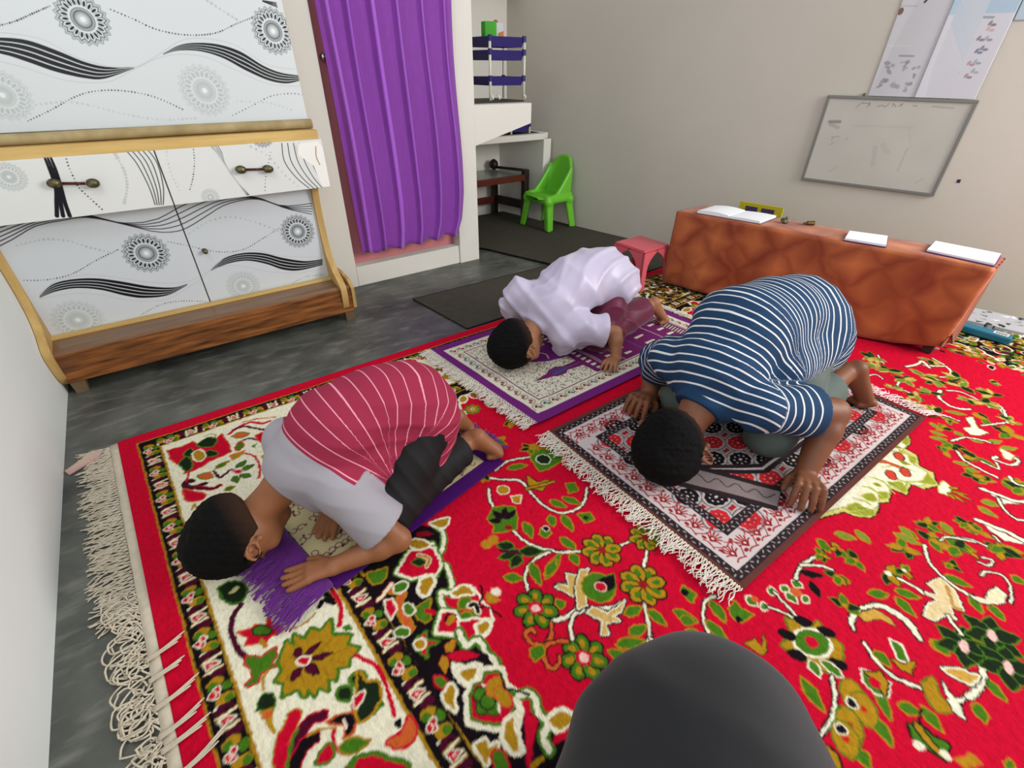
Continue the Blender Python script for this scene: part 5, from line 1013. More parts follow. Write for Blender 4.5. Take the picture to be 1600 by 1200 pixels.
# ------------------------------------------------------------------ dark floor mats by the alcove
M_fm = mat('dark_olive_felt', (70, 66, 56), rough=0.95, noise=0.18, scale=25, bump=0.3, bscale=250); M_fme = mat('black_rubber_edge', (24, 22, 22), rough=.8)
def flatmat(name, P, z, t, label):
    o = obj(name, prism([(x, y, z) for x, y in P], (0, 0, t)), M_fm); tag(o, label, 'floor mat', 'dark felt mats on the cement floor')
    bm = bmesh.new(); Q = [(x, y, z+t*.6) for x, y in P]; add_tube(bm, Q+[Q[0]], t*.75, 6, cap=False); obj('edge_binding', bm, M_fme, o); return o
flatmat('floor_mat', [(0.953, 2.115), (1.0, 1.672), (2.62, 1.672), (2.60, 2.09), (1.84, 2.09)], .0015, .005, 'dark olive felt mat beside the far edge of the red carpet')
flatmat('floor_mat', [(1.70, 2.56), (1.86, 2.085), (2.64, 2.10), (2.54, 2.60), (2.50, 2.84), (2.42, 2.86), (2.35, 3.26), (1.60, 3.26), (1.62, 2.68)], .008, .005, 'dark olive felt mat under the green chair reaching into the alcove')
# ================================================================== RIGHT SIDE FURNITURE
# green children's chair, one moulded shell
M_gc = mat('green_plastic', (104, 190, 44), rough=0.35, spec=0.5); M_gi = mat('deep_green_inner', (60, 150, 84), rough=0.4, spec=0.4)
V3_ = lambda *a: np.array(a, float)
ch = thing('kids_chair', 'bright green plastic kids chair against the right wall beside the alcove', 'chair', (2.42, 2.73, .013))
def cw(u, v, z):
    return np.array([2.385+.985*u-.06*v, 2.735+.03*u+1.0*v, z])
def chair_body():
    B = Body((2.22, 2.55, .0), (2.60, 2.92, .50), .0042)
    B.cap(cw(-.075, 0, .232), cw(.07, 0, .226), .112, .108, .01, flat=((0, 0, 1), 8))
    for q in (-1, 1):
        for t in np.linspace(0, 1, 26):   # side wings sweeping up from the seat front to the back
            u = -.118+.205*t; top = .240+.012*t+.165*max(0, (t-.30)/.70)**1.25; B.cap(cw(u, q*(.112-.004*t), .222), cw(u+.012*t, q*(.113-.008*t), top), .010, .0085, .014)
        B.cap(cw(-.118, q*.112, .232), cw(.10, q*.108, .232), .014, .014, .02)
        B.cap(cw(-.118, q*.114, .215), cw(.095, q*.112, .215), .016, .016, .025)
    for t in np.linspace(-1, 1, 38):      # back
        v = t*.104; z1 = .472-.085*abs(t)**3.2; u0 = .098-.012*t*t; u1 = .142-.045*abs(t)**3; B.cap(cw(u0, v, .225), cw(u1, v*.93, z1), .009, .0085, .014)
        B.cap(cw(-.118, v, .218), cw(-.118, v, .232), .013, .011, .02); B.cap(cw(.095, v, .20), cw(.10, v, .24), .011, .01, .02)
    return B.build('seat_shell', M_gc, ch, relax=2)
chair_body()
for (u, v), (fx, fy) in (((-.112, .108), (2.240, 2.868)), ((-.112, -.108), (2.268, 2.592)), ((.095, -.106), (2.520, 2.604)), ((.092, .106), (2.470, 2.862))):
    B = Body(np.minimum(cw(u, v, 0), (fx, fy, 0))-.10, np.maximum(cw(u, v, .24), (fx, fy, 0))+.10, .004); f_ = V3_(fx, fy, .024)
    c_ = cw(u, v, .225); su, sv = (1 if u < 0 else -1), (1 if v < 0 else -1)
    B.cap(c_, f_, .020, .013, .0); B.cap(c_+V3_(su*.028, 0, 0), f_+V3_(su*.030, 0, 0), .015, .009, .012); B.cap(c_+V3_(0, sv*.028, 0), f_+V3_(0, sv*.030, 0), .015, .009, .012); B.cap(c_+V3_(su*.012, 0, 0), f_+V3_(su*.014, 0, 0), .016, .010, .01); B.cap(c_+V3_(0, sv*.012, 0), f_+V3_(0, sv*.014, 0), .016, .010, .01)
    B.cap(c_+V3_(0, 0, -.012), c_+V3_(su*.075, 0, -.004), .026, .012, .02); B.cap(c_+V3_(0, 0, -.012), c_+V3_(0, sv*.075, -.004), .026, .012, .02)
    B.cut((0, 0, .0145), (0, 0, -1), .001); B.build('leg', M_gc, ch, relax=2)
# pink stool
M_ps = mat('pink_plastic', (206, 92, 102), rough=0.4, spec=0.4)
st = thing('stool', 'low pink plastic stool at the left end of the cloth-covered table', 'stool', (2.10, 1.60, CZ+.002))
def stool():
    cx, cy, z0, z1, hb, ht = 2.075, 1.605, CZ+.002, .222, .125, .105
    bm = bmesh.new(); add_box(bm, (cx, cy, z1-.008), (ht*2, ht*2, .016)); bmesh.ops.bevel(bm, geom=bm.edges[:], offset=.0075, segments=4, affect='EDGES'); obj('seat', bm, M_ps, st, smooth=False)
    for sx, sy in ((-1, -1), (1, -1), (1, 1), (-1, 1)):
        bm = bmesh.new()
        for ax in (0, 1):   # L-shaped leg: two tapering plates meeting at the corner, flaring into the arch
            pr = []
            for t in np.linspace(0, 1, 10):
                z = z0+(z1-.012-z0)*t; h = hb+(ht-hb)*t; w = .040+.075*max(0, (t-.50)/.50)**2.4; pr.append((h, h-w, z))
            vs_ = []
            for h, hi, z in pr:
                o_ = (cx+sx*h, cy+sy*h); i_ = (cx+sx*hi, cy+sy*h) if ax == 0 else (cx+sx*h, cy+sy*hi); n_ = (0, -sy*.008) if ax == 0 else (-sx*.008, 0)
                vs_.append([bm.verts.new((*o_, z)), bm.verts.new((*i_, z)), bm.verts.new((i_[0]+n_[0], i_[1]+n_[1], z)), bm.verts.new((o_[0]+n_[0], o_[1]+n_[1], z))])
            for i in range(len(vs_)-1):
                for k in range(4): bm.faces.new((vs_[i][k], vs_[i][(k+1) % 4], vs_[i+1][(k+1) % 4], vs_[i+1][k]))
            bm.faces.new(vs_[0][::-1]); bm.faces.new(vs_[-1])
        obj('leg', bm, M_ps, st)
stool()
# low table under an orange cloth
M_cl = mat('orange_print_cloth', (178, 92, 50), rough=0.55, spec=0.3, sheen=.2)
nt = M_cl.node_tree; b = nt.nodes['Principled BSDF']; tc = nt.nodes.new('ShaderNodeTexCoord'); mp = nt.nodes.new('ShaderNodeMapping')
mp.inputs['Rotation'].default_value = (math.radians(42), 0.0, 0.2); mp.inputs['Scale'].default_value = (1.0, 1.0, 1.0)
nz = nt.nodes.new('ShaderNodeTexNoise'); nz.inputs['Scale'].default_value = 6; va = nt.nodes.new('ShaderNodeVectorMath'); va.operation = 'MULTIPLY_ADD'; va.inputs[1].default_value = (.10, .10, .10)
nt.links.new(tc.outputs['Object'], nz.inputs['Vector']); nt.links.new(nz.outputs['Color'], va.inputs[0]); nt.links.new(tc.outputs['Object'], va.inputs[2]); nt.links.new(va.outputs[0], mp.inputs[0])
vo = nt.nodes.new('ShaderNodeTexVoronoi'); vo.distance = 'CHEBYCHEV'; vo.feature = 'F1'; vo.inputs['Scale'].default_value = 8.0; vo.inputs['Randomness'].default_value = 0.35
nt.links.new(mp.outputs[0], vo.inputs['Vector']); cr = nt.nodes.new('ShaderNodeValToRGB'); cr.color_ramp.elements[0].position = .05; cr.color_ramp.elements[0].color = (*lin((196, 112, 62)), 1); cr.color_ramp.elements[1].position = .62; cr.color_ramp.elements[1].color = (*lin((132, 54, 28)), 1)
nt.links.new(vo.outputs['Distance'], cr.inputs[0]); nt.links.new(cr.outputs[0], b.inputs['Base Color'])
TA0, TA1, TB0, TB1 = np.array([2.153, 1.482]), np.array([2.412, 0.284]), np.array([2.372, 1.470]), np.array([2.606, 0.296])
ZT = .40; table = thing('table', 'low narrow table standing under the orange cloth by the right wall', 'table', (2.38, .9, CZ+.002))
M_tw = mat('dark_table_wood', (58, 44, 38), rough=.6)
ins = lambda P, k=.02: P+(np.array([2.385, .885])-P)/np.linalg.norm(np.array([2.385, .885])-P)*k
ti = [ins(P, .022) for P in (TA0, TA1, TB1, TB0)]
obj('tabletop', prism([(*p, ZT-.024) for p in ti], (0, 0, .018)), M_tw, table)
for P, o_ in ((TA0, (.06, -.06)), (TA1, (.045, .06)), (TB1, (-.06, .06)), (TB0, (-.045, -.06))): p = P+np.array(o_); obj('leg', box2(p[0]-.018, p[0]+.018, p[1]-.018, p[1]+.018, CZ+.003, ZT-.024), M_tw, table)
def cloth():
    bm = bmesh.new(); per = []
    def seg(p, q, n): return [p+(q-p)*t for t in np.linspace(0, 1, n, endpoint=False)]
    loop = seg(TA0, TA1, 110)+seg(TA1, TB1, 20)+seg(TB1, TB0, 110)+seg(TB0, TA0, 20); n = len(loop); c = np.array([2.385, .885]); rows = []; nz = 26
    for j in range(nz):
        s = j/(nz-1); r_ = []
        for i, p in enumerate(loop):
            t = i/n; d = p-c; nn = np.array([-(TA1-TA0)[1], (TA1-TA0)[0]]); nn = nn/np.linalg.norm(nn)
            face = 'front' if i < 110 else 'e1' if i < 130 else 'back' if i < 240 else 'e0'
            out = {'front': np.array([-.977, -.212]), 'e1': np.array([.2, -.98]), 'back': np.array([.977, .212]), 'e0': np.array([-.2, .98])}[face]
            u = (i/110) if face == 'front' else 0.5
            bot = CZ+.004+(.006 if face == 'front' and u < .7 else .0)
            if face == 'front': bot += .012*math.sin(u*9)*.4+(.05*max(0, (u-.86)/.14) if u > .86 else 0)+.006
            if face == 'e1': bot += .055
            z = ZT-.001-(ZT-bot)*s
            w = (.010*math.sin(i*.115+1.2*math.sin(s*3))+.006*math.sin(i*.29+s*2.3))*min(1, s*1.4)
            if face in ('e0', 'e1'): w *= .4
            tuck = -.02*max(0, (u-.8)/.2)*s if face == 'front' else (-.03*s if face == 'e1' else 0)
            q = p+out*(w+.004+tuck); r_.append(bm.verts.new((q[0], q[1], z)))
        rows.append(r_)
    for j in range(nz-1):
        for i in range(n): bm.faces.new((rows[j][i], rows[j][(i+1) % n], rows[j+1][(i+1) % n], rows[j+1][i]))
    # top skin grid
    G = []
    for a_ in range(111):
        t = a_/110; p = TA0+(TA1-TA0)*t; q = TB0+(TB1-TB0)*t; G.append([bm.verts.new((*(p+(q-p)*s_), ZT+.0005)) for s_ in np.linspace(0, 1, 9)])
    for a_ in range(110):
        for s_ in range(8): bm.faces.new((G[a_][s_], G[a_][s_+1], G[a_+1][s_+1], G[a_+1][s_]))
    bmesh.ops.remove_doubles(bm, verts=bm.verts, dist=.006)
    o = obj('tablecloth', bm, M_cl, None, smooth=True); md = o.modifiers.new('t', 'SOLIDIFY'); md.thickness = .0012; md.offset = 1
    tag(o, 'orange brown patterned cloth draped over the low table down to the carpet', 'tablecloth')
cloth()
# books and small things on the cloth
M_pg = mat('white_pages', (240, 240, 244), rough=.8, noise=.03, scale=90, stretch=(8, 40, 1)); M_pc = mat('purple_book_cover', (92, 50, 110), rough=.5); M_pe = mat('page_edges', (206, 204, 206), rough=.9)
def book(nm, c4, z, t, label, cover=M_pc, grp=None, tilt=0.0):
    """closed pad: four corners, thickness"""
    o = thing(nm, label, 'book', (*np.mean(np.array(c4), 0), z)); 
    cc = np.mean(np.array(c4), 0); big = [cc+(np.array(p)-cc)*1.04 for p in c4]
    obj('cover', prism([(*p, z) for p in big], (0, 0, .0035)), cover, o); obj('pages', prism([(*p, z+.0035) for p in c4], (0, 0, t)), M_pg, o, bevel=.001); return o
zt = ZT+.0025
book('book', [(2.309, .752), (2.436, .619), (2.588, .662), (2.501, .812)][0:0] or [(2.312, .758), (2.445, .795), (2.497, .665), (2.352, .618)], zt, .009, 'closed white exercise book lying in the middle of the orange cloth')
book('book', [(2.424, .50), (2.585, .520), (2.600, .312), (2.432, .292)], zt, .008, 'large white exercise book at the near right end of the orange cloth')
M_pen = mat('dark_purple_pen', (56, 26, 66), rough=.4); o = obj('pen', tube([(2.592, .46, zt+.006), (2.604, .33, zt+.006)], .004, 8), M_pen, smooth=True); tag(o, 'dark purple pen lying along the back edge of the large white book', 'pen')
ob = thing('open_book', 'open book with white pages at the far left end of the orange cloth', 'book', (2.28, 1.26, zt))
for side_, (p0, p1) in enumerate((((2.190, 1.392), (2.228, 1.248)), ((2.228, 1.248), (2.262, 1.105)))):
    p0, p1 = np.array(p0), np.array(p1); back_ = np.array([.165, .012]); bm = bmesh.new(); rows = []
    for t in np.linspace(0, 1, 11):
        q = p0+(p1-p0)*t; hgt = .004+.013*math.sin(math.pi*min(1, (1-t if side_ else t)*.62+.38)) if True else 0; hgt = .004+.012*(math.sin(math.pi*(.15+.7*t)) if side_ == 0 else math.sin(math.pi*(.15+.6*t))*.5)
        rows.append([bm.verts.new((q[0], q[1], zt+.003)), bm.verts.new((q[0]+back_[0], q[1]+back_[1], zt+.003)), bm.verts.new((q[0]+back_[0], q[1]+back_[1], zt+.004+hgt)), bm.verts.new((q[0], q[1], zt+.004+hgt))])
    for i in range(10):
        for k in range(4): bm.faces.new((rows[i][k], rows[i][(k+1) % 4], rows[i+1][(k+1) % 4], rows[i+1][k]))
    bm.faces.new(rows[0][::-1]); bm.faces.new(rows[-1]); obj('pages', bm, M_pg, ob, smooth=False)
obj('cover', prism([(2.185, 1.398, zt), (2.258, 1.098, zt), (2.435, 1.112, zt), (2.362, 1.410, zt)], (0, 0, .003)), mat('grey_cover', (120, 112, 110)), ob)
# yellow board leaning behind the table
M_yl = mat('yellow_green_board', (186, 176, 40), rough=.6); M_dp = mat('dark_violet_print', (66, 54, 88), rough=.6)
yb_ = obj('display_board', prism([(2.585, 1.400, .30), (2.628, 1.185, .30), (2.640, 1.187, .30), (2.597, 1.402, .30)], (0, 0, .105)), M_yl); yb_.data.transform(Matrix.Translation((0, 0, -.28))); 
yb_.data.transform(Matrix.Scale(1, 4))
yb_.data.vertices.foreach_set('co', np.array([(v.co.x, v.co.y, CZ+.003 if v.co.z < .06 else .408) for v in yb_.data.vertices], np.float32).reshape(-1))
tag(yb_, 'yellow green board standing behind the open book at the back of the table', 'board')
for ya, yc_ in ((1.365, 1.305), (1.285, 1.222)):
    f0 = lambda y: 2.585+(1.400-y)*(.043/.215)-.0022
    obj('dark_panel', prism([(f0(ya), ya, .345), (f0(yc_), yc_, .345), (f0(yc_)+.002, yc_, .345), (f0(ya)+.002, ya, .345)], (0, 0, .046)), M_dp, yb_)
M_gd = mat('worn_metal', (112, 112, 84), rough=.35, metal=.6, rgb2=(60, 56, 44), scale=120)
bm = bmesh.new(); add_lathe(bm, (0, 0, 0), [(.006, 0), (.017, .003), (.019, .009), (.012, .014), (.006, .017), (.008, .024), (.004, .028)], 14); bmesh.ops.rotate(bm, verts=bm.verts, cent=(0, 0, 0), matrix=Matrix.Rotation(.5, 3, 'X')); bmesh.ops.translate(bm, verts=bm.verts, vec=(2.372, 1.052, zt+.004)); o = obj('door_knob', bm, M_gd, smooth=True); tag(o, 'small grey green metal knob on the orange cloth beside the open book', 'knob')
bm = bmesh.new(); add_tube(bm, [(2.424, .968, zt+.010), (2.448, .948, zt+.010)], [.009, .010], 10); add_tube(bm, [(2.412, .978, zt+.008), (2.424, .968, zt+.009)], [.004, .007], 8); o = obj('bolt', bm, mat('dark_brass', (96, 76, 44), rough=.4, metal=.6), smooth=False); tag(o, 'short dark brass bolt on the middle of the orange cloth', 'bolt')
# newspaper and turquoise case on the carpet by the wall
M_tq = mat('turquoise_plastic', (36, 112, 138), rough=.4); cs = thing('plastic_case', 'long turquoise plastic case on the carpet by the right wall', 'case', (2.85, .28, CZ))
bm = bmesh.new(); add_prism(bm, [(2.792, .368, CZ+.003), (2.838, .376, CZ+.003), (2.872, .160, CZ+.003), (2.80, .150, CZ+.003)], (0, 0, .030)); obj('body', bm, M_tq, cs, bevel=.006)
fb = Field2(0, .055, 0, .035, .001, (212, 212, 210))
for k in range(12): fb.rect(.005+k*.0036, .0065+k*.0036+(.001 if k % 3 else 0), .006, .027, (40, 40, 44))
for k in range(5): pass
fb.sheet('barcode_label', M_print, lambda X, Y, H: (2.812+Y*1.1, .168+X*.95, CZ+.0345+H), .0006, cs)
fn = Field2(0, .27, 0, .115, .0016, (176, 176, 178)); rg = random.Random(77)
for k in range(26): x = rg.uniform(.0, .27); y = rg.uniform(0, .115); fn.poly([(x+rg.uniform(-.02, .02), y+rg.uniform(-.014, .014)) for _ in range(5)], rg.choice([(60, 64, 72), (96, 100, 108), (214, 216, 220), (40, 42, 48), (130, 134, 140)]), smooth=True)
for k in range(16): fn.rect(.01, .01+rg.uniform(.03, .08), .01+k*.006, .0125+k*.006, (90, 92, 96))
newsp = fn.sheet('newspaper', M_print, lambda X, Y, H: (2.836+Y*.62+(.41-(.405-X))*.0-X*-.24, .405-X, CZ+.040+Y*.35+H), .012, None, flip=True); tag(newsp, 'folded black and white newspaper leaning on the turquoise case by the wall', 'newspaper')
# ------------------------------------------------------------------ whiteboard and posters on the right wall
ry = lambda y, z, off=0.0: rwp(y, z, off)
M_wb = mat('whiteboard_face', attr='Col', rough=.3, spec=.4); M_al = mat('grey_aluminium', (128, 128, 122), rough=.4, metal=.3)
wb = thing('whiteboard', 'smudged whiteboard in a grey frame hanging on the right wall', 'whiteboard', ry(.96, .70, .01))
y0b, y1b, z0b, z1b = 1.236, .690, .520, .892
fw = Field2(0, y0b-y1b, 0, z1b-z0b, .0015, (192, 190, 180)); Wb, Hb = y0b-y1b, z1b-z0b
fw.img *= (0.95+0.07*vnoise(fw.X.shape, 60, 5))[..., None]
def wq(px, py): q = on_plane(px, py, ry(1.0, 0), (RWN[0], RWN[1], 0)); return (y0b-q[1], q[2]-z0b)
WQ = lambda *L: [wq(1240+a*.2, 130+b_*.2) for a, b_ in L]
ink = (86, 90, 92)
for P in (((490, 190), (520, 165), (545, 150)), ((545, 155), (600, 158), (575, 185)), ((600, 150), (595, 175)), ((655, 180), (700, 172), (712, 180)), ((715, 188), (750, 158)), ((785, 160), (770, 182)), ((785, 158), (800, 182)), ((820, 180), (855, 158), (840, 180)), ((935, 175), (968, 178))): fw.line(WQ(*P), .0028, ink, smooth=False, a=.75)
fw.line(WQ((1040, 195), (1080, 185), (1200, 195)), .003, (190, 150, 130), a=.5); fw.line(WQ((1090, 180), (1250, 195)), .008, (164, 164, 156), a=.7)
for a_, w_ in ((.28, .018), (.5, .010)): fw.line(WQ((285, 300), (365, 300)), w_, (96, 90, 88), a=a_); 
fw.line(WQ((290, 320), (350, 345)), .014, (120, 114, 110), a=.35)
for P in (((300, 420), (360, 415)), ((405, 440), (428, 425)), ((285, 480), (320, 460)), ((310, 425), (300, 445))): fw.line(WQ(*P), .003, (110, 106, 104), a=.6)
for P, w_, a_ in ((((890, 510), (815, 680)), .010, .22), (((640, 500), (620, 640)), .018, .18), (((700, 480), (740, 540)), .02, .15), (((950, 780), (1020, 740)), .004, .4), (((280, 690), (340, 650)), .008, .2), (((460, 330), (930, 345)), .010, .12), (((900, 350), (920, 500)), .008, .12)): fw.line(WQ(*P), w_, (128, 142, 140), a=a_)
fw.sheet('board', M_wb, lambda X, Y, H: (lambda P: (P[0], P[1], P[2]))(rwv(y0b-X, z0b+Y, .008+H)), .006, wb) if False else None
def rwv(y, z, off):
    t = (y-RW0[1])/RWD[1]; return (RW0[0]+RWD[0]*t+RWN[0]*off, RW0[1]+RWD[1]*t+RWN[1]*off, z)
fw.sheet('writing_surface', M_wb, lambda X, Y, H: rwv(y0b-X, z0b+Y, .010+H), .007, wb, flip=True)
def rbar(ya, yb__, za, zb_, off0, off1):
    p = [rwv(ya, za, off0), rwv(yb__, za, off0), rwv(yb__, zb_, off0), rwv(ya, zb_, off0)]; return prism(p, (RWN[0]*(off1-off0), RWN[1]*(off1-off0), 0))
e = .006
for a_, b_, c_, d_ in ((y0b+e, y1b-e, z1b-e, z1b+e), (y0b+e, y1b-e, z0b-e, z0b+e), (y0b+e, y0b-e, z0b, z1b), (y1b+e, y1b-e, z0b, z1b)): obj('frame_rail', rbar(a_, b_, c_, d_, .002, .016), M_al, wb, bevel=.0015)
for y in (1.098, .79): obj('hanging_hook', rbar(y+.005, y-.005, z1b+.006, z1b+.018, .002, .008), M_knob, wb)
M_pap = mat('poster_paper', attr='Col', rough=.4, spec=.4)
def figure(f, c, s, cols):
    for k, col in enumerate(cols): f.ell((c[0]+s*.5*math.cos(k*2.2), c[1]+s*.5*math.sin(k*2.2)), (s*.6, s*.32), col, k*1.1, a=.75)
PQ = lambda L, y0, z0: [(lambda q: (y0-q[1], q[2]-z0))(on_plane(1360+a*.15, b_*.15, ry(1.0, 0), (RWN[0], RWN[1], 0))) for a, b_ in L]
def wave(X, Y, amp, f1): return amp*(np.sin(X*f1)*.5+.5)*1.0
# left poster (white, rows of small grey drawings), slightly curled
ya, yb2 = 1.082, .845; fp1 = Field2(0, ya-yb2, 0, .52, .002, (200, 200, 203))
for L in (((10, 640), (430, 650)),): pass
fp1.line(PQ([(290, 625), (435, 628)], ya, .885), .007, (140, 140, 146), a=.8)
for c in ((180, 740), (320, 740), (445, 790), (120, 910), (250, 910), (380, 940)):
    q = PQ([c], ya, .885)[0]
    for k in range(5): fp1.ell((q[0]+rg.uniform(-.012, .012), q[1]+rg.uniform(-.02, .02)), (rg.uniform(.005, .013), rg.uniform(.004, .009)), rg.choice([(150, 150, 156), (168, 166, 172), (132, 130, 138)]), rg.uniform(0, 3), a=.7)
q = PQ([(300, 165)], ya, .885)[0]; fp1.ell(q, (.010, .013), (120, 84, 70)); q = PQ([(585, 35)], ya, .885)[0]; fp1.line(PQ([(550, 70), (600, 20)], ya, .885), .008, (40, 40, 44)); fp1.line(PQ([(300, 105), (470, 112)], ya, .885), .004, (176, 176, 180)); fp1.line(PQ([(340, 10), (520, 15)], ya, .885), .004, (176, 176, 180)); fp1.line(PQ([(180, 520), (400, 520)], ya, .885), .003, (216, 214, 206))
p1 = fp1.sheet('poster', M_pap, lambda X, Y, H: rwv(ya-X, .900+Y, .004+.006*np.clip(np.sin(X*13-Y*2.0), 0, 1)+H), .0012, None, flip=True); tag(p1, 'white poster with rows of small grey drawings above the left of the whiteboard', 'poster', 'posters on the right wall')
# right poster (blue header, column of small pictures)
yc2, yd = .905, .700; fp2 = Field2(0, yc2-yd+.0, 0, .52, .002, (204, 204, 210))
def q2(L): return PQ(L, yc2, .885)
fp2.rect(0, .4, q2([(1000, 200)])[0][1], .52, (170, 192, 208)); fp2.poly(q2([(905, -60), (1010, 60), (1000, 130), (950, 170), (915, 80)]), (110, 180, 200))
fp2.line(q2([(930, 225), (1260, 232)]), .008, (150, 156, 166)); 
for y_, x0_, x1_ in ((328, 930, 1080), (455, 860, 1050), (575, 870, 940), (690, 800, 930), (805, 690, 900)): fp2.line(q2([(x0_, y_), (x1_, y_)]), .006, (182, 184, 190))
for c, cols in (((1235, 310), ((96, 70, 62), (110, 84, 76))), ((1215, 365), ((196, 150, 144), (190, 160, 156))), ((1115, 465), ((96, 84, 96), (100, 90, 100))), ((1195, 465), ((140, 110, 130), (150, 150, 160))), ((1095, 595), ((80, 88, 120), (74, 80, 112))), ((1150, 565), ((70, 80, 110), (84, 92, 124))), ((1015, 720), ((168, 110, 120), (180, 120, 126))), ((1080, 705), ((130, 134, 150), (150, 156, 170))), ((985, 850), ((120, 90, 98), (150, 110, 118))), ((1055, 800), ((160, 156, 162), (150, 150, 160)))): figure(fp2, q2([c])[0], .015, cols)
for c, col in (((1080, 10), (200, 150, 156)), ((1190, 12), (206, 160, 160)), ((1350, 8), (150, 130, 160))): q = q2([c])[0]; fp2.ell(q, (.014, .010), col, a=.8)
p2 = fp2.sheet('poster', M_pap, lambda X, Y, H: rwv(yc2-X, .900+Y, .012+.005*np.clip(np.cos(X*16+1), 0, 1)+H), .0012, None, flip=True); tag(p2, 'poster with pale blue header and tiny pictures above the right of the whiteboard', 'poster', 'posters on the right wall')
fp3 = Field2(0, .13, 0, .24, .003, (178, 194, 206))
for k in range(3): fp3.ell((.02+k*.035, .10), (.012, .012), (206, 160, 170), a=.6)
p3 = fp3.sheet('poster', M_pap, lambda X, Y, H: rwv(.697-X, 1.165+Y, .004+H), .0012, None, flip=True); tag(p3, 'pale blue poster at the top right corner of the right wall', 'poster', 'posters on the right wall')
# scuffs on the wall (paint marks with their own shape)
def mark(px, py, w_, h_, col, nm='mark'):
    q = on_plane(px, py, ry(1.0, 0), (RWN[0], RWN[1], 0)); y, z = q[1], q[2]; bm = rbar(y+w_, y-w_, z-h_, z+h_, .0002, .0016); o = obj('trim_1', bm, col); return struct(o)
o = mark(1498, 283, .006, .007, M_pen); o.name = 'trim_peg'
M_sm = mat('grey_scuff', (142, 138, 140), rough=.95, rgb2=(184, 178, 170), scale=40)
# ================================================================== THE BOYS
M_skin = mat('brown_skin', (150, 96, 62), rough=.5, spec=.35, noise=.10, scale=14, bump=.08, bscale=260)
for _m in (M_skin,):
    _b = _m.node_tree.nodes['Principled BSDF']; _b.inputs['Subsurface Weight'].default_value = .06; _b.inputs['Subsurface Radius'].default_value = (.02, .008, .004); _b.inputs['Subsurface Scale'].default_value = .3
M_skin2 = mat('tan_skin', (160, 108, 76), rough=.5, spec=.35, noise=.10, scale=14, bump=.08, bscale=260)
M_skin3 = mat('dark_brown_skin', (122, 74, 48), rough=.5, spec=.35, noise=.10, scale=14, bump=.08, bscale=260)
M_hair = mat('black_short_hair', (10, 9, 9), rough=.8, spec=.14, noise=.3, scale=180, bump=.8, bscale=420, stretch=(1, .4, 1))
_nt = M_hair.node_tree; _b = _nt.nodes['Principled BSDF']; _old = _b.inputs['Base Color'].links[0].from_socket; _a = _nt.nodes.new('ShaderNodeAttribute'); _a.attribute_name = 'FADE'; _mm = _nt.nodes.new('ShaderNodeMath'); _mm.operation = 'MULTIPLY'; _mm.inputs[1].default_value = .55; _nt.links.new(_a.outputs['Fac'], _mm.inputs[0]); _mx = _nt.nodes.new('ShaderNodeMix'); _mx.data_type = 'RGBA'; _nt.links.new(_mm.outputs[0], _mx.inputs[0]); _nt.links.new(_old, _mx.inputs[6]); _mx.inputs[7].default_value = (*lin((84, 56, 40)), 1); _nt.links.new(_mx.outputs[2], _b.inputs['Base Color'])
V3 = lambda *a: np.array(a, float)
def unit(v): v = np.array(v, float); return v/np.linalg.norm(v)
def wr(dirs, seed=1):
    """soft cloth folds: sum of warped ripples"""
    def f(X, Y, Z):
        o = 0
        for (d, fr, am, ph, wfr) in dirs:
            u = X*d[0]+Y*d[1]+Z*d[2]; v = X*(d[1]+.3)-Y*d[0]+Z*.7; s = np.sin(u*fr+ph+1.6*np.sin(v*wfr+ph*2)); o = o+am*np.exp(-(s/.55)**2)*(.5+.5*np.sin(v*wfr*.6+ph))
        return -o
    return f
def poly_param(V, P):
    """arc-length parameter of the nearest point on polyline P, and distance"""
    P = np.array(P, float); best = np.full(len(V), 1e9); par = np.zeros(len(V)); acc = 0
    for i in range(len(P)-1):
        e = P[i+1]-P[i]; L = np.linalg.norm(e); t = ((V-P[i])@e)/(L*L)
        tc = np.clip(t, 0 if i > 0 else -2.0, 1 if i < len(P)-2 else 3.0); d = np.linalg.norm(V-P[i]-tc[:, None]*e, axis=1); m = d < best
        best[m] = d[m]; par[m] = acc+tc[m]*L; acc += L
    return par, best
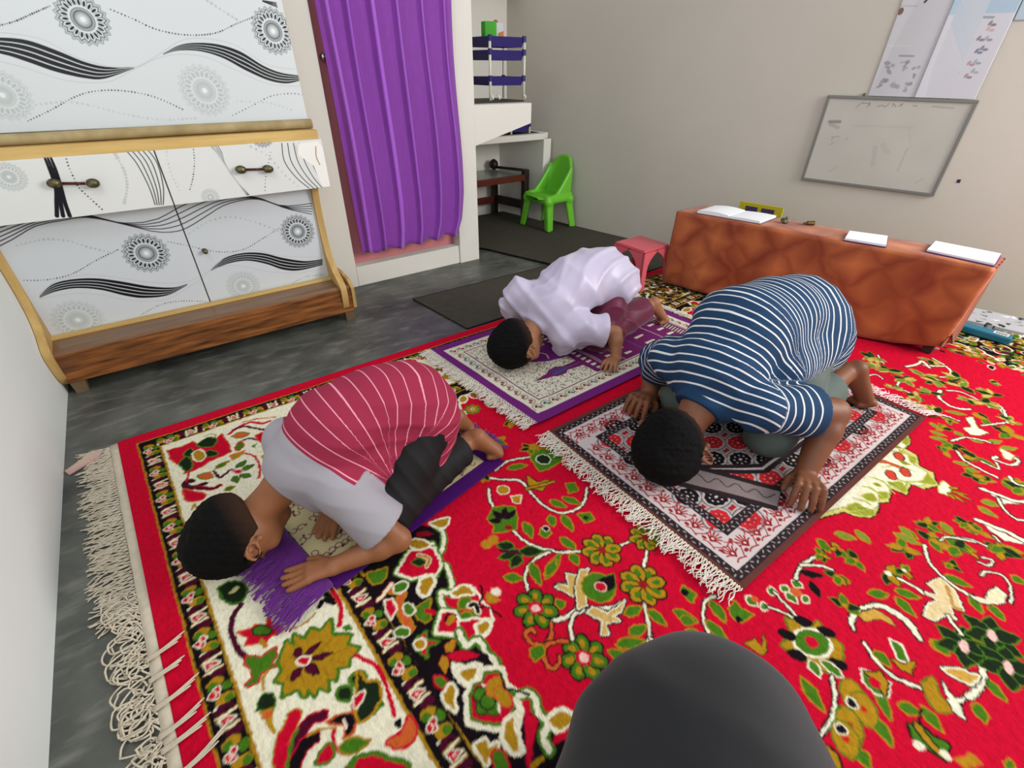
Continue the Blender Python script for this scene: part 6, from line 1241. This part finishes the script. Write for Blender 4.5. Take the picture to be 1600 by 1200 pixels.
def hand(B, w, d, up, thumb, s=1.0, arch=0.0, spread=.16, gr=0.0):
    """w wrist, d direction of the fingers, up palm-back normal, thumb = +1/-1 side; arch raises the knuckles; finger pads reach the ground gr"""
    d = unit(d); up = unit(up); t = np.cross(up, d)*thumb
    kn = w+d*.052*s+up*arch*.020*s
    for q, r in ((-.019, .0095), (-.006, .011), (.008, .011), (.019, .0095)): B.cap(w+t*q*.62*s+up*.001, kn+t*q*s, r*1.05*s, r*.86*s, .009)
    L = (.046, .054, .057, .050); 
    for i in range(4):
        q = (.5-i/3)*2; q = (1.5-i)*.0137; a = (1.5-i)*spread/1.5*.9
        f = unit(d*math.cos(a)+t*math.sin(a)); k = kn+t*q*s-up*.001; Lf = L[3-i if i > 0 else 0]*s if False else (.050, .056, .052, .042)[i]*s
        drop = max(k[2]-gr-.0075*s, 0)
        if arch > 0:
            p1 = k+f*Lf*.42+up*.006*s*arch; p2 = p1+f*Lf*.30-V3(0, 0, 1)*max(p1[2]-gr-.012*s, 0)*.6; p3 = p2+f*Lf*.18; p3[2] = gr+.0075*s
        else:
            p1 = k+f*Lf*.4-V3(0, 0, drop*.45); p2 = k+f*Lf*.72-V3(0, 0, drop*.85); p3 = k+f*Lf; p3[2] = gr+.0072*s
        B.cap(k, p1, .0090*s, .0082*s, .004); B.cap(p1, p2, .0082*s, .0076*s, .001); B.cap(p2, p3, .0076*s, .0066*s, .001)
    tb = w+d*.014*s+t*.016*s; t1 = tb+unit(d*.75+t*.75)*.026*s; t1[2] = max(t1[2]-.004, gr+.010*s); t2 = t1+unit(d*.95+t*.3)*.024*s; t2[2] = gr+.009*s
    B.cap(tb, t1, .0115*s, .0092*s, .006); B.cap(t1, t2, .0090*s, .0070*s, .003)
def foot(B, an, toe_c, lat, s=1.0, gr=0.0):
    """foot standing on bent toes: heel up and behind the ankle; toe_c middle of the ball on the ground; lat sideways"""
    lat = unit(lat); heel = an+unit(V3(toe_c[0]-an[0], toe_c[1]-an[1], 0)*1.0)*.022*s+V3(0, 0, .012*s); ball = V3(toe_c[0], toe_c[1], gr+.022*s)
    B.cap(an, heel, .024*s, .022*s, .014); B.cap(heel, ball+lat*.010*s, .022*s, .017*s, .014); B.cap(heel, ball-lat*.012*s, .020*s, .016*s, .014); B.cap(an, ball, .02*s, .017*s, .014)
    fw_ = unit(V3(an[0]-toe_c[0], an[1]-toe_c[1], 0))   # toes point back under towards the knee
    for i in range(5):
        q = (i-2)*.0115*s; b0 = ball+lat*q; L = (.034, .030, .027, .024, .020)[i]*s; r = (.0098, .0078, .0074, .007, .0066)[i]*s
        p1 = b0+fw_*L*.5; p1[2] = gr+.012*s; p2 = b0+fw_*L; p2[2] = gr+r; B.cap(b0, p1, r*1.2, r*1.05, .005); B.cap(p1, p2, r*1.05, r, .002)
def head(B, c, up, face, s=1.0):
    up = unit(up); face = unit(face-up*np.dot(face, up)); side = np.cross(up, face); R = np.array([side, face, up])
    P = lambda a, b_, h: c+side*a*s+face*b_*s+up*h*s
    E = lambda p, r, k=.012, op='u': B.ell(p, tuple(x*s for x in r), R, k, op)
    E(P(0, -.012, .022), (.071, .088, .080)); E(P(0, .030, -.030), (.055, .055, .062), .02); E(P(0, .052, -.078), (.030, .026, .022), .02)   # skull, face, chin
    E(P(0, .084, -.022), (.010, .014, .024), .008); E(P(0, .092, -.036), (.014, .010, .008), .006)                                          # nose
    for q in (-1, 1):
        E(P(q*.028, .080, .004), (.015, .008, .008), .004, 's'); E(P(q*.028, .070, .003), (.011, .011, .010), .002); E(P(q*.028, .082, .018), (.020, .006, .005), .005)
        E(P(q*.014, .088, -.042), (.006, .006, .005), .004); E(P(q*.046, .050, -.030), (.016, .018, .018), .012)
        # ear: rim, hollow, lobe
        e0 = P(q*.073, -.008, -.008); B.ell(e0+side*q*.004*s, (.0075*s, .019*s, .031*s), R, .004); B.ell(e0+side*q*.014*s+face*.003*s, (.007*s, .010*s, .018*s), R, .003, 's'); B.ell(e0-up*.026*s, (.006*s, .008*s, .008*s), R, .004)
    E(P(0, .082, -.055), (.020, .007, .0045), .003); E(P(0, .080, -.064), (.018, .008, .006), .003)
    return R, P
def hair(name, c, up, face, parent, s=1.0, h=.0035, nape=-.055, m=None):
    up = unit(up); face = unit(face-up*np.dot(face, up)); side = np.cross(up, face); R = np.array([side, face, up]); c = np.array(c)
    H = Body(c-.15*s, c+.15*s, h); P = lambda a, b_, hh: c+side*a*s+face*b_*s+up*hh*s
    H.ell(P(0, -.014, .024), (.0765*s, .0935*s, .0865*s), R, 0); H.ell(P(0, -.045, -.005), (.066*s, .060*s, .068*s), R, .03)
    sl, (X, Y, Z) = H.grid(); H.A = H.A+(.0016*np.sin(X*420+3*np.sin(Y*160+Z*90))*np.sin(Z*380+Y*300+2*np.sin(X*140))+.0012*np.sin(X*190+Y*230+2*np.sin(Z*170))).astype(np.float32)
    H.cut(P(0, .062, .05), face*.93+up*-.25, .012); H.cut(P(0, -.03, nape), face*.42-up*.91, .014)
    # clear round the ears
    for q in (-1, 1): H.ell(P(q*.086, .012, -.022), (.030*s, .038*s, .046*s), R, .006, 's')
    lowp = P(0, -.03, nape); nd = unit(face*.42-up*.91)
    return H.build(name, m or M_hair, parent, {'FADE': lambda V: np.clip(1+((V-lowp)@nd)/.055, 0, 1)}, relax=0)
def attr_mat(m, build):
    nt = m.node_tree; b = nt.nodes['Principled BSDF']; build(nt, b); return m
def A(nt, n): a = nt.nodes.new('ShaderNodeAttribute'); a.attribute_name = n; return a.outputs['Fac']
def MATH(nt, op, a, b_=None):
    n = nt.nodes.new('ShaderNodeMath'); n.operation = op
    for i, v in enumerate((a, b_)):
        if v is None: continue
        if isinstance(v, (int, float)): n.inputs[i].default_value = v
        else: nt.links.new(v, n.inputs[i])
    return n.outputs[0]
def MIX(nt, f, a, b_):
    n = nt.nodes.new('ShaderNodeMix'); n.data_type = 'RGBA'
    if isinstance(f, (int, float)): n.inputs[0].default_value = f
    else: nt.links.new(f, n.inputs[0])
    for i, v in ((6, a), (7, b_)):
        if isinstance(v, tuple): n.inputs[i].default_value = (*lin(v), 1)
        else: nt.links.new(v, n.inputs[i])
    return n.outputs[2]

def boy(cfg):
    J = {k: np.array(v, float) for k, v in cfg['J'].items()}; s = cfg['s']; h = cfg.get('h', .0036); gz = cfg['gz']
    allp = np.array(list(J.values())); lo = allp.min(0)-.17; hi = allp.max(0)+.17; lo[2] = -.01
    B = Body(lo, hi, h); tr = cfg['tr']; up = V3(0, 0, 1)
    # trunk
    sp = [J['pelvis'], J['waist'], J['chest'], J['upper'], J['neck0']]
    for i, (ra, rb) in enumerate(((.108, .098), (.098, .112), (.112, .095), (.088, .045))): B.cap(sp[i], sp[i+1], ra*tr, rb*tr, .03, flat=(up, 1.32))
    B.cap(J['shN'], J['shF'], .044*tr, .044*tr, .04); B.cap(J['hipN'], J['hipF'], .075*tr, .075*tr, .04)
    B.cap(J['neck0'], J['head']+unit(J['neck0']-J['head'])*.03*s, .046*s, .042*s, .025)
    hsz = cfg.get('hz', s); R, P = head(B, J['head'], cfg['up'], cfg['face'], hsz)
    for k in 'NF':
        S, E_, W_ = J['sh'+k], J['el'+k], J['wr'+k]
        ar = cfg.get('ar', 1.0)*s; B.chain([S, S*.5+E_*.5, E_], [.039*ar, .035*ar, .031*ar], .02); B.chain([E_, E_*.7+W_*.3, W_], [.031*ar, .032*ar, .0215*ar], .012)
        hand(B, W_, cfg['hd'+k], cfg.get('hu'+k, (0, 0, 1)), cfg['ht'+k], s*cfg.get('hs', 1.0), cfg.get('arch', 0), cfg.get('spread', .16), gz)
        H_, K_, A_ = J['hip'+k], J['kn'+k], J['an'+k]
        B.chain([H_, H_*.5+K_*.5, K_], [.072*s, .060*s, .048*s], .02); B.chain([K_, K_*.65+A_*.35, A_], [.046*s, .047*s, .028*s], .012)
        foot(B, A_, J['toe'+k], (0, 1, 0), s*cfg.get('fs', 1.05), gz)
    sl, (X, Y, Z) = B.grid(); B.A = np.maximum(B.A, (gz+.001-Z).astype(np.float32))     # resting on the rug
    o = B.build('person', cfg.get('skin', M_skin), None); tag(o, cfg['label'], 'person', None)
    if 'hairc' not in cfg: hair('hair', J['head'], cfg['up'], cfg['face'], o, hsz, nape=cfg.get('nape', -.055))
    return o, J, sp

def shirt(name, o, J, sp, cfg, m, attrs):
    s, tr = cfg['s'], cfg['tr']; g = cfg.get('puff', .010); allp = np.array([J[k] for k in ('shN', 'shF', 'elN', 'elF', 'pelvis', 'hipN', 'hipF', 'neck0')])
    B = Body(allp.min(0)-.19, allp.max(0)+.19, .0042); up = V3(0, 0, 1)
    for i, (ra, rb) in enumerate(((.112, .102), (.102, .114), (.114, .098), (.092, .052))): B.cap(sp[i], sp[i+1], ra*tr+g, rb*tr+g, .035, flat=(up, 1.30))
    dz = V3(0, 0, cfg.get('drape', .05))
    for i, (ra, rb) in enumerate(((.098, .104), (.104, .110), (.110, .085))): B.cap(sp[i]-dz+V3(.0, 0, 0), sp[i+1]-dz, ra*tr+g, rb*tr+g, .035, flat=(up, 1.35))
    B.cap(J['shN'], J['shF'], .046*tr+g, .046*tr+g, .04); B.cap(J['hipN'], J['hipF'], .083*tr+g, .083*tr+g, .04)
    for extra in cfg.get('extra', []): B.cap(*extra)
    # shirt back hangs over the seat
    hem = cfg['hem']; B.cap(J['pelvis'], hem[0], .112*tr+g, .10*tr+g, .04, flat=(hem[2] if len(hem) > 2 else up, 1.15))
    for k in 'NF':
        S, E_ = J['sh'+k], J['el'+k]; q = cfg['slv'] if k == 'N' else cfg.get('slvF', cfg['slv']); Eq = S+(E_-S)*q; B.cap(S, Eq, .046*s+g*.9, cfg.get('slr', .050)*s+g*.8, .025)
    sl, (X, Y, Z) = B.grid()
    if cfg.get('folds'): B.A = B.A+cfg['folds'](X, Y, Z).astype(np.float32)
    for c in cfg.get('dents', []): B.cap(*c, op='s')
    # openings: neck, sleeves, hem
    nn = unit(J['head']-J['neck0']); B.cut(J['neck0']+nn*cfg.get('collar', .0), nn*1.0+V3(*cfg.get('ntilt', (0, 0, 0))), .004) if not cfg.get('noneck') else None
    hp, hn = cfg['hemcut']; B.cut(hp, hn, .003)
    for k in 'NF':
        S, E_ = J['sh'+k], J['el'+k]; a = unit(E_-S); e = S+(E_-S)*(cfg['slv'] if k == 'N' else cfg.get('slvF', cfg['slv'])); n = a; sl2, (X, Y, Z) = B.sub(e-.09+a*.05, e+.09+a*.05)
        d = ((X-e[0])*n[0]+(Y-e[1])*n[1]+(Z-e[2])*n[2]); near = np.sqrt((X-e[0])**2+(Y-e[1])**2+(Z-e[2])**2) < .088
        m_ = near & (d > 0) & (cfg.get('slmask', lambda X, Y, Z, k: True)(X, Y, Z, k)); B.A[sl2] = np.where(m_, np.maximum(B.A[sl2], d.astype(np.float32)), B.A[sl2])
    gz = cfg['gz']; sl, (X, Y, Z) = B.grid(); B.A = np.maximum(B.A, (gz+.004-Z).astype(np.float32))
    return B.build(name, m, o, attrs, relax=1)

def trousers(name, o, J, cfg, m, rk=.062, ra=.050, cuff=.85, folds=None, kn_cut=None):
    s = cfg['s']; allp = np.array([J[k] for k in ('hipN', 'hipF', 'knN', 'knF', 'anN', 'anF', 'pelvis')]); B = Body(allp.min(0)-.15, allp.max(0)+.15, .0044)
    B.cap(J['hipN'], J['hipF'], .084*cfg['tr'], .084*cfg['tr'], .03); B.cap(J['pelvis'], J['waist'], .108*cfg['tr'], .09*cfg['tr'], .03)
    for k in 'NF':
        H_, K_, A_ = J['hip'+k], J['kn'+k], J['an'+k]; C_ = K_+(A_-K_)*cuff
        B.chain([H_, H_*.5+K_*.5, K_], [.082*s, .072*s, rk*s], .02)
        if cuff > 0: B.cap(K_, C_, rk*s, ra*s, .018)
    if folds: sl, (X, Y, Z) = B.grid(); B.A = B.A+folds(X, Y, Z).astype(np.float32)
    for k in 'NF':
        K_, A_ = J['kn'+k], J['an'+k]; C_ = K_+(A_-K_)*cuff; n = unit(A_-K_); sl2, (X, Y, Z) = B.sub(C_-.10, C_+.10); d = (X-C_[0])*n[0]+(Y-C_[1])*n[1]+(Z-C_[2])*n[2]; near = np.sqrt((X-C_[0])**2+(Y-C_[1])**2+(Z-C_[2])**2) < .095
        B.A[sl2] = np.where(near & (d > 0) & (Z < C_[2]+.10), np.maximum(B.A[sl2], d.astype(np.float32)), B.A[sl2])
    sl, (X, Y, Z) = B.grid(); B.A = np.maximum(B.A, (cfg['gz']+.002-Z).astype(np.float32))
    return B.build(name, m, o)
GZ = CZ+.012
# ---------------------------------------------------------------- boy in maroon striped shirt
c1 = dict(drape=.078, extra=[((.18, .885, .17), (.38, .895, .135), .050, .058, .05)], s=.92, tr=.88, hz=.98, hs=1.12, gz=GZ, label='boy in maroon striped shirt with grey yoke and black trousers bowing forehead to the carpet',
    J=dict(pelvis=(.392, .97, .262), waist=(.30, .965, .305), chest=(.20, .960, .285), upper=(.115, .955, .225), neck0=(.055, .950, .185), head=(-.070, .940, .112),
           shN=(.145, .850, .190), shF=(.095, 1.055, .225), elN=(.228, .750, .056), elF=(.25, 1.14, .07), wrN=(.078, .782, .040), wrF=(.160, .965, .045),
           hipN=(.415, .915, .235), hipF=(.415, 1.025, .235), knN=(.252, .838, .078), knF=(.28, 1.07, .075), anN=(.545, .925, .085), anF=(.545, 1.03, .085), toeN=(.608, .885, .0), toeF=(.60, 1.03, .0)),
    up=(-.80, -.10, -.40), face=(-.45, .0, -.85)if False else (.42, .05, -.88), hdN=(-.93, .33, 0), hdF=(-.7, -.7, 0), htN=-1, htF=1, spread=.13,
    slv=.74, slr=.064, hem=((.425, .97, .16), None, (1, 0, 0)), hemcut=((.46, .97, .10), (.15, 0, -1)), collar=.012, puff=.009,
    folds=wr([((.35, .1, 1), 60, .004, .4, 14), ((1, .3, .2), 34, .0035, 1.9, 9)]))
b1, J1, sp1 = boy(c1)
M_b1 = mat('maroon_striped_cotton', (150, 46, 72), rough=.85, spec=.15, bump=.12, bscale=900)
def b1m(nt, b):
    s_ = A(nt, 'S'); sl_ = A(nt, 'SL'); per = .036
    fr_ = MATH(nt, 'FRACT', MATH(nt, 'DIVIDE', s_, per)); st_ = MATH(nt, 'LESS_THAN', fr_, .085)
    col = MIX(nt, st_, (150, 44, 70), (222, 150, 164)); yoke = MATH(nt, 'MAXIMUM', MATH(nt, 'GREATER_THAN', s_, .622), sl_)
    nt.links.new(MIX(nt, yoke, col, (160, 156, 163)), b.inputs['Base Color'])
attr_mat(M_b1, b1m)
def dorsal(J, r):
    D = [J['pelvis']+V3(r*1.05, 0, -.20), J['pelvis']+V3(r*1.02, 0, -.06), J['pelvis']+V3(r*.70, 0, r*.62), J['pelvis']*.5+J['waist']*.5+V3(.01, 0, r*.92), J['waist']+V3(-.02, 0, r*.92), J['chest']+V3(-.04, 0, r*.9), J['upper']+V3(-.05, 0, r*.72), J['neck0']+V3(-.05, 0, r*.45)]
    return catmull(D, 5)
spl1 = dorsal(J1, .10)
def axis_par(J, dors, off):
    ax = catmull([J['pelvis']+V3(.035, 0, -.20), J['pelvis']+V3(.03, 0, -.07), J['pelvis'], J['waist'], J['chest'], J['upper'], J['neck0']+V3(-.03, 0, -.01)], 5)
    k = np.linalg.norm(np.diff(dors, axis=0), axis=1).sum()/np.linalg.norm(np.diff(ax, axis=0), axis=1).sum()
    return lambda V: .55*poly_param(V, dors)[0]+.45*k*poly_param(V, ax)[0]-off
def sleeve_mask(J, k0=0.0, w=.075):
    def f(V):
        out = np.zeros(len(V))
        for k in 'NF':
            S, E_ = J['sh'+k], J['el'+k]; a = E_-S; L = np.linalg.norm(a); a /= L; t = (V-S)@a; d = np.linalg.norm(V-S-np.clip(t, 0, L)[:, None]*a, axis=1); out = np.maximum(out, ((t > k0) & (d < w)).astype(float))
        return out
    return f
shirt('shirt', b1, J1, sp1, c1, M_b1, {'S': axis_par(J1, spl1, .04), 'SL': sleeve_mask(J1, .012)})
M_blk = mat('black_trouser_cloth', (26, 25, 27), rough=.7, spec=.25, noise=.2, scale=8, bump=.1, bscale=700)
trousers('trousers', b1, J1, c1, M_blk, rk=.070, ra=.054, cuff=.86, folds=wr([((1, .2, .3), 70, .005, .6, 12), ((.2, 1, .3), 50, .003, 2, 12)]))
# ---------------------------------------------------------------- boy in white shirt
c2 = dict(s=.88, tr=.86, hz=1.02, skin=M_skin2, gz=GZ, label='boy in shiny white shirt and maroon trousers bowing forehead to the purple rug',
    J=dict(pelvis=(1.425, 1.285, .285), waist=(1.35, 1.29, .305), chest=(1.265, 1.29, .288), upper=(1.165, 1.285, .240), neck0=(1.095, 1.275, .175), head=(.978, 1.268, .108),
           shN=(1.185, 1.185, .165), shF=(1.085, 1.385, .250), elN=(1.335, 1.095, .125), elF=(1.14, 1.50, .12), wrN=(1.305, 1.045, .042), wrF=(1.08, 1.46, .04),
           hipN=(1.465, 1.225, .26), hipF=(1.465, 1.34, .26), knN=(1.335, 1.18, .075), knF=(1.34, 1.40, .075), anN=(1.675, 1.20, .118), anF=(1.65, 1.36, .09), toeN=(1.748, 1.165, .0), toeF=(1.71, 1.36, .0)),
    up=(-.86, .05, -.42), face=(.42, .0, -.88), hdN=(-.80, -.30, 0), hdF=(-.95, -.1, 0), htN=-1, htF=1, arch=.6, spread=.30,
    slv=.74, slvF=.95, slr=.058, drape=.035, hem=((1.43, 1.285, .21), None, (1, 0, 0)), hemcut=((1.45, 1.285, .150), (.55, .0, -.85)), collar=.034, puff=.014,
    extra=[((1.19, 1.16, .17), (1.25, 1.19, .09), .05, .035, .03), ((1.14, 1.19, .13), (1.16, 1.20, .075), .05, .035, .03)],
    folds=wr([((.8, -.3, .7), 30, .016, .9, 8), ((-.4, .7, .6), 42, .010, 2.4, 9), ((.5, .8, -.3), 70, .004, .5, 16)]))
b2, J2, sp2 = boy(c2)
M_sat = mat('white_satin', (192, 184, 207), rough=.42, spec=.5, sheen=.2, bump=.03, bscale=700)
shirt('shirt', b2, J2, sp2, c2, M_sat, None)
M_mt = mat('maroon_satin', (96, 16, 52), rough=.5, spec=.3, sheen=.2)
trousers('trousers', b2, J2, c2, M_mt, rk=.074, ra=.068, cuff=.86, folds=wr([((1, .2, .4), 55, .008, .6, 12), ((.2, 1, .3), 50, .005, 2, 12)]))
# ---------------------------------------------------------------- boy in blue striped shirt
c3 = dict(drape=.085, extra=[((1.36, .475, .27), (1.63, .495, .225), .075, .085, .06), ((1.665, .60, .30), (1.69, .60, .23), .100, .095, .06)], s=1.08, tr=1.13, hz=1.11, hs=1.16, ar=1.20, skin=M_skin3, gz=GZ, label='boy in navy shirt with white stripes and grey green shorts bowing forehead to the rug',
    J=dict(pelvis=(1.618, .58, .318), waist=(1.475, .590, .372), chest=(1.31, .595, .368), upper=(1.18, .575, .292), neck0=(1.09, .545, .205), head=(.972, .535, .120),
           shN=(1.165, .420, .232), shF=(1.165, .715, .250), elN=(1.385, .312, .188), elF=(1.27, .84, .13), wrN=(1.252, .280, .048), wrF=(1.205, .800, .045),
           hipN=(1.62, .505, .285), hipF=(1.62, .650, .285), knN=(1.30, .42, .075), knF=(1.26, .71, .075), anN=(1.735, .405, .150), anF=(1.68, .70, .10), toeN=(1.79, .335, .0), toeF=(1.76, .68, .0)),
    up=(-.84, -.15, -.42), face=(.44, .0, -.88), hdN=(-.80, -.45, 0), hdF=(-.90, -.25, 0), htN=-1, htF=1, arch=1.0, spread=.20,
    slv=.66, slr=.062, hem=((1.655, .58, .19), None, (1, 0, 0)), hemcut=((1.64, .58, .145), (.30, 0, -1)), collar=.022, puff=.010,
    folds=wr([((.9, .2, .6), 42, .007, 1.4, 9), ((.3, 1, .4), 44, .004, .2, 9)]))
b3, J3, sp3 = boy(c3)
M_b3 = mat('navy_striped_cotton', (28, 62, 102), rough=.8, spec=.2, bump=.1, bscale=900)
def b3m(nt, b):
    s_ = A(nt, 'S'); fr_ = MATH(nt, 'FRACT', MATH(nt, 'DIVIDE', s_, .0262)); st_ = MATH(nt, 'LESS_THAN', fr_, .19)
    nt.links.new(MIX(nt, MATH(nt, 'MULTIPLY', st_, MATH(nt, 'SUBTRACT', 1.0, A(nt, 'CUFF'))), (30, 60, 92), (222, 224, 224)), b.inputs['Base Color'])
attr_mat(M_b3, b3m)
spl3 = dorsal(J3, .125)
def S3(V):
    p = axis_par(J3, spl3, 0.0)(V); out = p.copy()
    for k in 'NF':
        S, E_ = J3['sh'+k], J3['el'+k]; a = E_-S; L = np.linalg.norm(a); a /= L; t = (V-S)@a; dd = np.linalg.norm(V-S-np.clip(t, 0, L)[:, None]*a, axis=1); m = (t > .02) & (dd < .085); out[m] = t[m]+.004
    return out
def CUFF3(V):
    out = np.zeros(len(V))
    for k in 'NF':
        S, E_ = J3['sh'+k], J3['el'+k]; a = E_-S; L = np.linalg.norm(a); a /= L; t = (V-S)@a; dd = np.linalg.norm(V-S-np.clip(t, 0, L)[:, None]*a, axis=1); out = np.maximum(out, ((t > L*c3['slv']-.016) & (dd < .085)).astype(float))
    n = unit(J3['head']-J3['neck0']); q = (V-J3['neck0'])@n; out = np.maximum(out, ((q > .022-.024) & (np.linalg.norm(V-J3['neck0'], axis=1) < .11)).astype(float)); return out
shirt('shirt', b3, J3, sp3, c3, M_b3, {'S': S3, 'CUFF': CUFF3})
M_gs = mat('grey_green_twill', (92, 104, 98), rough=.8, noise=.15, scale=10, bump=.1, bscale=800)
trousers('shorts', b3, J3, c3, M_gs, rk=.062, ra=.060, cuff=.72, folds=wr([((1, .2, .3), 60, .005, .6, 12)]))
# ---------------------------------------------------------------- draped knee of the person taking part in front
M_ab = mat('black_robe_cloth', (30, 30, 32), rough=.75, spec=.2, sheen=.15, bump=.08, bscale=900)
K = Body((-.28, -.42, .0), (.62, .36, .72), .0075)
K.cap((.274, .041, .437), (.10, -.22, .44), .092, .125, .03); K.cap((.215, .06, .425), (-.02, -.10, .41), .080, .125, .03); K.cap((.10, -.22, .43), (-.05, -.36, .42), .125, .13, .03)
K.cap((.265, .025, .425), (.30, .07, .07), .088, .115, .05); K.cap((.10, -.22, .40), (.02, -.30, .08), .12, .17, .05); K.cap((.27, .02, .30), (.08, -.22, .28), .09, .12, .06)
_sl, (_X, _Y, _Z) = K.grid(); K.A = K.A+wr([((.6, -.5, .2), 26, .006, .4, 7), ((.9, .3, .1), 34, .005, 1.1, 5)])(_X, _Y, _Z).astype(np.float32); K.A = np.maximum(K.A, (GZ-.004-_Z).astype(np.float32))
kn_ = K.build('person', M_ab, None, relax=2); tag(kn_, 'bent knee of a seated person covered by a plain black robe at the bottom edge', 'person')
